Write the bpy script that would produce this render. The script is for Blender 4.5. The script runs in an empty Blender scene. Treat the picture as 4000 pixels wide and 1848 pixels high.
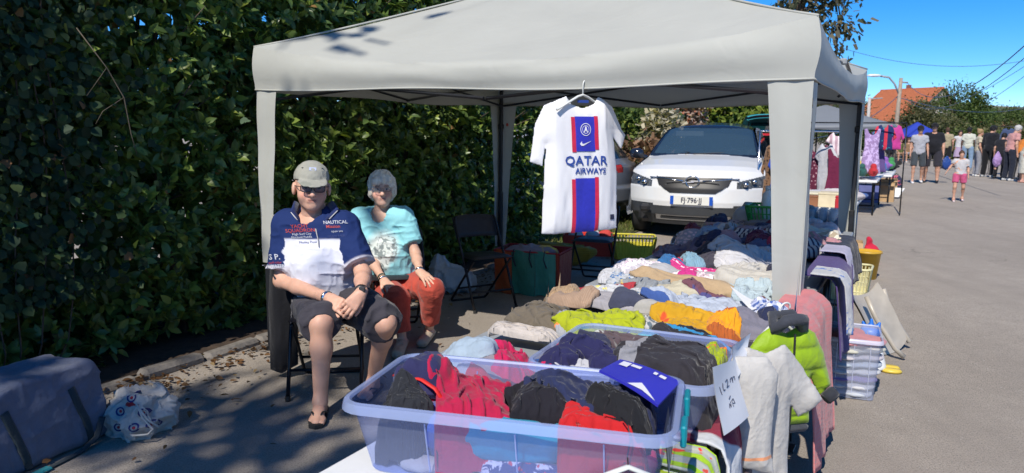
import bpy, bmesh, math, random
import numpy as np
from mathutils import Vector, Matrix
from mathutils.bvhtree import BVHTree

SC = bpy.context.scene
COL = SC.collection
PI = math.pi

# ---------------------------------------------------------------- camera
CAM_H, FPX, PITCH, ROLL = 1.55, 765.73, 0.1404, 0.0101
cam_data = bpy.data.cameras.new('camera')
cam_data.sensor_width = 36.0
cam_data.lens = FPX / 1024.0 * 36.0
cam_data.clip_start = 0.05
cam_data.clip_end = 3000
cam_data.dof.use_dof = True
cam_data.dof.focus_distance = 3.4
cam_data.dof.aperture_fstop = 6.3
cam = bpy.data.objects.new('camera', cam_data)
COL.objects.link(cam)
cam.matrix_world = Matrix.Translation((0, 0, CAM_H)) @ Matrix.Rotation(PI/2 - PITCH, 4, 'X') @ Matrix.Rotation(ROLL, 4, 'Z')
SC.camera = cam

# ---------------------------------------------------------------- light
SUN_AZ, SUN_EL = math.radians(23.0), math.radians(46.0)     # the way shadows fall, from +Y towards +X
SUN_D = Vector((math.sin(SUN_AZ)*math.cos(SUN_EL), math.cos(SUN_AZ)*math.cos(SUN_EL), -math.sin(SUN_EL)))
world = bpy.data.worlds.new('World')
SC.world = world
world.use_nodes = True
wn = world.node_tree.nodes
sky = wn.new('ShaderNodeTexSky')
sky.sky_type = 'NISHITA'
sky.sun_disc = False
sky.sun_elevation = SUN_EL
sky.sun_rotation = SUN_AZ + PI
sky.altitude = 4000
sky.air_density = 1.0
sky.dust_density = 0.0
sky.ozone_density = 6.0
hs = wn.new('ShaderNodeHueSaturation')
hs.inputs['Saturation'].default_value = 1.28
world.node_tree.links.new(sky.outputs[0], hs.inputs['Color'])
world.node_tree.links.new(hs.outputs[0], wn['Background'].inputs['Color'])
wn['Background'].inputs['Strength'].default_value = 0.073
sun_data = bpy.data.lights.new('sun', 'SUN')
sun_data.energy = 2.5
sun_data.angle = math.radians(0.55)
sun_data.color = (1.0, 0.93, 0.82)
sun = bpy.data.objects.new('sun', sun_data)
COL.objects.link(sun)
sun.rotation_euler = SUN_D.to_track_quat('-Z', 'Y').to_euler()
SC.view_settings.view_transform = 'Standard'
SC.view_settings.look = 'None'
SC.view_settings.gamma = 1
SC.view_settings.use_curve_mapping = False
SC.view_settings.exposure = 1.1
SC.cycles.max_bounces = 8
SC.cycles.transparent_max_bounces = 24
SC.cycles.caustics_reflective = False
SC.cycles.caustics_refractive = False

# ---------------------------------------------------------------- frames
STREET = 0.4889                                            # heading of the street, from +Y towards +X
UX, UY = math.sin(STREET), math.cos(STREET)
def SV(u, v, z=0.0):                                       # u metres along the street, v metres across it
    return Vector((UX*u + UY*v, UY*u - UX*v, z))
def UVof(p): return (UX*p[0] + UY*p[1], UY*p[0] - UX*p[1])
OV = 2576/1024.0
def ray(ox, oy):                                           # photo measurement -> direction, used to survey points
    X, Y = ox/OV - 512, oy/OV - 236.5
    c, s = math.cos(ROLL), math.sin(ROLL)
    X, Y = X*c + Y*s, -X*s + Y*c
    x, up = X/FPX, -Y/FPX
    return Vector((x, math.cos(PITCH) + up*math.sin(PITCH), -math.sin(PITCH) + up*math.cos(PITCH)))
def at(ox, oy, z=0.0):
    d = ray(ox, oy); t = (z - CAM_H)/d.z
    return Vector((d.x*t, d.y*t, z))
def atd(ox, oy, y):
    d = ray(ox, oy); t = y/d.y
    return Vector((d.x*t, y, CAM_H + d.z*t))

# ---------------------------------------------------------------- noise
def _hash(i, j, k, seed):
    n = (i*374761393 + j*668265263 + k*2147483647 + seed*1274126177) & 0xFFFFFFFF
    n = ((n ^ (n >> 13)) * 1274126177) & 0xFFFFFFFF
    return ((n ^ (n >> 16)) & 0xFFFF) / 65535.0
def vnoise(P, seed=0):
    P = np.asarray(P, float)
    if P.shape[-1] == 2: P = np.concatenate([P, np.zeros(P.shape[:-1] + (1,))], -1)
    f = np.floor(P); t = P - f; i = f.astype(np.int64)
    t = t*t*t*(t*(t*6 - 15) + 10)
    r = 0
    for a in (0, 1):
        for b in (0, 1):
            for c in (0, 1):
                w = (t[..., 0] if a else 1 - t[..., 0])*(t[..., 1] if b else 1 - t[..., 1])*(t[..., 2] if c else 1 - t[..., 2])
                r = r + w*_hash(i[..., 0] + a, i[..., 1] + b, i[..., 2] + c, seed)
    return r
def fbm(P, seed=0, o=3):
    P = np.asarray(P, float); r = 0; a = 1.0; s = 0
    for k in range(o):
        r = r + a*vnoise(P*(2.03**k), seed + k*17); s += a; a *= 0.5
    return r/s
def ridge(P, seed=0):
    return 1 - np.abs(2*vnoise(P, seed) - 1)

# ---------------------------------------------------------------- meshes and things
def mesh_obj(name, verts, faces, mats=None, parent=None, smooth=True, midx=None, col=None, loc=None, autosm=None):
    me = bpy.data.meshes.new(name)
    verts = np.asarray(verts, dtype=np.float32).reshape(-1, 3)
    if isinstance(faces, np.ndarray):
        n, k = faces.shape
        me.vertices.add(len(verts)); me.vertices.foreach_set('co', verts.ravel())
        me.loops.add(n*k); me.loops.foreach_set('vertex_index', faces.astype(np.int32).ravel())
        me.polygons.add(n); me.polygons.foreach_set('loop_start', np.arange(0, n*k, k, dtype=np.int32))
        me.update(calc_edges=True)
    else:
        me.from_pydata(verts.tolist(), [], [list(map(int, f)) for f in faces]); me.update()
    if mats is not None:
        for m in (mats if isinstance(mats, (list, tuple)) else [mats]): me.materials.append(m)
    if midx is not None: me.polygons.foreach_set('material_index', np.asarray(midx, dtype=np.int32))
    if col is not None:
        ca = me.color_attributes.new('col', 'FLOAT_COLOR', 'POINT')
        col = np.asarray(col, dtype=np.float32)
        if col.shape[1] == 3: col = np.c_[col, np.ones(len(col), np.float32)]
        ca.data.foreach_set('color', col.ravel())
    if smooth: me.polygons.foreach_set('use_smooth', np.ones(len(me.polygons), dtype=bool))
    o = bpy.data.objects.new(name, me)
    COL.objects.link(o)
    if parent is not None: o.parent = parent
    if loc is not None: o.location = loc
    if autosm:
        me.polygons.foreach_set('use_smooth', np.ones(len(me.polygons), dtype=bool))
        me.set_sharp_from_angle(angle=math.radians(autosm))
    return o
def tag(o, label=None, cat=None, group=None, kind=None):
    if label: o['label'] = label
    if cat: o['category'] = cat
    if group: o['group'] = group
    if kind: o['kind'] = kind
    return o
def thing(name, label, cat, loc=(0, 0, 0), rz=0.0, group=None):
    o = bpy.data.objects.new(name, None); COL.objects.link(o)
    o.empty_display_size = 0.1
    o.location = loc; o.rotation_euler = (0, 0, rz)
    return tag(o, label, cat, group)
def copy_tree(o, parent=None):
    c = o.copy(); COL.objects.link(c); c.parent = parent
    for ch in list(o.children): copy_tree(ch, c)
    return c

class MB:
    """collects shapes, then links them as one mesh object"""
    def __init__(s): s.v = []; s.f = []; s.n = 0
    def add(s, verts, faces):
        b = s.n
        for p in verts: s.v.append((float(p[0]), float(p[1]), float(p[2])))
        for f in faces: s.f.append([i + b for i in f])
        s.n = len(s.v); return s
    def box(s, c, d, r=0.0, M=None):
        hx, hy, hz = d[0]/2, d[1]/2, d[2]/2
        r = min(r, hx*.95, hy*.95, hz*.95)
        V_, F_ = [], []
        if r <= 0:
            V_ = [(x*hx, y*hy, z*hz) for x in (-1, 1) for y in (-1, 1) for z in (-1, 1)]
            F_ = [(0,1,3,2),(4,6,7,5),(0,4,5,1),(2,3,7,6),(0,2,6,4),(1,5,7,3)]
        else:
            ix = {}
            for x in (-1, 1):
                for y in (-1, 1):
                    for z in (-1, 1):
                        for ax in range(3):
                            q = [x*(hx - r), y*(hy - r), z*(hz - r)]
                            q[ax] += (x, y, z)[ax]*r
                            ix[(x, y, z, ax)] = len(V_); V_.append(tuple(q))
            def quad(keys): F_.append([ix[k] for k in keys])
            for ax in range(3):
                for sg in (-1, 1):
                    o = [a for a in range(3) if a != ax]
                    ks = []
                    for (p, q) in ((-1,-1),(1,-1),(1,1),(-1,1)):
                        t = [0,0,0]; t[ax] = sg; t[o[0]] = p; t[o[1]] = q; ks.append((t[0],t[1],t[2],ax))
                    F_.append([ix[k] for k in (ks if (sg > 0) == (ax != 1) else ks[::-1])])
            for e in range(3):
                o = [a for a in range(3) if a != e]
                for p in (-1, 1):
                    for q in (-1, 1):
                        t0 = [0,0,0]; t0[e] = -1; t0[o[0]] = p; t0[o[1]] = q
                        t1 = list(t0); t1[e] = 1
                        quad([(*t0, o[0]), (*t0, o[1]), (*t1, o[1]), (*t1, o[0])])
            for x in (-1, 1):
                for y in (-1, 1):
                    for z in (-1, 1): F_.append([ix[(x,y,z,a)] for a in range(3)])
        V_ = [Vector(p) for p in V_]
        if M is not None: V_ = [M @ p for p in V_]
        return s.add([p + Vector(c) for p in V_], F_)
    def tube(s, path, r, n=8, caps=True, flat=1.0, closed=False):
        P = [Vector(p) for p in path]; m = len(P)
        rr = r if isinstance(r, (list, tuple)) else [r]*m
        b = len(s.v); up = None
        for i in range(m):
            if closed: t = (P[(i+1) % m] - P[i-1])
            else: t = (P[min(i+1, m-1)] - P[max(i-1, 0)])
            t.normalize()
            if up is None:
                up = Vector((0, 0, 1)) if abs(t.z) < .9 else Vector((1, 0, 0))
            x = t.cross(up)
            if x.length < 1e-6: x = t.cross(Vector((0.3, 0.7, 0.1)))
            x.normalize(); y = x.cross(t).normalized(); up = y
            for k in range(n):
                a = 2*PI*k/n
                q = P[i] + x*(math.cos(a)*rr[i]) + y*(math.sin(a)*rr[i]*flat)
                s.v.append((q.x, q.y, q.z))
        for i in range(m if closed else m-1):
            for k in range(n):
                j = (i+1) % m
                s.f.append([b + i*n + k, b + i*n + (k+1) % n, b + j*n + (k+1) % n, b + j*n + k])
        if caps and not closed:
            s.f.append([b + k for k in range(n)][::-1]); s.f.append([b + (m-1)*n + k for k in range(n)])
        s.n = len(s.v); return s
    def lathe(s, prof, n=16, c=(0, 0, 0), M=None, ell=1.0):
        b = len(s.v); c = Vector(c)
        for (r, z) in prof:
            for k in range(n):
                a = 2*PI*k/n
                q = Vector((r*math.cos(a), r*math.sin(a)*ell, z))
                if M is not None: q = M @ q
                q = q + c; s.v.append((q.x, q.y, q.z))
        m = len(prof)
        for i in range(m-1):
            for k in range(n):
                s.f.append([b + i*n + k, b + i*n + (k+1) % n, b + (i+1)*n + (k+1) % n, b + (i+1)*n + k])
        if prof[0][0] > 1e-5: s.f.append([b + k for k in range(n)][::-1])
        if prof[-1][0] > 1e-5: s.f.append([b + (m-1)*n + k for k in range(n)])
        s.n = len(s.v); return s
    def grid(s, fn, nu, nv):
        b = len(s.v)
        for i in range(nu+1):
            for j in range(nv+1):
                q = fn(i/nu, j/nv); s.v.append((float(q[0]), float(q[1]), float(q[2])))
        for i in range(nu):
            for j in range(nv):
                a = b + i*(nv+1) + j
                s.f.append([a, a + nv + 1, a + nv + 2, a + 1])
        s.n = len(s.v); return s
    def prism(s, poly, z0, z1, M=None):
        n = len(poly); b = len(s.v)
        pts = [Vector((p[0], p[1], z0)) for p in poly] + [Vector((p[0], p[1], z1)) for p in poly]
        if M is not None: pts = [M @ p for p in pts]
        for p in pts: s.v.append((p.x, p.y, p.z))
        s.f.append([b + i for i in range(n)][::-1]); s.f.append([b + n + i for i in range(n)])
        for i in range(n): s.f.append([b + i, b + (i+1) % n, b + n + (i+1) % n, b + n + i])
        s.n = len(s.v); return s
    def build(s, name, mat=None, parent=None, smooth=False, autosm=None, loc=None):
        return mesh_obj(name, s.v, s.f, mat, parent, smooth=smooth, autosm=autosm, loc=loc)

# ---------------------------------------------------------------- solid fields (smooth unions) -> meshes
class Field:
    def __init__(s, lo, hi, h):
        s.h = h; s.lo = np.array(lo, float)
        n = np.ceil((np.array(hi, float) - s.lo)/h).astype(int) + 1
        s.ax = [s.lo[i] + h*np.arange(n[i]) for i in range(3)]
        s.F = np.full(n, 1.0, np.float32)
    def _sub(s, lo, hi):
        sl = []
        for i in range(3):
            a = int(np.clip(math.floor((lo[i] - s.lo[i])/s.h), 0, s.F.shape[i]))
            b = int(np.clip(math.ceil((hi[i] - s.lo[i])/s.h) + 1, 0, s.F.shape[i]))
            sl.append(slice(a, b))
        if any(x.stop - x.start < 1 for x in sl): return None, None
        P = np.stack(np.meshgrid(*[s.ax[i][sl[i]] for i in range(3)], indexing='ij'), -1)
        return tuple(sl), P
    def _merge(s, sl, d, k):
        a = s.F[sl]
        if k > 0:
            hh = np.maximum(k - np.abs(a - d), 0)/k
            s.F[sl] = np.minimum(a, d) - hh*hh*k*.25
        else: s.F[sl] = np.minimum(a, d)
    def cap(s, a, b, ra, rb, k=.02, flat=None, c0=False, c1=False):
        a = np.array(a, float); b = np.array(b, float); R = max(ra, rb) + .06 + k
        sl, P = s._sub(np.minimum(a, b) - R, np.maximum(a, b) + R)
        if sl is None: return s
        ab = b - a; L2 = max((ab*ab).sum(), 1e-9); pa = P - a
        t = (pa @ ab)/L2; tc = np.clip(t, 0, 1)
        q = pa - tc[..., None]*ab
        if flat is not None:
            n = np.array(flat[0], float); n /= np.linalg.norm(n)
            q = q + ((1/flat[1] - 1)*(q @ n))[..., None]*n
        d = np.sqrt((q*q).sum(-1)) - (ra + (rb - ra)*tc)
        L = math.sqrt(L2)
        if c0: d = np.maximum(d, -t*L)
        if c1: d = np.maximum(d, (t - 1)*L)
        s._merge(sl, d, k); return s
    def ell(s, c, r, M=None, k=.02, sub=False):
        c = np.array(c, float); r = np.array(r, float); R = r.max() + .06 + k
        sl, P = s._sub(c - R, c + R)
        if sl is None: return s
        q = P - c
        if M is not None: q = q @ np.array(M, float)      # columns of M are the local axes
        k0 = np.sqrt(((q/r)**2).sum(-1)); k1 = np.sqrt(((q/(r*r))**2).sum(-1)) + 1e-9
        d = k0*(k0 - 1)/k1
        if sub:
            a = s.F[sl]; b = -d
            hh = np.maximum(k - np.abs(a - b), 0)/max(k, 1e-6)
            s.F[sl] = np.maximum(a, b) + hh*hh*k*.25
        else: s._merge(sl, d, k)
        return s
    def box(s, c, hf, r=.03, k=.02):
        c = np.array(c, float); hf = np.array(hf, float)
        sl, P = s._sub(c - hf - .1, c + hf + .1)
        if sl is None: return s
        q = np.abs(P - c) - (hf - r)
        d = np.sqrt((np.maximum(q, 0)**2).sum(-1)) + np.minimum(q.max(-1), 0) - r
        s._merge(sl, d, k); return s
    def cut(s, p, n):                                       # remove the side n points to
        n = np.array(n, float); n /= np.linalg.norm(n); p = np.array(p, float)
        d = (s.ax[0]*n[0])[:, None, None] + (s.ax[1]*n[1])[None, :, None] + (s.ax[2]*n[2])[None, None, :] - p @ n
        s.F = np.maximum(s.F, d.astype(np.float32)); return s
    def wrinkle(s, amp, freq, seed=0, rid=True, stretch=(1, 1, 1)):
        m = np.abs(s.F) < s.h*3 + amp*2
        ii = np.nonzero(m)
        P = np.stack([s.ax[i][ii[i]] for i in range(3)], -1)*np.array(stretch)*freq
        P = P + .8*np.stack([vnoise(P*.6, seed + 5), vnoise(P*.6, seed + 6), vnoise(P*.6, seed + 7)], -1)
        nz = (ridge(P, seed)**2 if rid else vnoise(P, seed)) - .4
        s.F[m] -= (amp*nz).astype(np.float32); return s
    def mesh(s):
        F = s.F; S8 = [(i, j, k) for i in (0, 1) for j in (0, 1) for k in (0, 1)]
        nx, ny, nz = F.shape
        neg = F < 0
        cnt = np.zeros((nx-1, ny-1, nz-1), np.int8)
        for (i, j, k) in S8: cnt += neg[i:nx-1+i, j:ny-1+j, k:nz-1+k]
        act = (cnt > 0) & (cnt < 8)
        I = np.stack(np.nonzero(act), -1)
        if len(I) == 0: return np.zeros((0, 3)), np.zeros((0, 4), int)
        vals = {c: F[I[:, 0]+c[0], I[:, 1]+c[1], I[:, 2]+c[2]] for c in S8}
        acc = np.zeros((len(I), 3)); n = np.zeros(len(I))
        for c in S8:
            for ax in range(3):
                if c[ax] == 0:
                    e = list(c); e[ax] = 1; e = tuple(e)
                    a, b = vals[c], vals[e]; m = (a < 0) != (b < 0)
                    t = np.where(m, a/np.where(m, a - b, 1), 0)
                    p = np.array(c, float)[None, :].repeat(len(I), 0); p[:, ax] += t
                    acc[m] += p[m]; n[m] += 1
        verts = (I + acc/n[:, None])*s.h + s.lo
        idx = -np.ones(cnt.shape, np.int64); idx[act] = np.arange(len(I))
        faces = []
        for ax in range(3):
            o = [(ax+1) % 3, (ax+2) % 3]
            s0 = [slice(None)]*3; s1 = [slice(None)]*3
            s0[ax] = slice(0, F.shape[ax]-1); s1[ax] = slice(1, F.shape[ax])
            ch = neg[tuple(s0)] != neg[tuple(s1)]
            E = np.stack(np.nonzero(ch), -1)
            ok = (E[:, o[0]] > 0) & (E[:, o[1]] > 0) & (E[:, o[0]] < F.shape[o[0]]-1) & (E[:, o[1]] < F.shape[o[1]]-1)
            E = E[ok]
            if not len(E): continue
            q = []
            for (da, db) in ((-1, -1), (0, -1), (0, 0), (-1, 0)):
                T = E.copy(); T[:, o[0]] += da; T[:, o[1]] += db
                q.append(idx[T[:, 0], T[:, 1], T[:, 2]])
            q = np.stack(q, -1)
            fl = neg[E[:, 0], E[:, 1], E[:, 2]]
            q[~fl] = q[~fl][:, ::-1]
            faces.append(q)
        return verts, np.concatenate(faces)

# ---------------------------------------------------------------- materials
def lin(c):
    if isinstance(c, str):
        c = c.lstrip('#'); c = tuple(int(c[i:i+2], 16)/255 for i in (0, 2, 4))
    return tuple((x/12.92 if x <= .04045 else ((x + .055)/1.055)**2.4) for x in c)
_MC = {}
def new_mat(name):
    m = bpy.data.materials.new(name); m.use_nodes = True
    return m, m.node_tree.nodes, m.node_tree.links, m.node_tree.nodes['Principled BSDF']
def mixc(N, L, fac, a, b, blend='MIX'):
    x = N.new('ShaderNodeMix'); x.data_type = 'RGBA'; x.blend_type = blend
    for i, vv in ((0, fac), (6, a), (7, b)):
        if isinstance(vv, (int, float)): x.inputs[i].default_value = vv
        elif isinstance(vv, tuple): x.inputs[i].default_value = (vv + (1.0,))[:4]
        else: L.new(vv, x.inputs[i])
    return x.outputs[2]
def ramp(N, L, src, stops, interp='LINEAR'):
    r = N.new('ShaderNodeValToRGB'); r.color_ramp.interpolation = interp
    el = r.color_ramp.elements
    while len(el) < len(stops): el.new(0.5)
    for e, (p, c) in zip(el, stops):
        e.position = p; e.color = (tuple(c) + (1.0,))[:4] if not isinstance(c, (int, float)) else (c, c, c, 1)
    L.new(src, r.inputs[0]); return r.outputs[0]
def noise_n(N, L, scale, detail=3, rough=.55, co=None, vec='Object', dist=0.0):
    if co is None:
        tc = N.new('ShaderNodeTexCoord'); co = tc.outputs[vec]
    n = N.new('ShaderNodeTexNoise'); n.inputs['Scale'].default_value = scale
    n.inputs['Detail'].default_value = detail; n.inputs['Roughness'].default_value = rough
    n.inputs['Distortion'].default_value = dist
    L.new(co, n.inputs['Vector']); return n.outputs['Fac']
def mat(name, c, rough=.55, metal=0.0, var=.12, ns=9.0, bump=0.0, bs=60.0, coat=0.0, spec=.5):
    key = (name, str(c), rough, metal)
    if key in _MC: return _MC[key]
    c = lin(c) if isinstance(c, str) else tuple(c)
    m, N, L, B = new_mat(name)
    if var > 0:
        f = noise_n(N, L, ns, 4)
        a = tuple(x*(1 - var) for x in c); b = tuple(min(1, x*(1 + var)) for x in c)
        L.new(mixc(N, L, ramp(N, L, f, [(.3, 0.0), (.7, 1.0)]), a, b), B.inputs['Base Color'])
    else: B.inputs['Base Color'].default_value = c + (1,)
    B.inputs['Roughness'].default_value = rough; B.inputs['Metallic'].default_value = metal
    B.inputs['Specular IOR Level'].default_value = spec
    if coat: B.inputs['Coat Weight'].default_value = coat; B.inputs['Coat Roughness'].default_value = .05
    if bump:
        bn = N.new('ShaderNodeBump'); bn.inputs['Strength'].default_value = bump; bn.inputs['Distance'].default_value = .01
        L.new(noise_n(N, L, bs, 4), bn.inputs['Height']); L.new(bn.outputs[0], B.inputs['Normal'])
    _MC[key] = m; return m
def cloth(c, pat=None, c2=None, s=20.0, ax=0, rough=.85, thr=.5, c3=None, crease=.20):
    """woven fabric; pat: stripe, check, dots, floral, patch, knit, band"""
    key = ('cloth', str(c), pat, str(c2), s, ax, thr, str(c3), crease)
    if key in _MC: return _MC[key]
    a = lin(c) if isinstance(c, str) else tuple(c)
    a = tuple(.76*(1 - math.exp(-x*1.45)) for x in a)
    m, N, L, B = new_mat('fabric')
    tc = N.new('ShaderNodeTexCoord'); co = tc.outputs['Object']
    src = None
    if pat:
        b = lin(c2) if isinstance(c2, str) else tuple(c2)
        sep = N.new('ShaderNodeSeparateXYZ'); L.new(co, sep.inputs[0])
        def mth(op, x, y=None):
            n = N.new('ShaderNodeMath'); n.operation = op
            for i, q in enumerate((x, y)):
                if q is None: continue
                if isinstance(q, (int, float)): n.inputs[i].default_value = q
                else: L.new(q, n.inputs[i])
            return n.outputs[0]
        if pat in ('stripe', 'knit'):
            f = mth('FRACT', mth('MULTIPLY', sep.outputs[ax], s)); f = mth('LESS_THAN', f, thr)
        elif pat == 'band':
            f = mth('LESS_THAN', mth('ABSOLUTE', mth('SUBTRACT', sep.outputs[ax], s)), thr)
        elif pat == 'check':
            f1 = mth('LESS_THAN', mth('FRACT', mth('MULTIPLY', sep.outputs[0], s)), thr)
            f2 = mth('LESS_THAN', mth('FRACT', mth('MULTIPLY', sep.outputs[1], s)), thr)
            f = mth('MULTIPLY', mth('ADD', f1, f2), .5)
        elif pat == 'dots':
            v = N.new('ShaderNodeTexVoronoi'); v.inputs['Scale'].default_value = s; L.new(co, v.inputs['Vector'])
            f = mth('LESS_THAN', v.outputs['Distance'], thr)
        else:
            f = noise_n(N, L, s, 2 if pat == 'patch' else 5, .5 if pat == 'patch' else .62, co, dist=.6)
            f = ramp(N, L, f, [(thr, 0.0), (thr + .03, 1.0)])
        if pat == 'knit': src = mixc(N, L, mth('MULTIPLY', f, .35), a, b)
        else: src = mixc(N, L, f, a, b)
        if c3:
            cc = lin(c3) if isinstance(c3, str) else c3
            f3 = ramp(N, L, noise_n(N, L, s*1.7, 2, .5, co, dist=.4), [(.6, 0.0), (.63, 1.0)])
            src = mixc(N, L, f3, src, cc)
    f = noise_n(N, L, 14, 4, .6, co)
    sh = ramp(N, L, f, [(.25, .86), (.75, 1.08)])
    if src is None: L.new(mixc(N, L, 1.0, a, sh, 'MULTIPLY'), B.inputs['Base Color'])
    else: L.new(mixc(N, L, 1.0, src, sh, 'MULTIPLY'), B.inputs['Base Color'])
    B.inputs['Roughness'].default_value = rough
    B.inputs['Specular IOR Level'].default_value = .25
    B.inputs['Sheen Weight'].default_value = .15
    bn = N.new('ShaderNodeBump'); bn.inputs['Strength'].default_value = .5; bn.inputs['Distance'].default_value = .006
    L.new(noise_n(N, L, 45, 5, .65, co), bn.inputs['Height'])
    b2 = N.new('ShaderNodeBump'); b2.inputs['Strength'].default_value = crease; b2.inputs['Distance'].default_value = .014
    cr_ = ramp(N, L, noise_n(N, L, 6, 2, .5, co, dist=1.6), [(.30, 0.0), (.5, 1.0), (.70, .1)])
    L.new(cr_, b2.inputs['Height']); L.new(bn.outputs[0], b2.inputs['Normal']); L.new(b2.outputs[0], B.inputs['Normal'])
    _MC[key] = m; return m
def attr_mat(name, rough=.5, transl=0.0, spec=.5, sss=0.0, bump=0.0, bs=80):
    m, N, L, B = new_mat(name)
    at_ = N.new('ShaderNodeAttribute'); at_.attribute_name = 'col'
    L.new(at_.outputs['Color'], B.inputs['Base Color'])
    B.inputs['Roughness'].default_value = rough; B.inputs['Specular IOR Level'].default_value = spec
    if sss:
        B.inputs['Subsurface Weight'].default_value = sss
        B.inputs['Subsurface Radius'].default_value = (.012, .005, .003); B.inputs['Subsurface Scale'].default_value = .6
    if bump:
        bn = N.new('ShaderNodeBump'); bn.inputs['Strength'].default_value = bump; bn.inputs['Distance'].default_value = .004
        L.new(noise_n(N, L, bs, 4), bn.inputs['Height']); L.new(bn.outputs[0], B.inputs['Normal'])
    if transl:
        t = N.new('ShaderNodeBsdfTranslucent')
        g = N.new('ShaderNodeMix'); g.data_type = 'RGBA'; g.blend_type = 'MULTIPLY'; g.inputs[0].default_value = 1
        L.new(at_.outputs['Color'], g.inputs[6]); g.inputs[7].default_value = (1.6, 1.7, .7, 1)
        L.new(g.outputs[2], t.inputs['Color'])
        mx = N.new('ShaderNodeMixShader'); mx.inputs[0].default_value = transl
        L.new(B.outputs[0], mx.inputs[1]); L.new(t.outputs[0], mx.inputs[2])
        L.new(mx.outputs[0], N['Material Output'].inputs['Surface'])
    return m
def clear_mat(name, c, alpha=.4, rough=.2):
    """thin see-through plastic or glass: part of the light passes, part is scattered and mirrored"""
    m, N, L, B = new_mat(name)
    c = lin(c) if isinstance(c, str) else c
    B.inputs['Base Color'].default_value = c + (1,); B.inputs['Roughness'].default_value = rough
    t = N.new('ShaderNodeBsdfTransparent'); t.inputs['Color'].default_value = tuple(.5 + .5*x for x in c) + (1,)
    mx = N.new('ShaderNodeMixShader'); mx.inputs[0].default_value = alpha
    L.new(t.outputs[0], mx.inputs[1]); L.new(B.outputs[0], mx.inputs[2])
    L.new(mx.outputs[0], N['Material Output'].inputs['Surface'])
    return m

# ---------------------------------------------------------------- lettering
_TX = {}
def text_geo(s, size, bold=0.0, space=1.0):
    k = (s, size, bold, space)
    if k in _TX: return _TX[k]
    cu = bpy.data.curves.new('lettering', 'FONT'); cu.body = s; cu.size = size; cu.align_x = 'CENTER'; cu.align_y = 'CENTER'
    cu.offset = bold; cu.space_character = space; cu.resolution_u = 2
    o = bpy.data.objects.new('lettering', cu); COL.objects.link(o)
    dg = bpy.context.evaluated_depsgraph_get(); dg.update()
    me = o.evaluated_get(dg).to_mesh()
    v = np.array([tuple(p.co)[:2] for p in me.vertices], float).reshape(-1, 2); f = [list(p.vertices) for p in me.polygons]
    o.evaluated_get(dg).to_mesh_clear(); bpy.data.objects.remove(o); bpy.data.curves.remove(cu)
    _TX[k] = (v, f); return _TX[k]

# shared plain materials
M_DARKMETAL = mat('dark grey steel', (.03, .032, .036), .4, .6)
M_BLACKPL = mat('black plastic', (.018, .018, .02), .45)
M_GREYPL = mat('grey plastic', (.30, .32, .34), .5)
M_WHITEPL = mat('white plastic', (.74, .75, .75), .45, var=.05)
M_RUBBER = mat('rubber', (.02, .02, .02), .8)
M_PAPER = mat('paper', (.78, .79, .82), .8, var=.03)
M_INK = mat('ink', (.02, .025, .06), .7)
M_CHROME = mat('chrome', (.7, .7, .72), .18, 1.0)
M_WOODC = mat('cardboard', (.42, .28, .15), .85, var=.15)

# outlines
def poly_sdf(P, poly):
    poly = np.array(poly, float); n = len(poly)
    d = np.full(P.shape[:-1], 1e9); ins = np.zeros(P.shape[:-1], bool)
    for i in range(n):
        a, b = poly[i], poly[(i+1) % n]
        e = b - a; w = P - a
        t = np.clip((w @ e)/max((e*e).sum(), 1e-12), 0, 1)
        q = w - t[..., None]*e; d = np.minimum(d, (q*q).sum(-1))
        c1 = (a[1] <= P[..., 1]) & (b[1] > P[..., 1]); c2 = (a[1] > P[..., 1]) & (b[1] <= P[..., 1])
        cr = e[0]*w[..., 1] - e[1]*w[..., 0]
        ins ^= (c1 & (cr > 0)) | (c2 & (cr < 0))
    d = np.sqrt(d); return np.where(ins, -d, d)
def tee_poly(w=.24, L_=.68, sl=.2, drop=.22, neck=.085, nd=.07, flare=0.0, sw=.085):
    return [(-neck, 0), (-neck*.6, -nd*.8), (0, -nd), (neck*.6, -nd*.8), (neck, 0), (w*.86, -.045), (w + sl*.45, -.05 - drop*.8), (w + sl*.45 - sw, -.08 - drop), (w*.92, -.19 - drop*.15), (w + flare, -L_), (-w - flare, -L_), (-w*.92, -.19 - drop*.15), (-w - sl*.45 + sw, -.08 - drop), (-w - sl*.45, -.05 - drop*.8), (-w*.86, -.045)]
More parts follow.
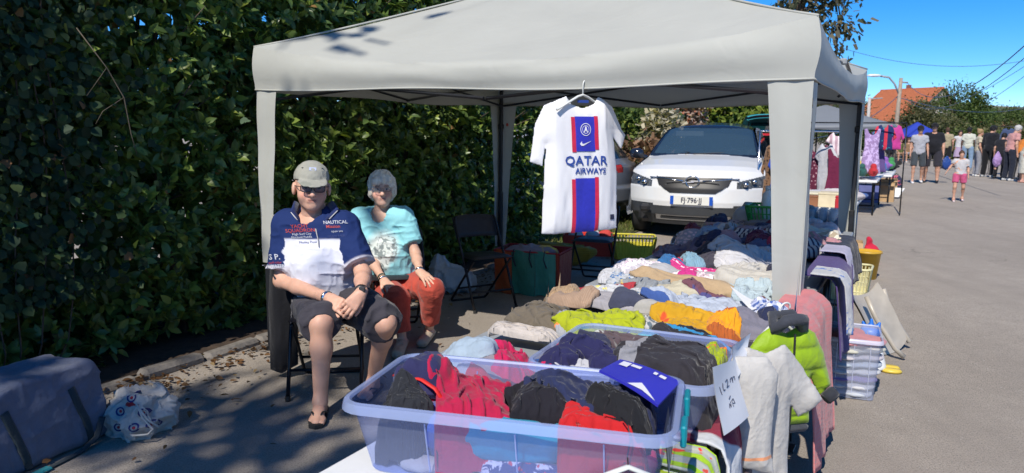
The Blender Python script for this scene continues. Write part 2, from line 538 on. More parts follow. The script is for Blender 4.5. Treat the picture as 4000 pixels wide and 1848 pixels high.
# ================================================================ ground
def ground_mat():
    m, N, L, B = new_mat('worn asphalt')
    tc = N.new('ShaderNodeTexCoord'); co = tc.outputs['Object']
    big = noise_n(N, L, .35, 4, .6, co)
    mid = noise_n(N, L, 5.0, 5, .65, co)
    fine = noise_n(N, L, 120, 2, .5, co)
    base = mixc(N, L, ramp(N, L, big, [(.3, 0.0), (.7, 1.0)]), (.34, .300, .258), (.425, .378, .328))
    base = mixc(N, L, ramp(N, L, mid, [(.35, 0.0), (.75, .55)]), base, (.275, .243, .210))
    base = mixc(N, L, ramp(N, L, fine, [(.35, .5), (.5, 0.0)]), base, (.10, .09, .085))
    v = N.new('ShaderNodeTexVoronoi'); v.inputs['Scale'].default_value = 26; L.new(co, v.inputs['Vector'])
    st = ramp(N, L, v.outputs['Distance'], [(.10, 1.0), (.16, 0.0)])
    gate = ramp(N, L, noise_n(N, L, 3.0, 3, .6, co), [(.5, 0.0), (.62, 1.0)])
    base = mixc(N, L, mixc(N, L, 1.0, st, gate, 'MULTIPLY'), base, (.52, .49, .44))
    mp = N.new('ShaderNodeMapping'); mp.inputs['Rotation'].default_value = (0, 0, STREET); mp.inputs['Scale'].default_value = (1.6, .12, 1); L.new(co, mp.inputs['Vector'])
    trk = noise_n(N, L, 1.0, 4, .6, mp.outputs[0])
    base = mixc(N, L, ramp(N, L, trk, [(.45, 0.0), (.62, .45)]), base, (.265, .235, .205))
    cv_n = N.new('ShaderNodeTexVoronoi'); cv_n.feature = 'DISTANCE_TO_EDGE'; cv_n.inputs['Scale'].default_value = .55
    wv_n = N.new('ShaderNodeVectorMath'); wv_n.operation = 'ADD'
    nz_n = N.new('ShaderNodeTexNoise'); nz_n.inputs['Scale'].default_value = 2.5; nz_n.inputs['Detail'].default_value = 6; L.new(co, nz_n.inputs['Vector'])
    L.new(co, wv_n.inputs[0]); L.new(nz_n.outputs['Color'], wv_n.inputs[1]); L.new(wv_n.outputs[0], cv_n.inputs['Vector'])
    ck = ramp(N, L, cv_n.outputs['Distance'], [(.0, 1.0), (.006, 0.0)])
    gt2 = ramp(N, L, noise_n(N, L, .3, 3, .6, co), [(.52, 0.0), (.60, .7)])
    base = mixc(N, L, mixc(N, L, 1.0, ck, gt2, 'MULTIPLY'), base, (.06, .055, .05))
    L.new(base, B.inputs['Base Color']); B.inputs['Roughness'].default_value = .9
    B.inputs['Specular IOR Level'].default_value = .2
    bn = N.new('ShaderNodeBump'); bn.inputs['Strength'].default_value = .7; bn.inputs['Distance'].default_value = .012
    L.new(noise_n(N, L, 90, 5, .7, co), bn.inputs['Height']); L.new(bn.outputs[0], B.inputs['Normal'])
    return m
g = MB()
xs = np.r_[-600, -60, np.linspace(-14, 40, 55), 90, 900]; ys = np.r_[-300, -30, np.linspace(-6, 70, 77), 150, 1800]
gv = [(x, y, .012*(float(vnoise(np.array([x*.5, y*.5, 0.]), 3)) - .5) if abs(x) < 50 and -10 < y < 80 else 0) for x in xs for y in ys]
gf = [[i*len(ys)+j, (i+1)*len(ys)+j, (i+1)*len(ys)+j+1, i*len(ys)+j+1] for i in range(len(xs)-1) for j in range(len(ys)-1)]
tag(mesh_obj('road', gv, gf, ground_mat()), kind='structure')

# soil strip under the hedge and the grass verge where the cars stand
M_SOIL = mat('soil', (.055, .036, .024), .95, var=.35, ns=14, bump=.8, bs=40)
def strip(name, m, u0, u1, v0, v1, z, nu=24, nv=6, jit=.06, seed=1):
    vs, fs = [], []
    for i in range(nu+1):
        for j in range(nv+1):
            u = u0 + (u1-u0)*i/nu; v = v0 + (v1-v0)*j/nv
            e = jit*(float(vnoise(np.array([u*1.7, j*.3, 0.]), seed)) - .5)*2
            p = SV(u, v + (e if j in (0, nv) else 0), z + (.03*math.sin(PI*j/nv)))
            vs.append(p)
    for i in range(nu):
        for j in range(nv):
            a = i*(nv+1)+j; fs.append([a, a+nv+1, a+nv+2, a+1])
    return tag(mesh_obj(name, vs, fs, m), kind='structure')
strip('hedge_bed', M_SOIL, -1, 9.6, -7.0, -4.18, .014, 60, 8, .05, 4)
M_GRASSBED = mat('grass soil', (.07, .075, .025), .95, var=.3, ns=20, bump=.6, bs=50)
strip('grass_verge', M_GRASSBED, 8.2, 21, -9.5, -3.75, .014, 40, 8, .12, 7)

# ================================================================ leaves
LT = np.array([(0,0,0),(0,.3,-.02),(0,.65,-.06),(0,1,-.17),(-.5,.3,.05),(-.44,.66,.0),(.5,.3,.05),(.44,.66,.0)], float)
LF = np.array([(0,1,4),(1,2,5),(1,5,4),(2,3,5),(0,6,1),(1,6,7),(1,7,2),(2,7,3)])
QT = np.array([(-.5,0,0),(.5,0,0),(.35,1,-.12),(-.35,1,-.12)], float); QF = np.array([(0,1,2),(0,2,3)])
def leaf_arrays(pos, ld, nr, ln, wd, simple=False):
    T, Fc = (QT, QF) if simple else (LT, LF)
    pos = np.asarray(pos); n = len(pos)
    ld = ld/np.linalg.norm(ld, axis=1)[:, None]
    sd = np.cross(ld, nr); sd /= (np.linalg.norm(sd, axis=1)[:, None] + 1e-9)
    nr = np.cross(sd, ld)
    V_ = pos[:, None, :] + sd[:, None, :]*(T[None, :, 0, None]*wd[:, None, None]) + ld[:, None, :]*(T[None, :, 1, None]*ln[:, None, None]) + nr[:, None, :]*(T[None, :, 2, None]*ln[:, None, None])
    F_ = (Fc[None] + (np.arange(n)*len(T))[:, None, None]).reshape(-1, 3)
    return V_.reshape(-1, 3), F_, len(T)
M_LEAF = attr_mat('laurel leaf', .36, .34, .5)
M_LEAFMATT = attr_mat('matt leaf', .6, .3, .3)
M_BARK = mat('bark', (.09, .065, .045), .9, var=.3, ns=20, bump=.7, bs=40)
rng = np.random.default_rng(7)
def unit(a): return a/(np.linalg.norm(a, axis=-1, keepdims=True) + 1e-9)
def whorls(tips, axis, k, ln, rng, openness=(.5, 1.25), up=.35):
    """k leaves round every twig tip"""
    n = len(tips); T = np.repeat(tips, k, 0); A = unit(np.repeat(axis, k, 0) + .0)
    ref = unit(rng.normal(size=A.shape)); s1 = unit(np.cross(A, ref)); s2 = np.cross(A, s1)
    ph = np.tile(np.arange(k)*2.4, n) + np.repeat(rng.uniform(0, 6.28, n), k)
    op = rng.uniform(openness[0], openness[1], n*k)
    rad = s1*np.cos(ph)[:, None] + s2*np.sin(ph)[:, None]
    ld = unit(A*np.cos(op)[:, None] + rad*np.sin(op)[:, None] + np.array([0, 0, -.12]))
    nr = unit(A*np.sin(op)[:, None] - rad*np.cos(op)[:, None] + np.array([0, 0, up]))
    back = rng.uniform(0, .07, n*k)
    pos = T - A*back[:, None]
    L_ = rng.uniform(ln[0], ln[1], n*k)
    return pos, ld, nr, L_
def greens(n, rng, pal, w):
    pal = np.array(pal); k = rng.choice(len(pal), n, p=np.array(w)/sum(w))
    return pal[k]*rng.uniform(.75, 1.25, (n, 1))
LAUREL = [(.095,.155,.045), (.135,.205,.05), (.19,.26,.055), (.28,.33,.06), (.30,.17,.07)]

# ---- the tall laurel hedge on the left
hedge = thing('laurel_hedge', 'tall dark glossy laurel hedge filling the left side behind the seated people', 'hedge', SV(5, -4.8, 0), -STREET)
def hedge_local(u, v, z): return np.stack([np.asarray(v) + 4.8, np.asarray(u) - 5, np.asarray(z)], -1)
def hedge_face(u, z):
    P = np.stack([u*.55, z*.6, u*0], -1)
    base = -4.28 + .42*(fbm(P, 11, 3) - .5) - .10*np.maximum(z - 2.2, 0) - .25*np.exp(-z/.25)
    return base
ntip = 12500
tu = rng.uniform(.6, 9.3, ntip); tz = rng.uniform(.05, 3.9, ntip)**1.0
dep = np.where(rng.uniform(size=ntip) < .62, rng.exponential(.16, ntip), rng.uniform(.1, 1.3, ntip))
tv = hedge_face(tu, tz) - dep
hole = (((tu - 2.9)/.22)**2 + ((tz - .85)/.12)**2 < 1) | (((tu - 3.35)/.12)**2 + ((tz - 1.3)/.12)**2 < 1)
keep = ~(hole & (rng.uniform(size=ntip) < .93)); tu, tz, tv, dep = tu[keep], tz[keep], tv[keep], dep[keep]
tips = hedge_local(tu, tv, tz)
ax_ = np.stack([rng.normal(.75, .35, len(tips)), rng.normal(0, .45, len(tips)), rng.normal(.45, .35, len(tips))], -1)
lp, ld_, ln_, ll = whorls(tips, ax_, 7, (.052, .112), rng)
wd_ = ll*rng.uniform(.40, .52, len(ll))
lc = greens(len(ll), rng, LAUREL, (5, 5, 3, .7, .15))
tipd = np.repeat(dep, 7)
# the largest leaves in view become leaves of their own
wu = lp[:, 1] + 5; wv = lp[:, 0] - 4.8
X_ = UX*wu + UY*wv; Y_ = UY*wu - UX*wv
inview = (X_/Y_ > -.66) & (Y_ > 1) & (wu < 4.6) & (lp[:, 2] > .1) & (lp[:, 2] < 1.55 + .15*Y_) & (tipd < .12) & (ln_[:, 0] > .0)
score = np.where(inview, ll/np.maximum(Y_, .5), 0)
top = np.argsort(-score)[:300]
rest = np.ones(len(ll), bool); rest[top] = False
V_, F_, kk = leaf_arrays(lp[rest], ld_[rest], ln_[rest], ll[rest], wd_[rest])
tag(mesh_obj('foliage', V_, F_, M_LEAF, hedge, smooth=True, col=np.repeat(lc[rest], kk, 0)), kind='stuff')
leaf_me = []
for q in range(4):
    o = mesh_obj('leaf', LT, LF, M_LEAF, None, True, col=np.tile(np.array(LAUREL[min(q, 2)])*(1, 1.1, .9, 1.25)[q], (8, 1)))
    leaf_me.append(o.data); bpy.data.objects.remove(o)
for i in top:
    o = bpy.data.objects.new('leaf', leaf_me[rng.integers(0, 4)]); COL.objects.link(o); o.parent = hedge
    l = ld_[i]/np.linalg.norm(ld_[i]); sd = np.cross(l, ln_[i]); sd /= np.linalg.norm(sd); nn = np.cross(sd, l)
    o.matrix_local = Matrix(((sd[0]*wd_[i], l[0]*ll[i], nn[0]*ll[i], lp[i, 0]), (sd[1]*wd_[i], l[1]*ll[i], nn[1]*ll[i], lp[i, 1]), (sd[2]*wd_[i], l[2]*ll[i], nn[2]*ll[i], lp[i, 2]), (0, 0, 0, 1)))
nd = 9000
du_, dz_ = rng.uniform(.4, 9.2, nd), rng.uniform(0, 3.9, nd)
dv_ = hedge_face(du_, dz_) - rng.uniform(.45, 1.25, nd)
nr_ = unit(np.stack([rng.normal(1, .4, nd), rng.normal(0, .5, nd), rng.normal(.2, .4, nd)], -1)); dl_ = unit(rng.normal(size=(nd, 3)))
sz_ = rng.uniform(.12, .22, nd)
V_, F_, kk = leaf_arrays(hedge_local(du_, dv_, dz_), dl_, nr_, sz_, sz_*.6, True)
tag(mesh_obj('inner_foliage', V_, F_, M_LEAF, hedge, smooth=True, col=np.repeat(greens(nd, rng, LAUREL, (5, 5, 1, .1, .2))*.95, kk, 0)), kind='stuff')
# stems and twigs
for k in range(34):
    u = .8 + k*.25 + rng.uniform(-.1, .1); b = MB()
    p = [hedge_local(u, -4.85 + rng.uniform(-.2, .2), 0)]
    for s in range(7): p.append(p[-1] + np.array([rng.normal(.01, .06), rng.normal(0, .07), .5]))
    b.tube(p, [.03, .027, .024, .02, .017, .014, .011, .008], 6)
    for s in range(2, 7):
        for t in range(2):
            q = p[s] + np.array([rng.uniform(.2, .5), rng.uniform(-.3, .3), rng.uniform(.1, .35)])
            b.tube([p[s], (p[s]+q)/2 + np.array([0, 0, -.03]), q], [.008, .006, .003], 5)
    b.build('stem', M_BARK, hedge, smooth=True)
# a bare pale twig that hangs out of the hedge
b = MB(); tw = [hedge_local(2.62, -4.05, 2.06), hedge_local(2.76, -4.02, 1.86), hedge_local(2.84, -4.0, 1.70), hedge_local(2.87, -4.0, 1.5), hedge_local(2.9, -4.0, 1.38)]
b.tube(tw, [.003, .003, .0035, .0025, .0015], 6)
b.tube([tw[2], hedge_local(2.72, -4.02, 1.62), hedge_local(2.66, -4.0, 1.55)], [.0025, .002, .001], 5)
b.tube([tw[1], hedge_local(2.7, -4.0, 1.80), hedge_local(2.62, -4.0, 1.70)], [.002, .0015, .001], 5)
b.build('dead_twig', mat('pale twig', (.11, .09, .065), .9), hedge, smooth=True)

# ivy and a hawthorn growing through the hedge at the far left: small matt leaves
ivy = thing('ivy', 'small leaved ivy with a few dry tan leaves at the far left of the hedge', 'plant', SV(2.2, -4.2, 0), -STREET)
n = 2600
iu = rng.normal(2.35, .38, n); iz = rng.uniform(.55, 2.5, n); iv = hedge_face(iu, iz) + rng.uniform(-.06, .10, n)
P = np.stack([iv + 4.2, iu - 2.2, iz], -1)
ld2 = unit(np.stack([rng.normal(.3, .4, n), rng.normal(0, .6, n), rng.normal(-.6, .4, n)], -1)); nr2 = unit(np.stack([rng.normal(1, .3, n), rng.normal(0, .4, n), rng.normal(.4, .4, n)], -1))
l2 = rng.uniform(.035, .075, n)
V_, F_, kk = leaf_arrays(P, ld2, nr2, l2, l2*.85)
c2 = greens(n, rng, [(.02,.045,.022), (.035,.065,.025), (.06,.09,.03), (.28,.14,.06)], (5, 4, 2, .25))
tag(mesh_obj('foliage', V_, F_, M_LEAFMATT, ivy, col=np.repeat(c2, kk, 0)), kind='stuff')
b = MB()
for k in range(6):
    u = 2.0 + k*.13; p = [np.array([float(hedge_face(np.array([u]), np.array([z]))[0]) + 4.2 + .01, u - 2.2 + .05*math.sin(z*3 + k), z]) for z in np.linspace(0, 2.4, 9)]
    b.tube(p, .005, 5)
b.build('vine', M_BARK, ivy, smooth=True)

# ---- pale kerb stones and fallen leaves at the foot of the hedge
M_STONE = mat('kerb stone', (.17, .155, .14), .9, var=.25, ns=16, bump=.6, bs=40)
kerb = thing('hedge_kerb', 'low pale stone edging along the foot of the laurel hedge', 'kerb', SV(5, -4.12, 0), -STREET)
bk = MB().box((0, 0, .03), (.11, .46, .08), .025).build('stone', M_STONE, kerb)
u = 2.2; first = True
while u < 9.2:
    o = bk if first else bk.copy()
    if not first: COL.objects.link(o); o.parent = kerb
    first = False
    o.location = (rng.uniform(-.015, .015), u - 5, rng.uniform(-.045, -.005)); o.rotation_euler = (rng.uniform(-.04, .04), rng.uniform(-.06, .06), rng.uniform(-.05, .05))
    u += .475
n = 1500
lu = rng.uniform(1.5, 8.5, n); lv = -4.05 + np.abs(rng.normal(0, .28, n)) - .1
far = rng.uniform(size=n) < .07; lv[far] = rng.uniform(-4, -1.9, far.sum())
P = np.stack([UX*lu + UY*lv, UY*lu - UX*lv, .014 + rng.uniform(0, .025, n)], -1)
an = rng.uniform(0, 6.28, n); ld2 = np.stack([np.cos(an), np.sin(an), rng.normal(0, .2, n)], -1); nr2 = unit(np.stack([rng.normal(0, .35, n), rng.normal(0, .35, n), np.ones(n)], -1))
l2 = rng.uniform(.02, .06, n)
V_, F_, kk = leaf_arrays(P, ld2, nr2, l2, l2*.5)
V_[:, 2] = np.maximum(V_[:, 2], .012)
c2 = greens(n, rng, [(.11,.055,.025), (.17,.09,.04), (.24,.17,.09), (.07,.04,.02)], (4, 4, 2, 3))
tag(mesh_obj('leaf_litter', V_, F_, M_LEAFMATT, None, col=np.repeat(c2, kk, 0)), 'brown fallen leaves scattered along the foot of the hedge', 'leaves', kind='stuff')

# ---- grass blades of the verge by the cars
n = 9000
gu = rng.uniform(8.6, 15, n); gvv = rng.uniform(-6.2, -3.8, n)
P = np.stack([UX*gu + UY*gvv, UY*gu - UX*gvv, np.full(n, .02)], -1)
ld2 = np.stack([rng.normal(0, .35, n), rng.normal(0, .35, n), np.ones(n)], -1); nr2 = unit(rng.normal(size=(n, 3)))
l2 = rng.uniform(.03, .09, n)
V_, F_, kk = leaf_arrays(P, ld2, nr2, l2, np.full(n, .012), True)
c2 = greens(n, rng, [(.10,.14,.03), (.16,.18,.045), (.22,.20,.08)], (4, 4, 2))
tag(mesh_obj('grass', V_, F_, M_LEAFMATT, None, col=np.repeat(c2, kk, 0)), 'short yellowish grass on the verge beneath the parked cars', 'grass', kind='stuff')

# ================================================================ trees
def tree(name, label, loc, h, cz, rad, nclump, per, lsize, pal, w, seed, trunk=.14, group=None, spread=.35, cat='tree', simple=True, lean=(0, 0), shell=.55, limbs=7, gap=0.0):
    r = np.random.default_rng(seed)
    t = thing(name, label, cat, loc, 0, group)
    c = np.array([lean[0], lean[1], cz]); rad = np.array(rad, float)
    d = unit(r.normal(size=(nclump, 3))); rr = shell + (1 - shell)*r.uniform(size=(nclump, 1))**.6
    cl = c + d*rr*rad*(.8 + .4*vnoise(d*2.2 + 9, seed)[:, None])
    P = np.repeat(cl, per, 0) + r.normal(size=(nclump*per, 3))*spread*np.array([1, 1, .7])
    n = len(P)
    out = unit(P - c)
    ld2 = unit(out + r.normal(size=(n, 3))*.7 + np.array([0, 0, -.2])); nr2 = unit(out*.5 + np.array([0, 0, .7]) + r.normal(size=(n, 3))*.45)
    l2 = r.uniform(.6, 1.3, n)*lsize
    V_, F_, kk = leaf_arrays(P, ld2, nr2, l2, l2*.6, simple)
    cc = greens(n, r, pal, w)*np.repeat(r.uniform(.75, 1.25, (nclump, 1)), per, 0)
    mesh_obj('crown', V_, F_, M_LEAFMATT, t, col=np.repeat(cc, kk, 0))
    b = MB(); p = [np.array([0, 0, -.05])]
    m = 6
    for s in range(1, m+1):
        f = s/m; p.append(np.array([lean[0]*f + r.normal(0, .03)*h*.1, lean[1]*f + r.normal(0, .03)*h*.1, cz*f]))
    b.tube(p, [trunk*(1 - .75*s/m) for s in range(m+1)], 9)
    for k in range(limbs):
        q = cl[r.integers(0, nclump)]; s0 = p[r.integers(m//2, m+1)]
        mid = (s0 + q)/2 + r.normal(0, .06, 3)*h*.2
        b.tube([s0, mid, q], [trunk*.35, trunk*.22, trunk*.08], 6)
    b.build('trunk', M_BARK, t, smooth=True)
    return t
G_DARK = [(.025,.05,.018), (.045,.08,.022), (.07,.11,.03)]
G_MID = [(.05,.085,.022), (.085,.13,.035), (.12,.16,.045)]
G_OLIVE = [(.075,.085,.035), (.11,.115,.05), (.15,.14,.07)]
G_YEL = [(.10,.15,.02), (.17,.22,.03), (.26,.28,.05), (.06,.10,.02)]
G_GREY = [(.09,.085,.06), (.13,.12,.08), (.07,.08,.045)]
# two tall trees behind the hedge, out of the picture to the left; their crowns make the dapples
tree('overhanging_tree', 'tall leafy tree beyond the hedge left of the seated people', Vector((-7.3, .1, 0)), 11, 9.0, (2.2, 1.9, 1.6), 40, 12, .22, G_DARK, (3, 3, 2), 21, .2, 'trees shading the stall', .34, lean=(1.9, .3), simple=True, shell=.2)
tree('overhanging_tree', 'tall leafy tree behind the viewer shading the seated people', Vector((-6.55, -5.85, 0)), 11, 9.0, (1.85, 1.45, 1.5), 72, 14, .22, G_DARK, (3, 3, 2), 22, .2, 'trees shading the stall', .34, lean=(.75, .7), simple=True, shell=.2)
# ================================================================ the gazebo
TL, TW, ZB, HV = 3.50, 3.366, 1.787, 0.277
TENT_U0, TENT_VR = 3.776, -0.46
tent_c = SV(TENT_U0 + TW/2, TENT_VR - TL/2, 0)
def fabric_mat(name, c, tr=.10, rough=.6):
    m, N, L, B = new_mat(name)
    f = noise_n(N, L, 2.2, 5, .6)
    L.new(mixc(N, L, ramp(N, L, f, [(.3, 0.0), (.7, 1.0)]), tuple(x*.93 for x in c), c), B.inputs['Base Color'])
    B.inputs['Roughness'].default_value = rough; B.inputs['Specular IOR Level'].default_value = .35
    bn = N.new('ShaderNodeBump'); bn.inputs['Strength'].default_value = .35; bn.inputs['Distance'].default_value = .025
    L.new(noise_n(N, L, 3.5, 3, .5, dist=.6), bn.inputs['Height']); L.new(bn.outputs[0], B.inputs['Normal'])
    if tr:
        t = N.new('ShaderNodeBsdfTranslucent'); t.inputs['Color'].default_value = c + (1,)
        mx = N.new('ShaderNodeMixShader'); mx.inputs[0].default_value = tr
        L.new(B.outputs[0], mx.inputs[1]); L.new(t.outputs[0], mx.inputs[2]); L.new(mx.outputs[0], N['Material Output'].inputs['Surface'])
    return m
M_TENT = fabric_mat('grey white polyester', (.50, .51, .475), .18)
tent = thing('gazebo', 'light grey pop-up gazebo with four legs over the clothes stall', 'gazebo', tent_c, -STREET)
def canopy_mesh(L_, W_, zb, hv, rise, sag, nper=30, nroof=18, seed=1, wr=.03, vflare=.02):
    rings = []
    per = []
    for side in range(4):
        for k in range(nper):
            s = -1 + 2*k/nper
            per.append({0: (s, -1), 1: (1, s), 2: (-s, 1), 3: (-1, -s)}[side] + (side, s))
    ms = list(np.linspace(.02, .96, nroof)) + [.985, 1.0]
    V_ = []
    for m in ms:
        for (px, py, side, s) in per:
            x, y = px*m*L_/2, py*m*W_/2
            t = 1 - m
            z = zb + hv + rise*t**1.08 - sag[side]*(1 - abs(s)**2.2)*m**2.5
            z += wr*(float(ridge(np.array([s*4 + side*7.3, m*1.5, 0.]), seed)) - .5)*2*m*(1 - m)*2.2
            z += .012*(float(vnoise(np.array([x*3, y*3, 0.]), seed + 3)) - .5)
            V_.append((x, y, z))
    nv = 8
    for i in range(1, nv+1):
        f = i/nv
        for (px, py, side, s) in per:
            zt = zb + hv - sag[side]*(1 - abs(s)**2.2)
            zz = zb - .012*math.sin(s*5 + side)*(1 - s*s) - .02*(1 - s*s) + .0
            z = zt + (zz - zt)*f
            o = vflare*math.sin(PI*min(1, f*1.1)) + .02*(float(fbm(np.array([s*3.5 + side*9, f*1.3, 0.]), seed + 8, 2)) - .5)*2*math.sin(PI*(abs(s) < 1)*(s+1)/2 if abs(s) < 1 else 0)
            nx, ny = {0: (0, -1), 1: (1, 0), 2: (0, 1), 3: (-1, 0)}[side]
            V_.append((px*L_/2 + nx*o, py*W_/2 + ny*o, z))
    n = len(per); F_ = []
    for i in range(len(ms) + nv - 1):
        for k in range(n): F_.append([i*n + k, i*n + (k+1) % n, (i+1)*n + (k+1) % n, (i+1)*n + k])
    F_.append([k for k in range(n)][::-1])
    return V_, F_
cv, cf = canopy_mesh(TL, TW, ZB, HV, .68, (.15, .13, .10, .10), seed=5)
can = mesh_obj('canopy', cv, cf, M_TENT, tent, smooth=True, autosm=38)
n_ = len(cv) - 120; hem = [Vector(cv[i]) for i in range(len(cv) - 120, len(cv))]
MB().tube(hem, .0055, 5, closed=True).build('hem', M_TENT, tent, smooth=True)
for (sx, sy) in ((-1, -1), (1, -1), (1, 1), (-1, 1)):
    MB().tube([(sx*m*TL/2, sy*m*TW/2, ZB + HV + .68*(1 - m)**1.08 + .003) for m in np.linspace(.03, 1, 14)], .007, 5).build('seam', M_TENT, tent, smooth=True)
M_POLE = mat('gazebo steel', (.035, .038, .046), .38, .5, var=.1)
hx, hy = TL/2 - .035, TW/2 - .035
def leg_cover(sx, sy, w0, w1, z0):
    """two tapering fabric flaps that wrap one corner post"""
    b = MB(); cx, cy = sx*(TL/2 - .002), sy*(TW/2 - .002)
    for ax in (0, 1):
        def fn(a, t, ax=ax):
            w = w0 + (w1 - w0)*t**.8; z = ZB + .03 - (ZB + .03 - z0)*t
            d = a*w; wob = .008*math.sin(9*a + 6*t + sx) + .006*math.sin(17*t + sy)
            return (cx - sx*d, cy + sy*wob*.5 - sy*.003, z) if ax == 0 else (cx + sx*wob*.5 - sx*.003, cy - sy*d, z)
        b.grid(fn, 5, 22)
    return b.build('leg_cover', M_TENT, tent, smooth=True)
for (sx, sy) in ((-1, -1), (1, -1), (1, 1), (-1, 1)):
    pm = MB().box((sx*hx, sy*hy, (ZB + .15)/2), (.032, .032, ZB + .15), .004)
    pm.box((sx*hx, sy*hy, .42), (.042, .042, .84), .005)
    p = pm.build('pole', M_POLE, tent, autosm=30)
    MB().box((sx*hx, sy*hy, .006), (.10, .10, .012), .003).build('foot_plate', M_POLE, p)
    MB().box((sx*hx, sy*hy, .86), (.046, .046, .06), .01).build('height_latch', M_BLACKPL, p)
    MB().box((sx*hx, sy*hy, ZB - .22), (.05, .05, .06), .01).build('slider', M_BLACKPL, p)
leg_cover(-1, -1, .19, .09, .62); leg_cover(1, -1, .21, .10, .34); leg_cover(1, 1, .20, .11, .1); leg_cover(-1, 1, .2, .08, .3)
def truss(p0, p1, n=2, zt=ZB + .21, zl=ZB - .01):
    """n scissor pairs of flat bars along one side"""
    p0 = Vector(p0); p1 = Vector(p1)
    off = (p1 - p0).normalized().cross(Vector((0, 0, 1)))*.014
    for k in range(n):
        a = p0.lerp(p1, k/n); c = p0.lerp(p1, (k+1)/n)
        for (za, zc, s) in ((zt, zl, 1), (zl, zt, -1)):
            MB().tube([a + Vector((0, 0, za)) + off*s, c + Vector((0, 0, zc)) + off*s], .0125, 4, flat=.8).build('truss_bar', M_POLE, tent)
        mid = (a + c)/2
        MB().tube([mid + Vector((0, 0, (zt+zl)/2)) - off*2, mid + Vector((0, 0, (zt+zl)/2)) + off*2], .012, 8).build('pivot_bolt', M_BLACKPL, tent)
        if k: MB().box(a + Vector((0, 0, zt)), (.045, .045, .04), .008).build('bracket', M_GREYPL, tent)
truss((-hx, -hy, 0), (hx, -hy, 0), 2, ZB + .075, ZB - .07)
truss((hx, -hy, 0), (hx, hy, 0), 2); truss((-hx, hy, 0), (hx, hy, 0), 2); truss((-hx, -hy, 0), (-hx, hy, 0), 2)
for (sx, sy) in ((-1, -1), (1, -1), (1, 1), (-1, 1)):
    MB().tube([(sx*hx, sy*hy, ZB + .14), (sx*hx*.5, sy*hy*.5, ZB + HV + .26), (0, 0, ZB + HV + .55)], .012, 6).build('roof_rib', M_POLE, tent)
MB().tube([(hx + .02, hy + .02, ZB - .1), (hx + .02, hy + .02, ZB - .02)], .006, 5).build('cord', M_GREYPL, tent)
MB().box((-hx + .08, hy - .01, ZB - .2), (.02, .02, .03), .004).build('release_button', mat('red plastic', (.45, .05, .03), .5), tent)

# ================================================================ folding chairs
M_CHAIRSEAT = mat('black vinyl', (.022, .022, .028), .42, var=.2, ns=20, bump=.2)
M_CHAIRTUBE = mat('chair tube', (.03, .03, .035), .35, .7)
def folding_chair(label, loc, rz, group='black folding chairs'):
    c = thing('folding_chair', label, 'chair', loc, rz, group)       # faces -y
    for s in (-1, 1):
        x = s*.205
        MB().tube([(x, -.24, .012), (x, -.10, .30), (x, .06, .60), (x*.99, .13, .74), (x*.93, .15, .78)], .0115, 8).build('leg', M_CHAIRTUBE, c, smooth=True)
        MB().tube([(s*.18, -.17, .43), (s*.18, .02, .25), (s*.18, .24, .03), (s*.165, .255, .012)], .0105, 8).build('rear_leg', M_CHAIRTUBE, c, smooth=True)
        MB().tube([(x, -.24, .0), (x, -.237, .03)], .015, 8).build('rubber_foot', M_RUBBER, c)
    MB().tube([(-.165, .255, .012), (.165, .255, .012)], .0105, 8).build('rear_bar', M_CHAIRTUBE, c, smooth=True)
    MB().tube([(-.205, -.17, .16), (.205, -.17, .16)], .009, 8).build('crossbar', M_CHAIRTUBE, c, smooth=True)
    MB().tube([(-.18, .12, .15), (.18, .12, .15)], .009, 8).build('crossbar', M_CHAIRTUBE, c, smooth=True)
    b = MB()
    def seat(sg):
        def fn(a, t):
            x = (a - .5)*.40*(1 - .06*t); y = -.20 + t*.38
            e = min(1, 8*min(a, 1-a))*min(1, 8*min(t, 1-t))
            return (x, y, .445 + (.022*math.sqrt(e) if sg > 0 else -.012*math.sqrt(e)) + .012*(t - .5)*-1)
        return fn
    b.grid(seat(1), 14, 14); b.grid(seat(-1), 14, 14)
    b.build('seat', M_CHAIRSEAT, c, smooth=True)
    b = MB()
    def back(sg):
        def fn(a, t):
            x = (a - .5)*.42; y = .092 + .085*t + .035*(1 - (2*a - 1)**2)
            z = .60 + t*.19*(1 - .10*abs(2*a - 1)**3)
            e = min(1, 8*min(a, 1-a))*min(1, 6*min(t, 1-t))
            return (x, y + sg*.016*math.sqrt(e), z)
        return fn
    b.grid(back(1), 14, 10); b.grid(back(-1), 14, 10)
    b.build('backrest', M_CHAIRSEAT, c, smooth=True)
    return c
# ================================================================ tables of the stall
TOPZ = .72
def folding_table(label, u0, u1, v0, v1, m, mleg=M_DARKMETAL, z=TOPZ, group='tables of the clothes stall'):
    uc, vc = (u0+u1)/2, (v0+v1)/2; L_, W_ = u1-u0, v1-v0
    t = thing('folding_table', label, 'table', SV(uc, vc, 0), -STREET, group)
    MB().box((0, 0, z - .022), (W_, L_, .044), .01).build('table_top', m, t)
    for sy in (-1, 1):
        y = sy*(L_/2 - .22)
        for sx in (-1, 1):
            MB().tube([(sx*(W_/2 - .05), y, z - .045), (sx*(W_/2 - .05), y + sy*.06, .0)], .014, 8).build('leg', mleg, t, smooth=True)
        MB().tube([(-W_/2 + .05, y + sy*.05, .12), (W_/2 - .05, y + sy*.05, .12)], .011, 8).build('crossbar', mleg, t, smooth=True)
        MB().tube([(0, y, z*.55), (0, y - sy*.3, z - .05)], .008, 6).build('brace', mleg, t, smooth=True)
    return t
folding_table('white plastic folding table under the clear box nearest the viewer', 1.30, 2.02, -1.24, -.46, M_WHITEPL)
folding_table('grey folding table under the second clear box and lime shirt', 2.03, 3.75, -1.54, -.44, M_GREYPL)
folding_table('grey folding table in the middle of the row by the gazebo leg', 3.76, 5.45, -1.56, -.44, M_GREYPL)
folding_table('grey folding table at the far shaded end of the row', 5.46, 6.95, -1.58, -.46, M_GREYPL)

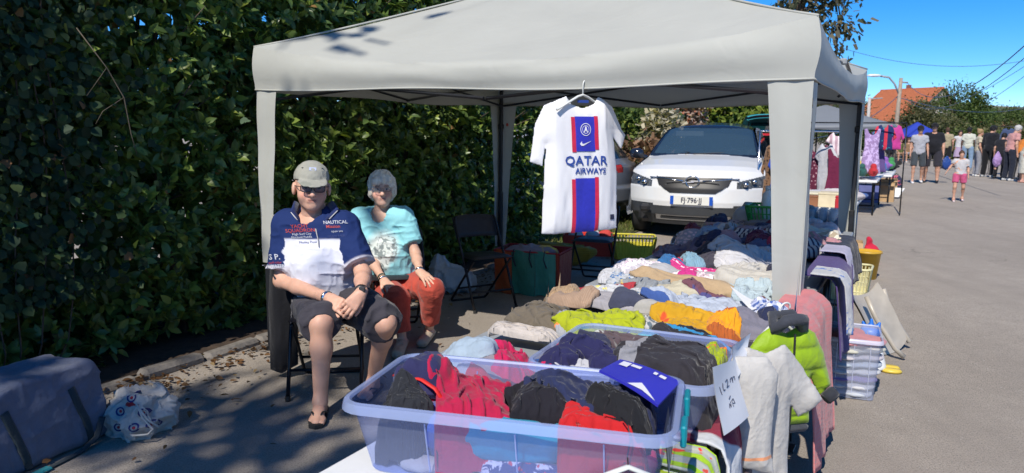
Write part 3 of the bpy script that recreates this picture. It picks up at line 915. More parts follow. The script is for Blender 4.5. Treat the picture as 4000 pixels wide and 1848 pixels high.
# ================================================================ see-through boxes
M_TUB = clear_mat('clear bluish plastic', (.46, .56, .93), .21, .2)
M_TUBRIM = clear_mat('clear plastic rim', (.46, .56, .88), .45, .2)
M_TEAL = mat('teal plastic', (.0, .22, .28), .4)
def rrect(w, d, r, n=5):
    pts = []
    for (sx, sy, a0) in ((1, 1, 0), (-1, 1, 90), (-1, -1, 180), (1, -1, 270)):
        for k in range(n+1):
            a = math.radians(a0 + 90*k/n); pts.append((sx*(w/2 - r) + r*math.cos(a), sy*(d/2 - r) + r*math.sin(a)))
    return pts
def loft(rings, closed_bottom=False):
    V_, F_ = [], []; n = len(rings[0])
    for rg in rings: V_ += rg
    for i in range(len(rings)-1):
        for k in range(n): F_.append([i*n+k, i*n+(k+1) % n, (i+1)*n+(k+1) % n, (i+1)*n+k])
    if closed_bottom: F_.append(list(range(n))[::-1])
    return V_, F_
def clear_box(label, loc, rz, w, d, h, mw=M_TUB, mr=M_TUBRIM, clips=True, rim=.021, draft=.035, sticker=False, r=.05, name='storage_box'):
    t = thing(name, label, 'box', loc, rz)
    rings = []
    for f in np.linspace(0, 1, 8):
        ww, dd = w - 2*draft*(1-f), d - 2*draft*(1-f)
        rings.append([(x, y, .004 + f*(h - .004)) for (x, y) in rrect(ww - 2*rim, dd - 2*rim, r)])
    V_, F_ = loft(rings, True); mesh_obj('wall', V_, F_, mw, t, smooth=True, autosm=40)
    rg = [[(x, y, h) for (x, y) in rrect(w - 2*rim, d - 2*rim, r)], [(x, y, h + .006) for (x, y) in rrect(w - 2*rim + .008, d - 2*rim + .008, r)], [(x, y, h + .004) for (x, y) in rrect(w - .008, d - .008, r + rim*.7)], [(x, y, h - .004) for (x, y) in rrect(w, d, r + rim)], [(x, y, h - .017) for (x, y) in rrect(w + .004, d + .004, r + rim)]]
    V_, F_ = loft(rg); mesh_obj('rim', V_, F_, mr, t, smooth=True, autosm=50)
    for sx in (-.22, .05, .30):
        for sy in (-1, 1):
            y0 = sy*(d/2 - rim - draft + .001); y1 = sy*(d/2 - rim + .001)
            MB().tube([(sx*w, y0, .02), (sx*w, y1, h - .03)], .0022, 5).build('rib', mr, t)
    if clips:
        for y in (-.10, .09):
            for sx in (1,):
                MB().box((sx*(w/2 + .006), y, h - .022), (.014, .075, .05), .004).build('clip', M_TEAL, t)
    if sticker:
        M2 = Matrix.Rotation(PI/2, 3, 'Z') @ Matrix.Rotation(PI/2 - .13, 3, 'X')
        xw = w/2 - rim - draft*.42 + .004
        def place(v2, dz=0.0):
            return [Vector((xw + dz, 0, h*.52)) + (M2 @ Vector((p[0], p[1], 0))) for p in v2]
        st = mesh_obj('sticker', place([(-.085, -.055), (.085, -.055), (.085, .055), (-.085, .055)]), [[0,1,2,3]], mat('sticker print', (.10, .10, .11), .4, var=.5, ns=30), t)
        v2, f2 = text_geo('Clip box', .032); mesh_obj('lettering', place([(p[0]+.02, p[1]+.03) for p in v2], .002), f2, M_PAPER, st, smooth=False)
        for (x0, y0, x1, y1) in ((-.08, -.05, -.03, .045), (-.02, -.05, .03, -.01), (.04, -.05, .08, -.005)):
            mesh_obj('picture', place([(x0, y0), (x1, y0), (x1, y1), (x0, y1)], .0015), [[0,1,2,3]], mat('grey print', (.35, .36, .38), .5, var=.6, ns=60), st)
    return t
TUB1_RZ = -STREET + .232
TUB1 = SV(1.64, -.845, TOPZ); TUB2 = SV(2.19, -.72, TOPZ); TUB2_RZ = -STREET + .06
clear_box('wide clear bluish plastic box with teal clips nearest the viewer, full of sportswear', TUB1, TUB1_RZ, .80, .45, .18, sticker=True)
clear_box('clear plastic box just behind the nearest one, with a dark varsity jacket on top', TUB2, TUB2_RZ, .56, .54, .155, clips=False)

# ================================================================ the heap of clothes
HU0, HV0, HS = 1.0, -2.3, .01
HU = np.zeros((720, 250)) - 1.0
uu = HU0 + HS*np.arange(720)[:, None]; vv = HV0 + HS*np.arange(250)[None, :]
HU[:] = np.where((uu > 1.30) & (uu < 6.95) & (vv > -1.55) & (vv < -.44), TOPZ, -1)
_fill = .05*fbm(np.stack([uu*4 + 0*vv, vv*4 + 0*uu, 0*uu*vv], -1), 31, 2)
HU = np.where((HU > 0) & (uu > 2.5), HU + _fill, HU)
def inbox(c, rz, w, d):
    cu, cvv = UVof(c); a = rz + STREET
    du, dv = uu - cu, vv - cvv
    x = dv*math.cos(a) + du*math.sin(a); y = -dv*math.sin(a) + du*math.cos(a)
    return (np.abs(x) < w/2) & (np.abs(y) < d/2)
b1 = inbox(TUB1, TUB1_RZ, .66, .34); b2 = inbox(TUB2, TUB2_RZ, .48, .46)
HU = np.where(b1, .868, HU); HU = np.where(b2, .868, HU); HU = np.where((uu > 1.98) & (uu < 2.5) & (vv < -1.0) & (vv > -1.5), .79, HU)
def hsample(u, v):
    i = np.clip((u - HU0)/HS, 0, 718); j = np.clip((v - HV0)/HS, 0, 248)
    a = i.astype(int); b = j.astype(int); fa = i - a; fb = j - b
    return HU[a, b]*(1-fa)*(1-fb) + HU[a+1, b]*fa*(1-fb) + HU[a, b+1]*(1-fa)*fb + HU[a+1, b+1]*fa*fb
# ---- crumpled cloth: sheets squeezed sideways until they buckle (position based cloth, a small library reused for all garments)
def crumpled_sheets(B=15, n=56, k=48, steps=56, iters=4, seed=5):
    r = np.random.default_rng(seed)
    X, Y = np.meshgrid(np.arange(n, dtype=float), np.arange(k, dtype=float), indexing='ij')
    P = np.zeros((B, n, k, 3))
    for q in range(B):
        cx, cy = [(.66, .92), (.90, .68), (.78, .78), (.72, .84), (.84, .74)][q % 5]
        z = 5.0*(fbm(np.stack([X*.10 + q*7, Y*.10, 0*X], -1), seed + q, 3) - .35) + 1.6*(fbm(np.stack([X*.25, Y*.25 + q*3, 0*X], -1), seed + q + 50, 2) - .5)
        P[q, ..., 0] = X*cx; P[q, ..., 1] = Y*cy; P[q, ..., 2] = np.maximum(z, 0)
    rim = np.zeros((n, k), bool); rim[0] = rim[-1] = True; rim[:, 0] = rim[:, -1] = True
    fix = P[:, rim, :2].copy(); V_ = np.zeros_like(P)
    def con(a, b, L0, st):
        d = b - a; L = np.sqrt((d*d).sum(-1, keepdims=True)) + 1e-9
        c = d*(.5*st*(L - L0)/L); a += c; b -= c
    R2 = math.sqrt(2)
    for s_ in range(steps):
        V_ *= .90; V_[..., 2] -= .035
        old = P.copy(); P += V_
        for _ in range(iters):
            for o in (0, 1):
                m = (n - o)//2*2; con(P[:, o:o+m:2], P[:, o+1:o+m:2], 1.0, 1.0)
                m = (k - o)//2*2; con(P[:, :, o:o+m:2], P[:, :, o+1:o+m:2], 1.0, 1.0)
                m = (n - o)//2*2
                con(P[:, o:o+m:2, :-1], P[:, o+1:o+m:2, 1:], R2, .5); con(P[:, o:o+m:2, 1:], P[:, o+1:o+m:2, :-1], R2, .5)
            for o in (0, 2):
                for e in (0, 1):
                    A_, B_ = P[:, o+e:n-2:4], P[:, o+e+2::4]; w = min(A_.shape[1], B_.shape[1]); con(A_[:, :w], B_[:, :w], 2.0, .10)
                    A_, B_ = P[:, :, o+e:k-2:4], P[:, :, o+e+2::4]; w = min(A_.shape[2], B_.shape[2]); con(A_[:, :, :w], B_[:, :, :w], 2.0, .10)
            np.maximum(P[..., 2], 0, out=P[..., 2]); P[:, rim, :2] = fix
        V_ = P - old
        hit = P[..., 2] < .05; V_[hit] *= .3
    for q in range(B):
        w, h = P[q, -1, 0, 0], P[q, 0, -1, 1]
        P[q, ..., 0] = P[q, ..., 0]/w - .5; P[q, ..., 1] = P[q, ..., 1]/h - .5
    return P
SHEETS = crumpled_sheets()
SHN, SHK = SHEETS.shape[1:3]
TEE_N = np.array(tee_poly(.30, .68, .24, .20, .085, .05, .0, .10)); TEE_N = (TEE_N - (TEE_N.min(0) + TEE_N.max(0))/2)/((TEE_N.max(0) - TEE_N.min(0))/2)
TRS_N = np.array([(-.62, 1), (.62, 1), (.80, .2), (1, -1), (.22, -1), (.04, .05), (-.04, .05), (-.22, -1), (-1, -1), (-.80, .2)])
UPPER = ('t_shirt', 'shirt', 'sweater', 'jacket', 'hooded_top', 'sweatshirt', 'blouse', 'cardigan', 'jumper', 'vest', 'bodysuit', 'pyjama_top', 'toddler_sweater', 'baby_clothes', 'fleece')
LOWER = ('trousers', 'jeans', 'leggings', 'sweatpants')
GN = [0]
def garment(name, label, ox, oy, a, b, rot, th, m, style='crumple', zg=.80, amp=None, seed=None, cat='clothes', ex=4.2, out=.18, res=.0065, group='clothes laid out on the stall', tilt=0.0, inside=None):
    """cloth laid over whatever already lies there; a along the image's width, b along its depth"""
    GN[0] += 1; seed = seed or GN[0]*13
    r = np.random.default_rng(seed)
    cu, cv_ = UVof(at(ox, oy, zg))
    n, k = max(14, int(a/res)), max(12, int(b/res))
    n, k = SHN, SHK
    S_, T_ = np.meshgrid(np.linspace(-1, 1, n), np.linspace(-1, 1, k), indexing='ij')
    Q = SHEETS[seed % len(SHEETS)]
    if r.uniform() < .5: Q = Q[::-1]*np.array([-1, 1, 1])
    if r.uniform() < .5: Q = Q[:, ::-1]*np.array([1, -1, 1])
    tee = style in ('tee', 'crumple')
    if tee:
        if style == 'tee' or (name in UPPER and r.uniform() < .6 and min(a, b) > .17): tp = TEE_N.copy()
        elif name in LOWER and r.uniform() < .7: tp = TRS_N.copy()
        else:
            an_ = np.linspace(0, 2*PI, 29)[:-1]; rd_ = (np.abs(np.cos(an_))**3.6 + np.abs(np.sin(an_))**3.6)**(-1/3.6)*(1 + .16*(r.uniform(size=28) - .6))
            rd_ = (rd_ + np.roll(rd_, 1) + np.roll(rd_, -1))/3; tp = np.stack([rd_*np.cos(an_), rd_*np.sin(an_)], -1)
        tp = np.clip(tp, -.995, .995)*np.array([a/2, b/2]); style = 'crumple'
    # square -> rounded outline
    mx = np.maximum(np.abs(S_), np.abs(T_)) + 1e-9
    rr = (np.abs(S_)**ex + np.abs(T_)**ex)**(1/ex)
    f = mx/np.maximum(rr, 1e-9)
    s, t = S_*f, T_*f
    ang = np.arctan2(t, s)
    wob = 1 + out*(fbm(np.stack([np.cos(ang)*1.6, np.sin(ang)*1.6, 0*ang + seed*.37], -1), seed, 2) - .5)*2*mx**2
    x, y = s*a/2*wob, t*b/2*wob
    if tee:
        sd_ = poly_sdf(np.stack([S_*a/2, T_*b/2], -1), tp); x, y = Q[..., 0]*a, Q[..., 1]*b
    if style == 'crumple' and not tee:
        sw = .06*np.stack([fbm(np.stack([x*7, y*7, 0*x], -1), seed+1, 2) - .5, fbm(np.stack([x*7, y*7, 0*x + 5], -1), seed+2, 2) - .5], -1)
        x = x + sw[..., 0]*min(1, a/.3); y = y + sw[..., 1]*min(1, b/.3)
    ca, sa = math.cos(rot), math.sin(rot)
    v_ = cv_ + x*ca - y*sa; u_ = cu + x*sa + y*ca
    if inside is not None:                                  # keep to the inside of a box
        bc, brz, bw, bd = inside; bu, bv = UVof(bc); aa = brz + STREET
        lx = (v_ - bv)*math.cos(aa) + (u_ - bu)*math.sin(aa); ly = -(v_ - bv)*math.sin(aa) + (u_ - bu)*math.cos(aa)
        lx = np.clip(lx, -bw/2, bw/2); ly = np.clip(ly, -bd/2, bd/2)
        v_ = bv + lx*math.cos(aa) - ly*math.sin(aa); u_ = bu + lx*math.sin(aa) + ly*math.cos(aa)
    base = 0
    for (du, dv, w) in ((0, 0, .4), (.035, 0, .15), (-.035, 0, .15), (0, .035, .15), (0, -.035, .15)):
        q = hsample(u_ + du, v_ + dv); base = base + w*np.where(q < 0, TOPZ - .0, q)
    hb = base - TOPZ; base = TOPZ + np.where(hb < .17, hb, .17 + .12*(1 - np.exp(-np.maximum(hb - .17, 0)/.12)))
    th = th*.72
    # overhang past the table edges bends down
    over = np.maximum(v_ - (-.435), 0) + np.maximum(-1.55 - v_, 0)
    sgn = np.where(v_ > -1, 1, -1)
    r01 = mx
    prof = np.sqrt(np.clip(1 - r01**8, 0, 1))
    if tee: prof = np.sqrt(np.clip(-sd_/.02, 0, 1))
    A = amp if amp is not None else {'crumple': .018, 'fold': .008, 'roll': .010, 'flat': .004}[style]
    d1 = r.uniform(0, PI); c1, s1 = math.cos(d1), math.sin(d1)
    px_, py_ = x*c1 + y*s1, -x*s1 + y*c1
    P1 = np.stack([px_*15, py_*5, 0*x], -1); P1 = P1 + .9*np.stack([fbm(P1*.7, seed+3, 2), fbm(P1*.7, seed+4, 2), 0*x], -1)
    P2 = np.stack([py_*26 + 3, px_*10, 0*x], -1); P2 = P2 + .7*np.stack([fbm(P2*.6, seed+5, 2), fbm(P2*.6, seed+6, 2), 0*x], -1)
    w = (ridge(P1, seed)**2.4 - .33) + .45*(ridge(P2, seed+9)**2.2 - .33)
    for q in range(3 if style in ('crumple', 'fold') else 1):         # flaps folded back over the cloth
        an_ = r.uniform(0, 6.28); of_ = r.uniform(-.12, .25)*min(a, b)
        dd_ = x*math.cos(an_) + y*math.sin(an_) - of_ + .05*(fbm(np.stack([x*9, y*9, 0*x + q], -1), seed + 20 + q, 2) - .5)
        w = w + .75*np.clip(dd_/.012, 0, 1)*np.exp(-np.clip(dd_, 0, 1)/.16)
    w = w + .16*(ridge(P2*2.0, seed + 11)**2 - .35)
    ph = px_*r.uniform(22, 30) + 2.6*fbm(np.stack([x*7, y*7, 0*x + 4], -1), seed + 31, 2) + .5*py_*r.uniform(-6, 6)
    pl = (1 - np.abs(np.sin(ph*PI*.5)))**1.4
    msk = np.clip((fbm(np.stack([x*6, y*6, 0*x + 9], -1), seed + 33, 2) - .40)*5, 0, 1)
    w = w + (.42 if style == 'crumple' else .22)*(pl - .35)*msk
    lump = (fbm(np.stack([x*5, y*5, 0*x + 2], -1), seed+12, 2) - .45)
    z = base + th*prof*(1 + (.55 if style == 'crumple' else .2)*lump) + A*w*(.35 + .65*prof) + tilt*y/b
    cell = .5*(a/SHN + b/SHK)
    if tee: z = base + .004 + Q[..., 2]*cell*.95 + th*.55*np.clip(-sd_/(.22*min(a, b)), 0, 1)**.7*(1 + .5*lump)
    elif style in ('fold', 'roll'): z = z + .22*Q[..., 2]*cell*prof
    if style == 'roll':
        z = base + th*np.sqrt(np.clip(1 - np.abs(T_)**2.4, 0, 1))*np.clip(1.15 - np.abs(S_)**6, .5, 1) + A*w
    for _ in range(0 if tee else 1):                        # cloth has no knife edges: relax the folds a little
        zp = np.pad(z, 1, mode='edge'); z = .36*z + .16*(zp[:-2, 1:-1] + zp[2:, 1:-1] + zp[1:-1, :-2] + zp[1:-1, 2:])
    z = np.maximum(z, base + .004)
    dn = over
    v2 = np.where(over > 0, np.where(sgn > 0, -.435, -1.55) + sgn*(.018 + .05*(1 - np.exp(-over/.06))), v_)
    z = z - dn*.98 - np.where(over > 0, 0, 0)
    top = np.stack([u_, v2, z], -1).reshape(-1, 3)
    per = [i*k for i in range(n)] + [(n-1)*k + j for j in range(1, k)] + [i*k + k-1 for i in range(n-2, -1, -1)] + [j for j in range(k-2, 0, -1)]
    per = np.array(per); m_ = len(per)
    cen = np.array([cu, cv_])
    rings = []
    bz = np.minimum(base.reshape(-1)[per] - dn.reshape(-1)[per]*.98 - .003, top[per, 2])
    lay = {'fold': max(2, int(th/.013)), 'crumple': 1, 'roll': 1, 'flat': 1}[style]
    for q in range(lay):
        f0 = 1 - (q + .5)/lay; f1 = 1 - (q + 1)/lay
        zt = top[per, 2]
        for (ff, ins) in ((f0, 1.012), (f1, .975)):
            rg = top[per].copy(); rg[:, :2] = cen + (rg[:, :2] - cen)*ins
            jit = .006*(vnoise(np.stack([top[per, 0]*25, top[per, 1]*25, 0*zt + q*3.1 + ff], -1), seed) - .5)
            rg[:, 2] = bz + (zt - bz)*ff + (jit if ff > 0 else 0); rings.append(rg)
    pts = np.concatenate([top] + rings)
    F_ = []
    idx = np.arange(n*k).reshape(n, k)
    F_.append(np.stack([idx[:-1, :-1], idx[1:, :-1], idx[1:, 1:], idx[:-1, 1:]], -1).reshape(-1, 4))
    prev = per
    for q in range(len(rings)):
        cur = n*k + q*m_ + np.arange(m_)
        F_.append(np.stack([prev, cur, np.roll(cur, -1), np.roll(prev, -1)], -1)); prev = cur
    F_ = np.concatenate(F_)
    if tee:                                                 # keep the garment outline only, with a closed underside
        q4 = np.stack([idx[:-1, :-1], idx[1:, :-1], idx[1:, 1:], idx[:-1, 1:]], -1).reshape(-1, 4)
        q4 = q4[(sd_.reshape(-1)[q4] < .004).all(1)]
        e = np.concatenate([q4[:, [0, 1]], q4[:, [1, 2]], q4[:, [2, 3]], q4[:, [3, 0]]])
        key = np.sort(e, 1); _, iv, ct = np.unique(key, axis=0, return_inverse=True, return_counts=True)
        e = e[ct[iv.reshape(-1)] == 1]
        be = np.unique(e); g0, g1 = np.gradient(sd_, a/(n-1), b/(k-1)); gl = np.sqrt(g0*g0 + g1*g1) + 1e-6
        tg = top.reshape(n, k, 3); d0, d1 = np.gradient(tg, a/(n-1), b/(k-1), axis=(0, 1))     # pull the rim onto the outline
        mv = (-np.clip(sd_, -.012, .012)/gl)[..., None]; tg2 = tg + d0*(mv*(g0/gl)[..., None]) + d1*(mv*(g1/gl)[..., None])
        top[be] = tg2.reshape(-1, 3)[be]
        low = top.copy(); low[:, 2] = np.minimum(base.reshape(-1) - dn.reshape(-1)*.98 - (.10 if inside is not None else .012), top[:, 2] - .004)
        pts = np.concatenate([top, low]); N0 = len(top)
        F_ = np.concatenate([q4, np.stack([e[:, 1], e[:, 0], e[:, 0] + N0, e[:, 1] + N0], -1)])
        used, inv_ = np.unique(F_, return_inverse=True); pts = pts[used]; F_ = inv_.reshape(F_.shape)
    # world -> local, object turned so that its x runs along the garment
    cz = float(base.mean())
    c = SV(cu, cv_, cz); rz = -STREET + rot
    W = np.stack([UX*pts[:, 0] + UY*pts[:, 1], UY*pts[:, 0] - UX*pts[:, 1], pts[:, 2]], -1) - np.array(c)
    cr, sr = math.cos(-rz), math.sin(-rz)
    Lc = np.stack([W[:, 0]*cr - W[:, 1]*sr, W[:, 0]*sr + W[:, 1]*cr, W[:, 2]], -1)
    o = mesh_obj(name, Lc, F_[:, ::-1].copy(), m, None, smooth=True, loc=c)
    o.rotation_euler = (0, 0, rz)
    tag(o, label, cat, group)
    # raise the height map
    ok = (over.reshape(-1) <= 0)
    if tee: ok &= sd_.reshape(-1) < 0
    for (oi, oj) in ((0, 0), (1, 0), (0, 1), (1, 1)):
        ii = np.clip(((top[ok, 0] - HU0)/HS).astype(int) + oi, 0, 719); jj = np.clip(((top[ok, 1] - HV0)/HS).astype(int) + oj, 0, 249)
        np.maximum.at(HU, (ii, jj), top[ok, 2]*.96 + .04*HU[ii, jj].clip(TOPZ))
    return o
W_ = '#e6e6ea'
GARM = [
 # far shaded end
 ('sweater','folded maroon sweater at the far end of the stall before the white car',1768,577,.36,.30,.1,.10,cloth('#6e2438'),'fold'),
 ('shirt','pale lilac shirt spread flat right of the maroon sweater',1868,577,0.62,0.5,.0,0.03,cloth('#b9b4cc'),'tee'),
 ('t_shirt','crumpled dark red top lying on the lilac shirt near the gazebo leg',1918,584,.30,.26,.5,.06,cloth('#7a1f30'),'crumple'),
 ('sweater','maroon knitted sweater at the far right corner beside the green basket',1968,566,.34,.25,-.2,.07,cloth('#6b2136'),'crumple'),
 ('t_shirt','grey blue top with white zigzag print below the far maroon sweater',1972,583,.36,.28,.2,.05,cloth('#8d93ad','floral','#d8d8de',22,thr=.6),'crumple'),
 ('shoe_bag','small red and grey shoe bag between the maroon sweater and lilac shirt',1832,589,.24,.16,.3,.07,cloth('#8b2a3a','patch','#9a93a6',14,thr=.5),'crumple'),
 ('trousers','khaki grey folded trousers in the shade behind the charcoal ones',1862,604,.50,.25,-.1,.05,cloth('#77706f'),'fold'),
 ('t_shirt','dusty mauve top below the dark red one in the shade',1902,602,.30,.24,.3,.05,cloth('#9a8494'),'crumple'),
 ('shirt','lilac blue shirt heaped beside the gazebo leg in the shade',1962,600,.38,.26,0,.06,cloth('#a9aac8'),'crumple'),
 ('shirt','purple grey shirt with brick red print at the shaded left edge',1715,612,0.5,0.46,.15,0.03,cloth('#6f6580','patch','#93635f',5,thr=.56),'tee'),
 ('trousers','blue grey jeans partly under the white heap in the shade',1870,619,.5,.3,.1,.05,cloth('#585d80'),'crumple'),
 ('dress','dark plum dress at the edge of the shade beside the red cap',1938,622,.34,.28,-.2,.05,cloth('#5a2440'),'crumple'),
 ('trousers','charcoal cargo trousers with a silver zip heaped at the shadow line',1790,634,.40,.42,.9,.12,cloth('#3d3b48'),'crumple'),
 ('sweater','red knitted top right beside the gazebo leg at the shadow line',1978,634,.26,.24,.3,.08,cloth('#c8324a'),'crumple'),
 # middle, sunlit
 ('t_shirt','bright blue shirt sleeve reaching off the left edge of the table',1562,652,.40,.16,.1,.03,cloth('#2f7fd6'),'crumple'),
 ('blouse','white lace blouse heaped at the left edge by the yellow basket',1622,660,.50,.34,.2,.09,cloth('#dcd8ec','floral','#f2e9f4',26,thr=.5,c3='#e7c3d6'),'crumple'),
 ('baby_clothes','cream baby romper behind the blue hat',1655,646,.30,.2,0,.05,cloth('#ded6d2'),'crumple'),
 ('sun_hat','blue denim sun hat lying among the baby clothes',1690,653,.24,.22,.2,.11,cloth('#2e66a8'),'crumple'),
 ('hat','red and white knitted hat beside the pale blue gloves',1722,640,.15,.24,.2,.09,cloth('#d81c44','dots','#f0e6ea',16,thr=.3),'crumple'),
 ('gloves','pale blue woollen gloves between the hat and charcoal trousers',1744,645,.18,.25,.5,.08,cloth('#86b5d6','knit','#5f8fb8',120,0),'crumple'),
 ('skirt','hot pink spotted skirt in front of the charcoal trousers',1775,665,.55,.12,.05,.03,cloth('#e8357f','dots','#f6d3e2',30,thr=.33),'crumple'),
 ('t_shirt','white T-shirt heaped at the shadow line right of the charcoal trousers',1860,640,0.46,0.4,.2,0.05,cloth('#e4e3ee'),'tee'),
 ('t_shirt','white top with small red print next to the red knitted top',1935,640,.30,.28,-.2,.08,cloth('#dcdbe6','dots','#c7435a',12,thr=.16),'crumple'),
 ('leggings','grey brown leggings rolled under the white T-shirt',1845,660,.34,.18,.15,.06,cloth('#6e655f'),'crumple'),
 ('hooded_top','cream hooded top standing up in a peak beside the gazebo leg',1918,662,0.48,0.42,-.6,0.07,cloth('#d9d4cc'),'tee'),
 ('trousers','navy trousers beside the gazebo leg behind the cream hooded top',1968,662,.26,.3,.2,.06,cloth('#23263c'),'crumple'),
 ('blanket','light grey cotton blanket laid flat across the middle of the stall',1790,679,.95,.22,.03,.025,cloth('#c2c3cc'),'flat'),
 ('t_shirt','white and navy bundled shirt at the left edge below the bright blue sleeve',1538,674,.20,.24,.3,.06,cloth('#dfe2ee','patch','#39466e',9,thr=.55),'crumple'),
 ('shirt','white shirt with blue leaf print left of the tan trousers',1588,687,.36,.22,0,.05,cloth('#cfd8e6','floral','#3d6ea6',24,thr=.53),'crumple'),
 ('baby_clothes','pale pink baby bodysuit in front of the grey blanket',1752,685,.42,.14,.05,.035,cloth('#e6c2d2','floral','#f2dce4',20,thr=.5),'crumple'),
 ('baby_clothes','small hot pink sock on the pale pink bodysuit',1728,684,.09,.07,.3,.04,cloth('#ee2f86'),'crumple'),
 ('sweater','thick cream knitted sweater right of the tan trousers',1892,694,.52,.26,.1,.09,cloth('#d8d2c6','knit','#b8b0a2',90,0),'fold'),
 ('trousers','long tan trousers folded across the middle of the stall',1722,697,.80,.22,-.04,.07,cloth('#c5a078'),'roll'),
 ('sweater','cream folded sweater below the tan trousers',1680,714,.50,.20,.25,.06,cloth('#d9cba8'),'fold'),
 ('t_shirt','grey T-shirt with yellow lettering left of the tan trousers',1600,706,0.46,0.34,-.1,0.03,cloth('#8f959b','patch','#e3c63a',8,thr=.62),'tee'),
 ('sweater','red folded sweater at the left edge beside the grey T-shirt',1522,708,.42,.18,.1,.05,cloth('#b3303a'),'crumple'),
 ('sweater','faded rose top under the beige woollen hat',1478,717,.26,.18,.2,.04,cloth('#8f5a5c'),'crumple'),
 ('t_shirt','white T-shirt with yellow print in front of the red sweater',1545,726,0.52,0.36,-0.25,0.03,cloth('#dfe4ee','patch','#e6d94a',9,thr=.6),'tee'),
 ('shirt','white and blue dotted shirt beside the cream sweater',1632,728,.34,.22,.2,.04,cloth('#d6dbe0','dots','#46657f',32,thr=.28),'crumple'),
 ('baby_clothes','brown and purple baby romper heaped under the paper notice',1776,722,.34,.14,-.2,.05,cloth('#6e4450','patch','#4c4a7c',10,thr=.5),'crumple'),
 ('baby_clothes','light blue baby jacket with brown bear patch',1896,711,0.36,0.3,.1,0.05,cloth('#bcd9ea','patch','#6d4a44',4.2,thr=.60),'tee'),
 ('sock','small indigo sock on the bare table beside the gazebo leg',1972,712,.14,.10,.6,.03,cloth('#3c3a78'),'crumple'),
 ('trousers','grey jogging trousers folded below the yellow print T-shirt',1545,747,.46,.16,-.25,.05,cloth('#a9a5ac'),'fold'),
 ('trousers','dark slate folded trousers right of the grey jogging trousers',1612,754,.38,.2,.1,.06,cloth('#3e4256'),'fold'),
 ('shirt','blue folded shirt under the corner of the pale blue one',1655,748,.22,.16,.05,.06,cloth('#3c58a0'),'fold'),
 ('shirt','pale blue cotton shirt spread wide in the middle of the stall',1762,748,0.7,0.42,-.15,0.03,cloth('#bccbea'),'tee'),
 ('hat','beige cable knitted hat at the left edge of the stall',1418,716,.22,.18,.2,.10,cloth('#b99674','knit','#8e6c4e',110,0),'crumple'),
 ('scarf','beige knitted scarf rolled beside the beige hat',1440,735,.36,.14,-.25,.07,cloth('#b6937a','knit','#8c6a50',110,0),'roll'),
 ('jacket','olive brown cotton jacket heaped at the left edge',1362,775,.46,.36,.12,.13,cloth('#6a6052'),'crumple'),
 ('t_shirt','light grey T-shirt with an orange stripe left of the lime shirt',1448,790,.20,.30,.2,.08,cloth('#b0b4be','band','#e88a4a',-.07,1,thr=.012),'crumple'),
 ('shirt','white and grey striped shirt behind the lime T-shirt',1590,786,.30,.34,-.5,.06,cloth('#d9dde0','stripe','#5d6c78',26,1,thr=.35),'crumple'),
 ('trousers','pale grey jogging trousers rolled above the orange top',1702,784,.54,.17,.10,.075,cloth('#b9b4ac'),'fold'),
 ('shirt','pale blue sleeve hanging below the paper notice',1862,786,.18,.34,.2,.04,cloth('#b9c8ea'),'crumple'),
 ('hat','tan knitted baby hat beside a red ball of wool',1892,768,.14,.14,0,.06,cloth('#a8977c'),'crumple'),
 ('hat','small red woollen hat beside the gazebo leg',1916,767,.10,.10,0,.07,cloth('#d01f32'),'crumple'),
 ('cardigan','slate grey cardigan folded near the green jacket',1896,808,.30,.26,.1,.08,cloth('#7b7888'),'fold'),
 ('jacket','navy jacket with red white and blue trim beside the gazebo leg',1975,795,.34,.34,.4,.12,cloth('#232a48','band','#e9e9f0',.06,1,thr=.014),'crumple'),
 ('shirt','blue and white checked shirt left of the navy jacket',1938,778,.22,.24,.5,.07,cloth('#4a64b4','check','#e6e9f2',24,thr=.4),'crumple'),
 ('toddler_sweater','yellow orange child top with red patches and zigzag stitching',1738,806,0.5,0.34,.08,0.05,cloth('#e79a1c','patch','#c9502c',7,thr=.63),'tee'),
 ('vest','child vest with brown and orange bound collar beside the yellow top',1822,815,.18,.20,.2,.08,cloth('#c45a26','band','#e79a1c',.0,1,thr=.04),'crumple'),
 ('sweatshirt','grey beige child sweatshirt below the orange collar',1826,838,.22,.18,-.5,.05,cloth('#b4a49c'),'crumple'),
 ('fleece','cream fleece jacket with black ribbons at the left edge',1318,820,.42,.20,.0,.09,cloth('#dcccc0'),'crumple'),
 ('t_shirt','lime green T-shirt with turquoise dragon print',1518,795,0.46,0.44,-0.45,0.05,cloth('#b3c21c','patch','#3aa79a',6,thr=.66),'tee'),
 ('trousers','dark brown grey patterned trousers in front of the lime T-shirt',1575,846,.50,.16,0,.05,cloth('#5a4c52','patch','#b9bdb9',8,thr=.55),'crumple'),
 ('cap','small aqua baby cap in front of the yellow top',1640,826,.10,.08,0,.05,cloth('#5cd0cc'),'crumple'),
 ('t_shirt','royal blue T-shirt under the cream fleece',1262,842,0.5,0.3,.05,0.03,cloth('#2f63b4'),'tee'),
 ('trousers','slate navy trousers with a turquoise ribbon bow',1420,846,.44,.24,-.2,.06,cloth('#33364e','band','#1f9fae',-.05,1,thr=.012),'crumple'),
 ('jacket','black jacket with an orange and blue zip strip',1738,833,.42,.18,-.05,.07,cloth('#2a2a30','band','#2f86b8',.02,1,thr=.010),'crumple'),
 ('socks','lime and orange child socks at the right rim of the second box',1822,866,.16,.24,.3,.05,cloth('#a9c41c','patch','#e07a2c',12,thr=.52),'crumple'),
 # second box and the stack to its left
 ('sweater','purple sweater with turquoise squares folded under the pale blue jeans',1178,872,.36,.26,.0,.09,cloth('#4a4488','check','#3f9a9a',9,thr=.2),'fold'),
 ('trousers','grey folded trousers at the bottom of the left stack beside the pink sweater',1225,886,.24,.22,.1,.07,cloth('#8d8490'),'fold'),
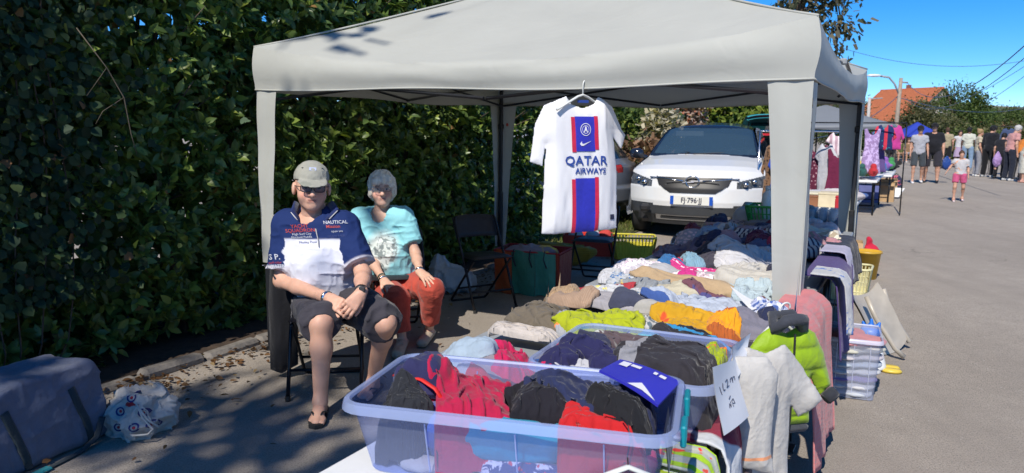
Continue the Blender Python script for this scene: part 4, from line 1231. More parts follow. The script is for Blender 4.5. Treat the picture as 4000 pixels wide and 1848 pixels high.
 ('jeans','pale blue folded child jeans on top of the left stack',1182,846,.34,.22,.05,.07,cloth('#a9c4e2','patch','#3f62b8',7,thr=.66),'fold'),
 ('socks','red and white rolled socks in front of the purple sweater',1190,903,.24,.09,-.05,.06,cloth('#d8dae0','band','#cf2430',.03,0,thr=.055),'roll'),
 ('t_shirt','white crumpled shirt under the navy track trousers',1450,905,.36,.16,.1,.05,cloth('#d2d4e0','patch','#b7c83a',7,thr=.58),'crumple'),
 ('sweater','hot pink cable knitted sweater beside the pale blue jeans',1332,868,.34,.28,.2,.12,cloth('#e21c52','knit','#b01240',70,0),'crumple'),
 ('trousers','dark navy track trousers lying across the second box',1478,882,.40,.22,.12,.08,cloth('#23234c'),'crumple'),
 ('jacket','black varsity jacket with grey striped knitted cuffs',1690,898,.46,.34,.1,.12,cloth('#2c2a30','band','#87878d',-.11,0,thr=.022),'crumple'),
 # nearest box
 ('sweatpants','navy sweatpants folded in layers at the left end of the nearest box',1040,945,.26,.20,.5,.12,cloth('#292a52'),'fold'),
 ('t_shirt','black crumpled shirt in the front left corner of the nearest box',1005,985,.26,.14,-.1,.06,cloth('#22242a'),'crumple'),
 ('hooded_top','crimson hooded top in the left half of the nearest box',1180,975,0.34,0.4,.6,0.06,cloth('#c01640'),'tee'),
 ('sweatshirt','black sweatshirt heaped in the middle of the nearest box',1368,990,.30,.26,.4,.14,cloth('#1a1820'),'crumple'),
 ('sweatshirt','bright red top at the right end of the nearest box',1540,1050,.34,.20,.1,.06,cloth('#d81c20'),'crumple'),
 ('hooded_top','navy hooded top with white print at the right of the nearest box',1500,970,0.44,0.4,-.3,0.06,cloth('#232a4c','patch','#d5d7e2',12,thr=.72),'tee'),
 ('t_shirt','black T-shirt bunched in the front right corner of the nearest box',1570,1035,.26,.14,-.2,.09,cloth('#18181c'),'crumple'),
]
# plain garments that fill the gaps between the others
FILL_C = [('white', '#e4e3e8'), ('pale grey', '#b9b9c0'), ('beige', '#c9b8a0'), ('ice blue', '#bccbe2'), ('cream', '#ddd4c2'), ('slate', '#5c6072'), ('off-white', '#d9d6d2'), ('navy', '#2c3050'), ('sand', '#b8a488'), ('lilac grey', '#a9a6bc'), ('pale pink', '#dcc0c8'), ('taupe', '#857a74'), ('light denim', '#8ea6c6'), ('dusty rose', '#b08088')]
FILL_K = ['T-shirt', 'vest', 'blouse', 'bodysuit', 'shirt', 'jumper', 'pyjama top', 'cardigan']
rf = np.random.default_rng(12)
_short = [(UVof(at(G[2], G[3], .8)), G[1].split(' with ')[0].split(' at ')[0].split(' in ')[0].split(' under ')[0].split(' beside ')[0].split(' below ')[0].split(' heaped')[0].split(' folded')[0]) for G in GARM]
_seen = set()
def filler(u, v, a, b, th, style, top):
    k = int(rf.integers(0, len(FILL_C))); cn, cc = FILL_C[k]; kd = FILL_K[int(rf.integers(0, len(FILL_K)))]
    near = sorted((((u - q[0])**2 + (v - q[1])**2, q, sh) for q, sh in _short), key=lambda t: t[0])
    for d, q, sh in near[:8]:
        du, dv = u - q[0], v - q[1]
        side = ('behind' if du > 0 else 'in front of') if abs(du) > abs(dv) else ('right of' if dv > 0 else 'left of')
        lb = '%s %s %s the %s' % (cn, kd, side, ' '.join(sh.split()[:8]))
        if lb not in _seen: break
    _seen.add(lb)
    m = cloth(cc) if rf.uniform() < .55 else cloth(cc, ('stripe', 'dots', 'floral', 'stripe')[int(rf.integers(0, 4))], FILL_C[int(rf.integers(0, len(FILL_C)))][1], float(rf.uniform(14, 40)), int(rf.integers(0, 2)), thr=.42)
    p = SV(u, v, .80); c = cam_px(p)
    garment(kd.replace('-', '_').replace(' ', '_').lower(), lb, c[0], c[1], a, b, rf.uniform(-.6, .6), th, m, style, zg=.80)
def cam_px(p):                                              # inverse of at(): photo measurement of a point
    q = cam.matrix_world.inverted() @ Vector(p); X, Y = -q.x/q.z*FPX, q.y/q.z*FPX
    return ((512 + X)*OV, (236.5 - Y)*OV)
for i_ in range(60):
    filler(2.62 + 4.2*(i_ % 15)/15 + rf.uniform(-.06, .06), (-1.38, -1.10, -.82, -.58)[i_//15], rf.uniform(.26, .36), rf.uniform(.22, .30), rf.uniform(.11, .16)*(1 if i_ % 15 < 8 else .45), 'fold', False)
for G in GARM:
    nm, lb, ox, oy, a, b, rot, th, m, st = G
    if oy > 640: a, b = max(.10, a*.70), max(.09, b*.76)
    else: a, b, th = a*.86, b*.88, th*.7
    z = .90 if oy > 840 else .80
    bx_ = (TUB1, TUB1_RZ, .675, .345) if 'nearest box' in lb else (TUB2, TUB2_RZ, .51, .50) if (ox > 1380 and oy > 835) else None
    garment(nm, lb, ox, oy, a, b, rot, th, m, st, zg=z, out=.12 if st in ('fold', 'flat') else .2, inside=bx_)

for i_ in range(44):
    filler(rf.uniform(2.6, 6.2), rf.choice([rf.uniform(-1.48, -1.2), rf.uniform(-1.2, -.55), rf.uniform(-.75, -.50)]), rf.uniform(.12, .22), rf.uniform(.09, .15), rf.uniform(.03, .05), 'fold' if rf.uniform() < .5 else 'crumple', True)
# ================================================================ flat garments on hangers
def thick_fn(poly, t, soft, folds, seed, quilt=None):
    def fn(x, z):
        P = np.stack([x, z], -1)
        sd = poly_sdf(P, poly)
        T = np.where(sd < 0, t*(1 - np.exp(sd/soft)) + .0015, -sd)
        if quilt:
            q = np.abs(((z/quilt) % 1.0) - .5)*2
            T = np.where(sd < 0, T*(.62 + .38*np.sqrt(np.clip(1 - q**3, 0, 1))), T)
        yo = folds*(fbm(np.stack([x*11, z*2.2, 0*x + seed], -1), seed, 3) - .5)*2*np.clip(.25 - z*1.3, .25, 1)
        return T, yo
    return fn
def flat_mesh(poly, t=.018, soft=.03, folds=.012, seed=1, h=.008, quilt=None):
    pl = np.array(poly); lo = pl.min(0) - .02; hi = pl.max(0) + .02
    ym = t + abs(folds)*2 + .015
    F = Field((lo[0], -ym, lo[1]), (hi[0], ym, hi[1]), h)
    X, Z = np.meshgrid(F.ax[0], F.ax[2], indexing='ij')
    fn = thick_fn(poly, t, soft, folds, seed, quilt); T, yo = fn(X, Z)
    F.F = (np.abs(F.ax[1][None, :, None] - yo[:, None, :]) - T[:, None, :]).astype(np.float32)
    v, f = F.mesh(); return v, f, fn
def dress_poly(w=.20, L_=.95, flare=.10):
    return [(-.10, 0), (-.05, -.10), (0, -.13), (.05, -.10), (.10, 0), (.15, -.02), (w*.8, -.18), (w*.75, -.36), (w + flare, -L_), (-w - flare, -L_), (-w*.75, -.36), (-w*.8, -.18), (-.15, -.02)]
def hung(name, label, top, rz, poly, m, cat='clothes', t=.018, folds=.012, seed=1, h=.008, group=None, deform=None, quilt=None, soft=.03, hanger=True, tiltx=0.0):
    th = thing(name, label, cat, top, rz, group)
    v, f, fn = flat_mesh(poly, t, soft, folds, seed, h, quilt)
    if tiltx:
        v = v.copy(); v[:, 1] += v[:, 2]*math.tan(tiltx)
    if deform is not None: v = deform(v)
    mesh_obj('cloth', v, f, m, th, smooth=True)
    return th, fn
M_HANGER = mat('pale plastic hanger', (.62, .64, .62), .4)
def coat_hanger(label, loc, rz, w=.19, hook=.11, group=None):
    hg = thing('clothes_hanger', label, 'hanger', loc, rz, group)
    MB().tube([(-w, 0, -.085), (-w*.6, 0, -.05), (-w*.2, 0, -.015), (0, 0, -.005), (w*.2, 0, -.015), (w*.6, 0, -.05), (w, 0, -.085)], .009, 8, flat=.7).build('shoulder_bar', M_HANGER, hg, smooth=True)
    pts = [(0, 0, -.01), (0, 0, hook*.45)] + [(.022 - .022*math.cos(a), 0, hook*.45 + .022*math.sin(a) + .015*a/PI) for a in np.linspace(.3, PI*1.15, 9)]
    MB().tube(pts, .004, 6).build('hook', M_HANGER, hg, smooth=True)
    return hg

# ---- the white football jersey hanging from the gazebo's front edge
def at_u(ox, oy, u):
    d = ray(ox, oy); t = u/(d.x*UX + d.y*UY)
    return Vector((d.x*t, d.y*t, CAM_H + d.z*t))
JP = at_u(1466, 242, TENT_U0 - .02)
J_RZ = .36
jpoly = [(-.085, 0), (-.06, -.04), (0, -.062), (.06, -.04), (.085, 0), (.20, -.05), (.315, -.20), (.25, -.28), (.195, -.215), (.20, -.40), (.205, -.705), (-.205, -.725), (-.20, -.40), (-.192, -.25), (-.205, -.365), (-.272, -.345), (-.245, -.15), (-.20, -.05)]
def jdef(v):
    v = np.array(v, float).copy(); x = v[:, 0].copy(); z = v[:, 2]
    up = np.clip((z + .42)/.25, 0, 1)
    x0 = .115 + .03*(1 - up)
    e = np.maximum(x - x0, 0); ang = (.58*up + .25*(1 - up))
    v[:, 0] = np.minimum(x, x0) + e*np.cos(ang); v[:, 1] += e*np.sin(ang)
    e2 = np.maximum(-.15 - x, 0); v[:, 0] += e2*.12; v[:, 1] += e2*.5
    v[:, 1] += .02*np.sin((z + .1)*4); v[:, 0] *= 1.08
    return v
jersey, jfn = hung('football_jersey', 'white football jersey with blue and red stripe hanging from the gazebo edge', JP, J_RZ, jpoly, mat('white jersey knit', (.74, .74, .77), .75, var=.03, bump=.1, bs=200), 'jersey', t=.020, folds=.019, seed=9, h=.0065, deform=jdef)
def jprint(name, v2, f2, m, lift=.004, parent=None):
    v2 = np.asarray(v2, float); T, yo = jfn(v2[:, 0], v2[:, 1])
    v3 = jdef(np.stack([v2[:, 0], yo - np.abs(T) - lift, v2[:, 1]], -1))
    return mesh_obj(name, v3, f2, m, parent or jersey, smooth=True)
def jrect(x0, x1, z0, z1, s0=0.0, nx=8, nz=24):
    X, Z = np.meshgrid(np.linspace(0, 1, nx+1), np.linspace(0, 1, nz+1), indexing='ij')
    v2 = np.stack([x0 + (x1-x0)*X + s0*Z, z0 + (z1-z0)*Z], -1).reshape(-1, 2)
    i = np.arange((nx+1)*(nz+1)).reshape(nx+1, nz+1)
    return v2, np.stack([i[:-1, :-1], i[:-1, 1:], i[1:, 1:], i[1:, :-1]], -1).reshape(-1, 4)
M_JB = cloth('#2b31c8', crease=.05); M_JR = cloth('#ee2346', crease=.05); M_JT = mat('navy print', (.02, .06, .30), .6, var=0)
jprint('blue_stripe', *jrect(-.052, .052, -.105, -.285, .006), M_JB)
jprint('red_stripe', *jrect(-.072, -.050, -.108, -.290, .006, 3), M_JR); jprint('red_stripe', *jrect(.050, .070, -.102, -.276, .006, 3), M_JR)
jprint('blue_stripe', *jrect(-.050, .058, -.425, -.712, .010, 8, 30), M_JB)
jprint('red_stripe', *jrect(-.068, -.048, -.43, -.716, .010, 3, 30), M_JR); jprint('red_stripe', *jrect(.056, .076, -.42, -.709, .010, 3, 30), M_JR)
v2, f2 = text_geo('QATAR', .066, .0012, 1.04); jprint('lettering', v2 + [.008, -.335], f2, M_JT, .0055)
v2, f2 = text_geo('AIRWAYS', .042, .0010, 1.0); jprint('lettering', v2*[.92, 1] + [.032, -.388], f2, M_JT, .0055)
def ring2(cx, cz, r0, r1, n=28, ez=1.15):
    v = []; f = []
    for k in range(n):
        a = 2*PI*k/n; v += [(cx + r0*math.cos(a), cz + r0*ez*math.sin(a)), (cx + r1*math.cos(a), cz + r1*ez*math.sin(a))]
    for k in range(n): f.append([2*k, 2*k+1, (2*k+3) % (2*n), (2*k+2) % (2*n)])
    return v, f
M_JW = mat('white print', (.72, .72, .78), .6, var=0)
cr = jprint('crest', *ring2(.004, -.172, .0255, .0285), M_JW, .007)
jprint('crest_ring', *ring2(.004, -.172, .0165, .0185), M_JW, .007, cr)
jprint('crest_tower', [(-.008, -.188), (-.002, -.172), (.001, -.156), (.007, -.156), (.010, -.172), (.016, -.188), (.012, -.188), (.004, -.175), (-.004, -.188)], [[0, 1, 8], [1, 2, 3, 4, 7], [4, 5, 6, 7], [8, 1, 7]], M_JW, .0075, cr)
sw = [(-.028, -.247), (-.020, -.256), (-.010, -.257), (.036, -.230), (-.006, -.246), (-.014, -.246), (-.018, -.240), (-.018, -.232)]
jprint('emblem', sw, [[0, 1, 6, 7], [1, 2, 5, 6], [2, 3, 4, 5]], M_JW, .0075)
jprint('size_tag', *jrect(.150, .178, -.622, -.650, 0, 4, 4), M_INK, .004)
mesh_obj('neck_label', jdef(np.array([(-.03, -.012, -.02), (.03, -.012, -.02), (.03, -.010, -.034), (-.03, -.010, -.034)])), [[0, 1, 2, 3]], M_JT, jersey)
coat_hanger('pale grey plastic hanger holding the white football jersey', JP + Vector((0, 0, .012)), J_RZ + .25, .17, .10)

# ================================================================ garments hanging along the street side of the tables
def drape(name, label, u0, u1, z0, z1, m, v=-.405, seed=1, folds=.022, out=.03, cat='clothes', taper=0.0, group='clothes hanging from the table edge', slant=0.0, top_in=.12):
    """a garment folded over the table edge: a piece on the top, then a pleated fall"""
    cu = (u0+u1)/2; c = SV(cu, v, z0); th = .007
    nu, nz = 26, 30; V_, F_ = [], []
    A_, T_ = np.meshgrid(np.arange(nu+1)/nu, np.arange(nz+1)/nz, indexing='ij'); Z0 = 0*A_
    w = (u1-u0)*(1 - taper*T_)
    Y_ = (A_ - .5)*w + slant*T_*.3 + .02*(vnoise(np.stack([T_*5, A_*2, Z0 + seed + 3.], -1), seed) - .5)
    S_ = T_*(top_in + (z0 - z1)*(1 + .10*(vnoise(np.stack([A_*4, Z0 + seed*1.7, Z0], -1), seed) - .5))) - top_in
    fo = folds*(fbm(np.stack([A_*6.5 + seed, T_*.9, Z0 + seed*.3], -1), seed, 3) - .5)*2
    qq = np.clip(S_/.05, 0, 1); on = S_ < 0
    X_ = np.where(on, S_ - .01, out*qq*.5 + fo*(.3 + .7*qq) + out*T_); Zz = np.where(on, .02 + fo*.2, -S_ + .012)
    for side in (0, 1):
        V_ += np.stack([X_ - (th if side else 0), Y_, Zz - np.where(on & (side == 1), th, 0)], -1).reshape(-1, 3).tolist()
    n1 = (nu+1)*(nz+1)
    for side in (0, 1):
        for i in range(nu):
            for j in range(nz):
                q = side*n1 + i*(nz+1) + j; fc = [q, q+1, q+nz+2, q+nz+1]
                F_.append(fc if side else fc[::-1])
    rim = [i*(nz+1) + nz for i in range(nu+1)]
    for a, b in zip(rim[:-1], rim[1:]): F_.append([a, b, b + n1, a + n1])
    for i0 in (0, nu):
        for j in range(nz):
            a = i0*(nz+1) + j; F_.append([a, a+1, a+1+n1, a+n1])
    o = mesh_obj(name, V_, F_, m, None, smooth=True, loc=c); o.rotation_euler = (0, 0, -STREET)
    return tag(o, label, cat, group)
drape('leggings','yellow white and brown patterned leggings hanging at the front right corner of the stall',1.50,1.72,.72,.42,cloth('#d9dbcf','stripe','#b8cc1a',11,1,thr=.45,c3='#6e4038'),seed=3,v=-.43)
drape('skirt','lime and white striped skirt hanging beside the yellow leggings',1.74,1.90,.72,.36,cloth('#cfd6c4','stripe','#a8cf1e',14,1,thr=.4,c3='#e8452e'),seed=5,v=-.42)
drape('sweatshirt','crimson grey and white panelled sweatshirt hanging under the handwritten notice',1.93,2.16,.72,.22,cloth('#8e1f38','patch','#c8ccd2',3.4,thr=.5),seed=7,v=-.41)
drape('trousers','grey brown trousers hanging below the cream T-shirt',2.20,2.42,.72,.16,cloth('#5a4e54'),seed=8,v=-.41)
drape('trousers','dark slate trousers hanging under the lime green jacket',2.66,3.0,.72,.30,cloth('#22242e'),seed=11,v=-.42)
drape('bath_robe','salmon pink fluffy dressing gown hanging behind the gazebo leg',3.30,3.95,.76,.10,cloth('#ec8484','knit','#d86a6e',60,2),seed=13,v=-.40,folds=.035,out=.07)
drape('jacket','purple jacket hanging from the table beyond the pink dressing gown',4.25,5.05,.78,.34,cloth('#4c3c74'),seed=15,v=-.38,folds=.035,out=.06)
drape('scarf','white scarf with blue flowers over the purple jacket',4.2,4.42,.80,.50,cloth('#d9dbe2','floral','#5878b8',16,thr=.56),seed=17,v=-.335,out=.05)
drape('jacket','dark navy coat lying over the far right edge of the tables',5.2,5.9,.80,.56,cloth('#1d2030'),seed=19,v=-.40,folds=.04,out=.05)
drape('shirt','lilac shirt hanging over the edge beside the dark coat',4.9,5.2,.82,.62,cloth('#b9b4da'),seed=23,v=-.37)

def px_len(n, y): return n*y/1926.0
# lime green puffer jacket
gj_top = atd(1978, 818, 2.72)
gpoly = [(-.065, 0), (0, -.03), (.065, 0), (.125, -.035), (.17, -.11), (.215, -.245), (.165, -.285), (.115, -.20), (.125, -.385), (-.125, -.385), (-.125, -.18), (-.155, -.26), (-.19, -.235), (-.155, -.08), (-.115, -.03)]
gj, _ = hung('puffer_jacket', 'lime green quilted child puffer jacket hanging at the table edge', gj_top, .30, gpoly, cloth('#93c41a', rough=.5), 'jacket', t=.045, folds=.006, seed=4, h=.007, quilt=.085, soft=.028)
MB().box((0, 0, -.395), (.235, .05, .035), .015).build('waistband', cloth('#3c3f48'), gj, autosm=60)
MB().tube([(-.06, -.02, -.01), (-.035, -.045, .03), (.0, -.055, .035), (.035, -.045, .03), (.06, -.02, -.01), (.04, .03, .03), (-.04, .03, .03)], .022, 8, closed=True).build('collar', cloth('#3a3d46'), gj, smooth=True)
MB().tube([(0.0, -.052, -.02), (.002, -.054, -.20), (0, -.05, -.38)], .004, 6).build('zip', M_BLACKPL, gj)
MB().tube([(.17, -.03, -.285), (.21, -.028, -.262)], .024, 8).build('cuff', cloth('#2c2e36'), gj, smooth=True)
coat_hanger('white plastic hanger of the lime green jacket', gj_top + Vector((-.02, .02, .02)), .3, .10, .06)
# cream T-shirts
ct = atd(1925, 866, 2.24)
cpoly = [(-.05, 0), (0, -.02), (.05, 0), (.10, -.06), (.155, -.15), (.10, -.20), (.075, -.16), (.085, -.42), (-.075, -.42), (-.07, -.22), (-.10, -.29), (-.045, -.30), (-.06, -.12), (-.085, -.05)]
cs, _ = hung('t_shirt', 'cream child T-shirt with orange hem stitching hanging beside the lime jacket', ct, .25, [(x*1.30, z*1.22) for x, z in cpoly], cloth('#d9d4ce','band','#dd8a66',-.50,2,thr=.005), t=.026, folds=.05, seed=6, h=.007, group='clothes hanging from the table edge')
ct2 = atd(1888, 895, 2.12)
cpoly2 = [(-.04, 0), (.04, 0), (.07, -.05), (.06, -.26), (.075, -.33), (-.02, -.30), (-.055, -.245), (-.05, -.12), (-.07, -.05)]
hung('t_shirt', 'cream child T-shirt bunched with its sleeve pointing down left of the other', ct2, .1, [(x*1.25, z*1.1) for x, z in cpoly2], cloth('#dcd7d0','band','#e39a70',-.30,2,thr=.005), t=.026, folds=.045, seed=12, h=.007, group='clothes hanging from the table edge')

# ---- paper notices
def paper(label, corners, n=6, bow=.01, scrib=None):
    c0 = sum((Vector(c) for c in corners), Vector())/4
    nn = (corners[1] - corners[0]).cross(corners[3] - corners[0]).normalized()
    o = MB()
    def P(a, t, l=0.0):
        p = corners[0].lerp(corners[1], a).lerp(corners[3].lerp(corners[2], a), t)
        return p + nn*(bow*math.sin(PI*t*1.3)*math.sin(PI*a*.8 + .4) + l) - c0
    t_ = thing('paper_notice', label, 'notice', c0)
    o.grid(lambda a, t: P(a, t), n, n); o.grid(lambda a, t: P(a, t, -.0012), n, n)
    o.build('sheet', M_PAPER, t_, smooth=True)
    if scrib:
        side = 1 if nn.dot(Vector((0, 0, CAM_H)) - c0) > 0 else -1
        for st in scrib:
            b = MB(); b.tube([P(a, t, side*.0022) for a, t in st], .0011, 4); b.build('handwriting', M_INK, t_)
    return t_
def at_v(ox, oy, v):
    d = ray(ox, oy); t = v/(d.x*UY - d.y*UX); return Vector((d.x*t, d.y*t, CAM_H + d.z*t))
SCR = [[(.22, .33), (.24, .40), (.27, .46)], [(.38, .30), (.36, .38), (.38, .42), (.44, .41)], [(.50, .30), (.58, .27), (.60, .31), (.52, .40), (.62, .38)], [(.68, .34), (.70, .29), (.76, .27), (.77, .36), (.80, .28), (.86, .27), (.86, .34)],
       [(.40, .70), (.44, .64), (.46, .70), (.50, .62)], [(.54, .72), (.55, .62), (.62, .60), (.63, .68), (.56, .66)], [(.48, .58), (.56, .54)]]
paper('white handwritten paper notice hanging from the rim of the second box', [at_v(1792, 924, -.425), at_v(1846, 905, -.425), at_v(1882, 1046, -.375), at_v(1818, 1096, -.385)], 8, .008, SCR)
paper('white paper sheet stuck upright behind the handwritten notice on the box rim', [at_v(1842, 872, -.43), at_v(1888, 838, -.43), at_v(1876, 900, -.415), at_v(1852, 950, -.415)], 6, .008)
def on_pile(ox, oy, dz=.0):
    p = at(ox, oy, .84); u, v = UVof(p); z = float(hsample(np.array([u]), np.array([v]))[0]); return Vector((p.x, p.y, max(z, TOPZ) + dz))
paper('white sheet of card lying tilted on the clothes beside the gazebo leg', [on_pile(1838, 702, .07), on_pile(1885, 722, .03), on_pile(1965, 752, .015), on_pile(1890, 757, .02)], 6, .008, None)
# blue sportswear packaging card lying on the nearest box
def over_pile(ox, oy, z0, dz):
    p = at(ox, oy, z0); u, v = UVof(p); z = max(float(hsample(np.array([u + a]), np.array([v + b])).max()) for a in (-.03, 0, .03) for b in (-.03, 0, .03)); return at(ox, oy, max(z0, z) + dz)
bc = [over_pile(1560, 906, .92, .0), over_pile(1712, 962, .90, .0), over_pile(1655, 1022, .89, .0), over_pile(1507, 934, .93, .0)]
c0 = sum((Vector(c) for c in bc), Vector())/4
pk = thing('packaging_card', 'royal blue printed packaging card on the navy hooded top in the nearest box', 'packaging', c0)
nn = (bc[1]-bc[0]).cross(bc[3]-bc[0]).normalized()
if nn.z < 0: nn = -nn
def bp(a, t, l=0): return bc[0].lerp(bc[1], a).lerp(bc[3].lerp(bc[2], a), t) - c0 + nn*(l + .006*math.sin(PI*a))
b = MB(); b.grid(lambda a, t: bp(a, t, .003), 8, 4); b.grid(lambda a, t: bp(a, t, -.003), 8, 4)
for (p, q) in (((0,0),(1,0)), ((1,0),(1,1)), ((1,1),(0,1)), ((0,1),(0,0))):
    b.grid(lambda a, t, p=p, q=q: bp(p[0] + (q[0]-p[0])*a, p[1] + (q[1]-p[1])*a, .003 - .006*t), 8, 1)
b.build('card', mat('blue print', (.03, .03, .42), .4, var=.06), pk, smooth=False)
def bq(name, pts, f): mesh_obj(name, [bp(a, t, .0055) for a, t in pts], f, M_JW, pk, smooth=False)
bq('size_box', [(.10, .12), (.24, .12), (.24, .38), (.10, .38)], [[0,1,2,3]]); bq('brand_text', [(.26, .14), (.42, .14), (.42, .26), (.26, .26)], [[0,1,2,3]])
bq('print_mark', [(.62, .12), (.68, .12), (.68, .22), (.62, .22)], [[0,1,2,3]]); bq('print_mark', [(.72, .13), (.82, .13), (.82, .23), (.72, .23)], [[0,1,2,3]])
bq('swoosh', [(.48, .98), (.62, .72), (.72, .80), (.94, .98), (.70, .93)], [[0,1,4],[1,2,4],[2,3,4]])
# red drawstring looping out of the nearest box
rs = thing('drawstring', 'bright red drawstring looping out of the left end of the nearest box', 'cord', atd(1050, 960, 1.9))
o0 = Vector(rs.location)
MB().tube([atd(992, 944, 1.93) - o0, atd(1020, 943, 1.90) - o0, atd(1062, 956, 1.87) - o0, atd(1095, 978, 1.84) - o0, atd(1115, 1008, 1.83) - o0, atd(1118, 1020, 1.85) - o0], .007, 8, flat=.5).build('cord', mat('red cord', (.62, .02, .015), .6), rs, smooth=True)
# things seen through the front of the nearest box
def soft_slab(name, label, lx, ly, lz, w, d, h, rot, m, seed, cat='clothes'):
    F = Field((-w/2-.03, -d/2-.03, -.01), (w/2+.03, d/2+.03, h+.04), .009)
    F.ell((0, 0, h/2), (w/2, d/2, h/2), None, .01); F.cap((-w*.3, 0, h*.5), (w*.3, 0, h*.45), h*.5, h*.5, .02, flat=((0, 1, 0), d/h*.8))
    F.wrinkle(.012, 22, seed)
    v, f = F.mesh()
    q = Matrix.Rotation(TUB1_RZ, 3, 'Z') @ Vector((lx, ly, lz))
    o = mesh_obj(name, v, f, m, None, smooth=True, loc=TUB1 + q); o.rotation_euler = (0, 0, TUB1_RZ + rot)
    tag(o, label, cat, 'clothes packed inside the nearest box')
soft_slab('t_shirt', 'turquoise shirt pressed against the front wall inside the nearest box', .03, -.13, .06, .30, .05, .09, .1, cloth('#128fb8'), 3)
soft_slab('shirt', 'blue shirt filling the left end inside the nearest box', -.22, -.06, .02, .20, .14, .12, 0, cloth('#3c5cd0'), 5)
soft_slab('papers', 'crumpled cream papers on the floor of the nearest box', -.19, -.14, .004, .16, .04, .03, .1, cloth('#d8cfc4'), 6, 'paper')
soft_slab('t_shirt', 'red top pressed against the front right wall inside the nearest box', .24, -.12, .03, .16, .06, .12, 0, cloth('#d23a58'), 7)
soft_slab('pajamas', 'printed red white and navy pyjamas on the floor of the nearest box', .06, -.14, .004, .28, .05, .05, -.05, cloth('#39407c','floral','#d8d4de',24,thr=.52,c3='#cc3a50'), 8)
soft_slab('hooded_top', 'crimson sleeve pressed against the wall in the middle of the nearest box', -.06, -.13, .07, .14, .05, .08, 0, cloth('#b81a40'), 9)
# hanger hooked on the front rim, with a brown leather belt bag below
hk = atd(1580, 1085, 1.60)
wh = thing('wire_hook', 'thin wire hook with a grey plastic hanger hooked over the front rim', 'hanger', hk)
MB().tube([Vector((-.012, .03, .02)), Vector((0, .0, .012)), Vector((.004, -.012, -.015)), Vector((-.002, -.014, -.05)), Vector((0, -.016, -.075))], .0016, 6).build('hook', M_DARKMETAL, wh, smooth=True)
MB().tube([(-.085, -.016, -.125), (-.05, -.016, -.095), (0, -.016, -.075), (.05, -.016, -.095), (.085, -.016, -.125)], .009, 8, flat=.6).build('shoulder_bar', M_HANGER, wh, smooth=True)
M_LEATHER = mat('brown leather', (.075, .032, .022), .38, var=.3, ns=30, bump=.3, bs=90)
for (dx, lb) in ((-.055, 'left brown leather child shoe at the bottom edge under the wire hanger'), (.05, 'right brown leather child shoe at the bottom edge under the wire hanger')):
    F = Field((-.09, -.05, -.03), (.09, .05, .09), .005)
    F.ell((.03, 0, .012), (.05, .034, .028), None, .02).cap((-.04, 0, .01), (.03, 0, .01), .03, .03, .02).cap((-.04, 0, .02), (-.045, 0, .055), .028, .026, .02)
    F.ell((-.045, 0, .075), (.022, .018, .03), None, .008, sub=True); F.cut((0, 0, -.015), (0, 0, -1))
    v, f = F.mesh(); s = thing('shoe', lb, 'shoe', hk + Vector((dx + .03, -.02, -.185)), -.5, 'pair of brown shoes')
    mesh_obj('upper', v, f, M_LEATHER, s, smooth=True)
    MB().box((-.005, 0, -.02), (.15, .062, .012), .005).build('sole', mat('sole', (.03, .02, .015), .8), s)
    MB().tube([(.0, -.03, .03), (.01, 0, .045), (.0, .03, .03)], .005, 6).build('strap', M_LEATHER, s, smooth=True)
# ================================================================ people
SKIN = attr_mat('skin', .5, 0, .35, .12, .15, 120)
def A3(v): return np.array([v[0], v[1], v[2]], float)
def frame(f, up=(0, 0, 1)):
    f = A3(f); f = f/np.linalg.norm(f); r = np.cross(f, A3(up)); r /= np.linalg.norm(r); u = np.cross(r, f)
    return np.stack([r, f, u], 1)                          # columns: right, forward, up
def head_field(F, c, R, s=1.0, wide=1.0, detail=True):
    def q(x, y, z): return c + R @ (np.array([x*wide, y, z])*s)
    F.ell(q(0, -.012, .032), np.array([.076*wide, .096, .092])*s, R, .02)
    F.ell(q(0, .020, -.040), np.array([.064*wide, .072, .078])*s, R, .03)
    F.ell(q(0, .055, -.092), np.array([.030, .026, .024])*s, R, .03)
    if not detail: F.cap(q(0, .085, .0), q(0, .102, -.030), .011*s, .016*s, .012); return
    for e in (-1, 1):
        F.ell(q(e*.038, .052, -.035), np.array([.028, .030, .028])*s, R, .025)
        F.ell(q(e*.082, -.012, -.008), np.array([.011, .024, .034])*s, R, .008)
    F.cap(q(-.036, .080, .026), q(.036, .080, .026), .013*s, .013*s, .018)
    for e in (-1, 1): F.ell(q(e*.031, .098, .006), np.array([.016, .015, .011])*s, R, .010, sub=True)
    for e in (-1, 1): F.ell(q(e*.031, .076, .005), np.array([.0135, .0135, .0125])*s, R, .002)
    F.cap(q(0, .088, .012), q(0, .112, -.028), .009*s, .0155*s, .012)
    for e in (-1, 1): F.ell(q(e*.013, .100, -.032), np.array([.009, .010, .008])*s, R, .008)
    F.cap(q(-.021, .083, -.0565), q(.021, .083, -.0565), .0065*s, .0065*s, .008)
    F.cap(q(-.018, .082, -.0665), q(.018, .082, -.0665), .0075*s, .0075*s, .008)
    F.ell(q(0, .097, -.0612), np.array([.022, .008, .0016])*s, R, .004, sub=True)
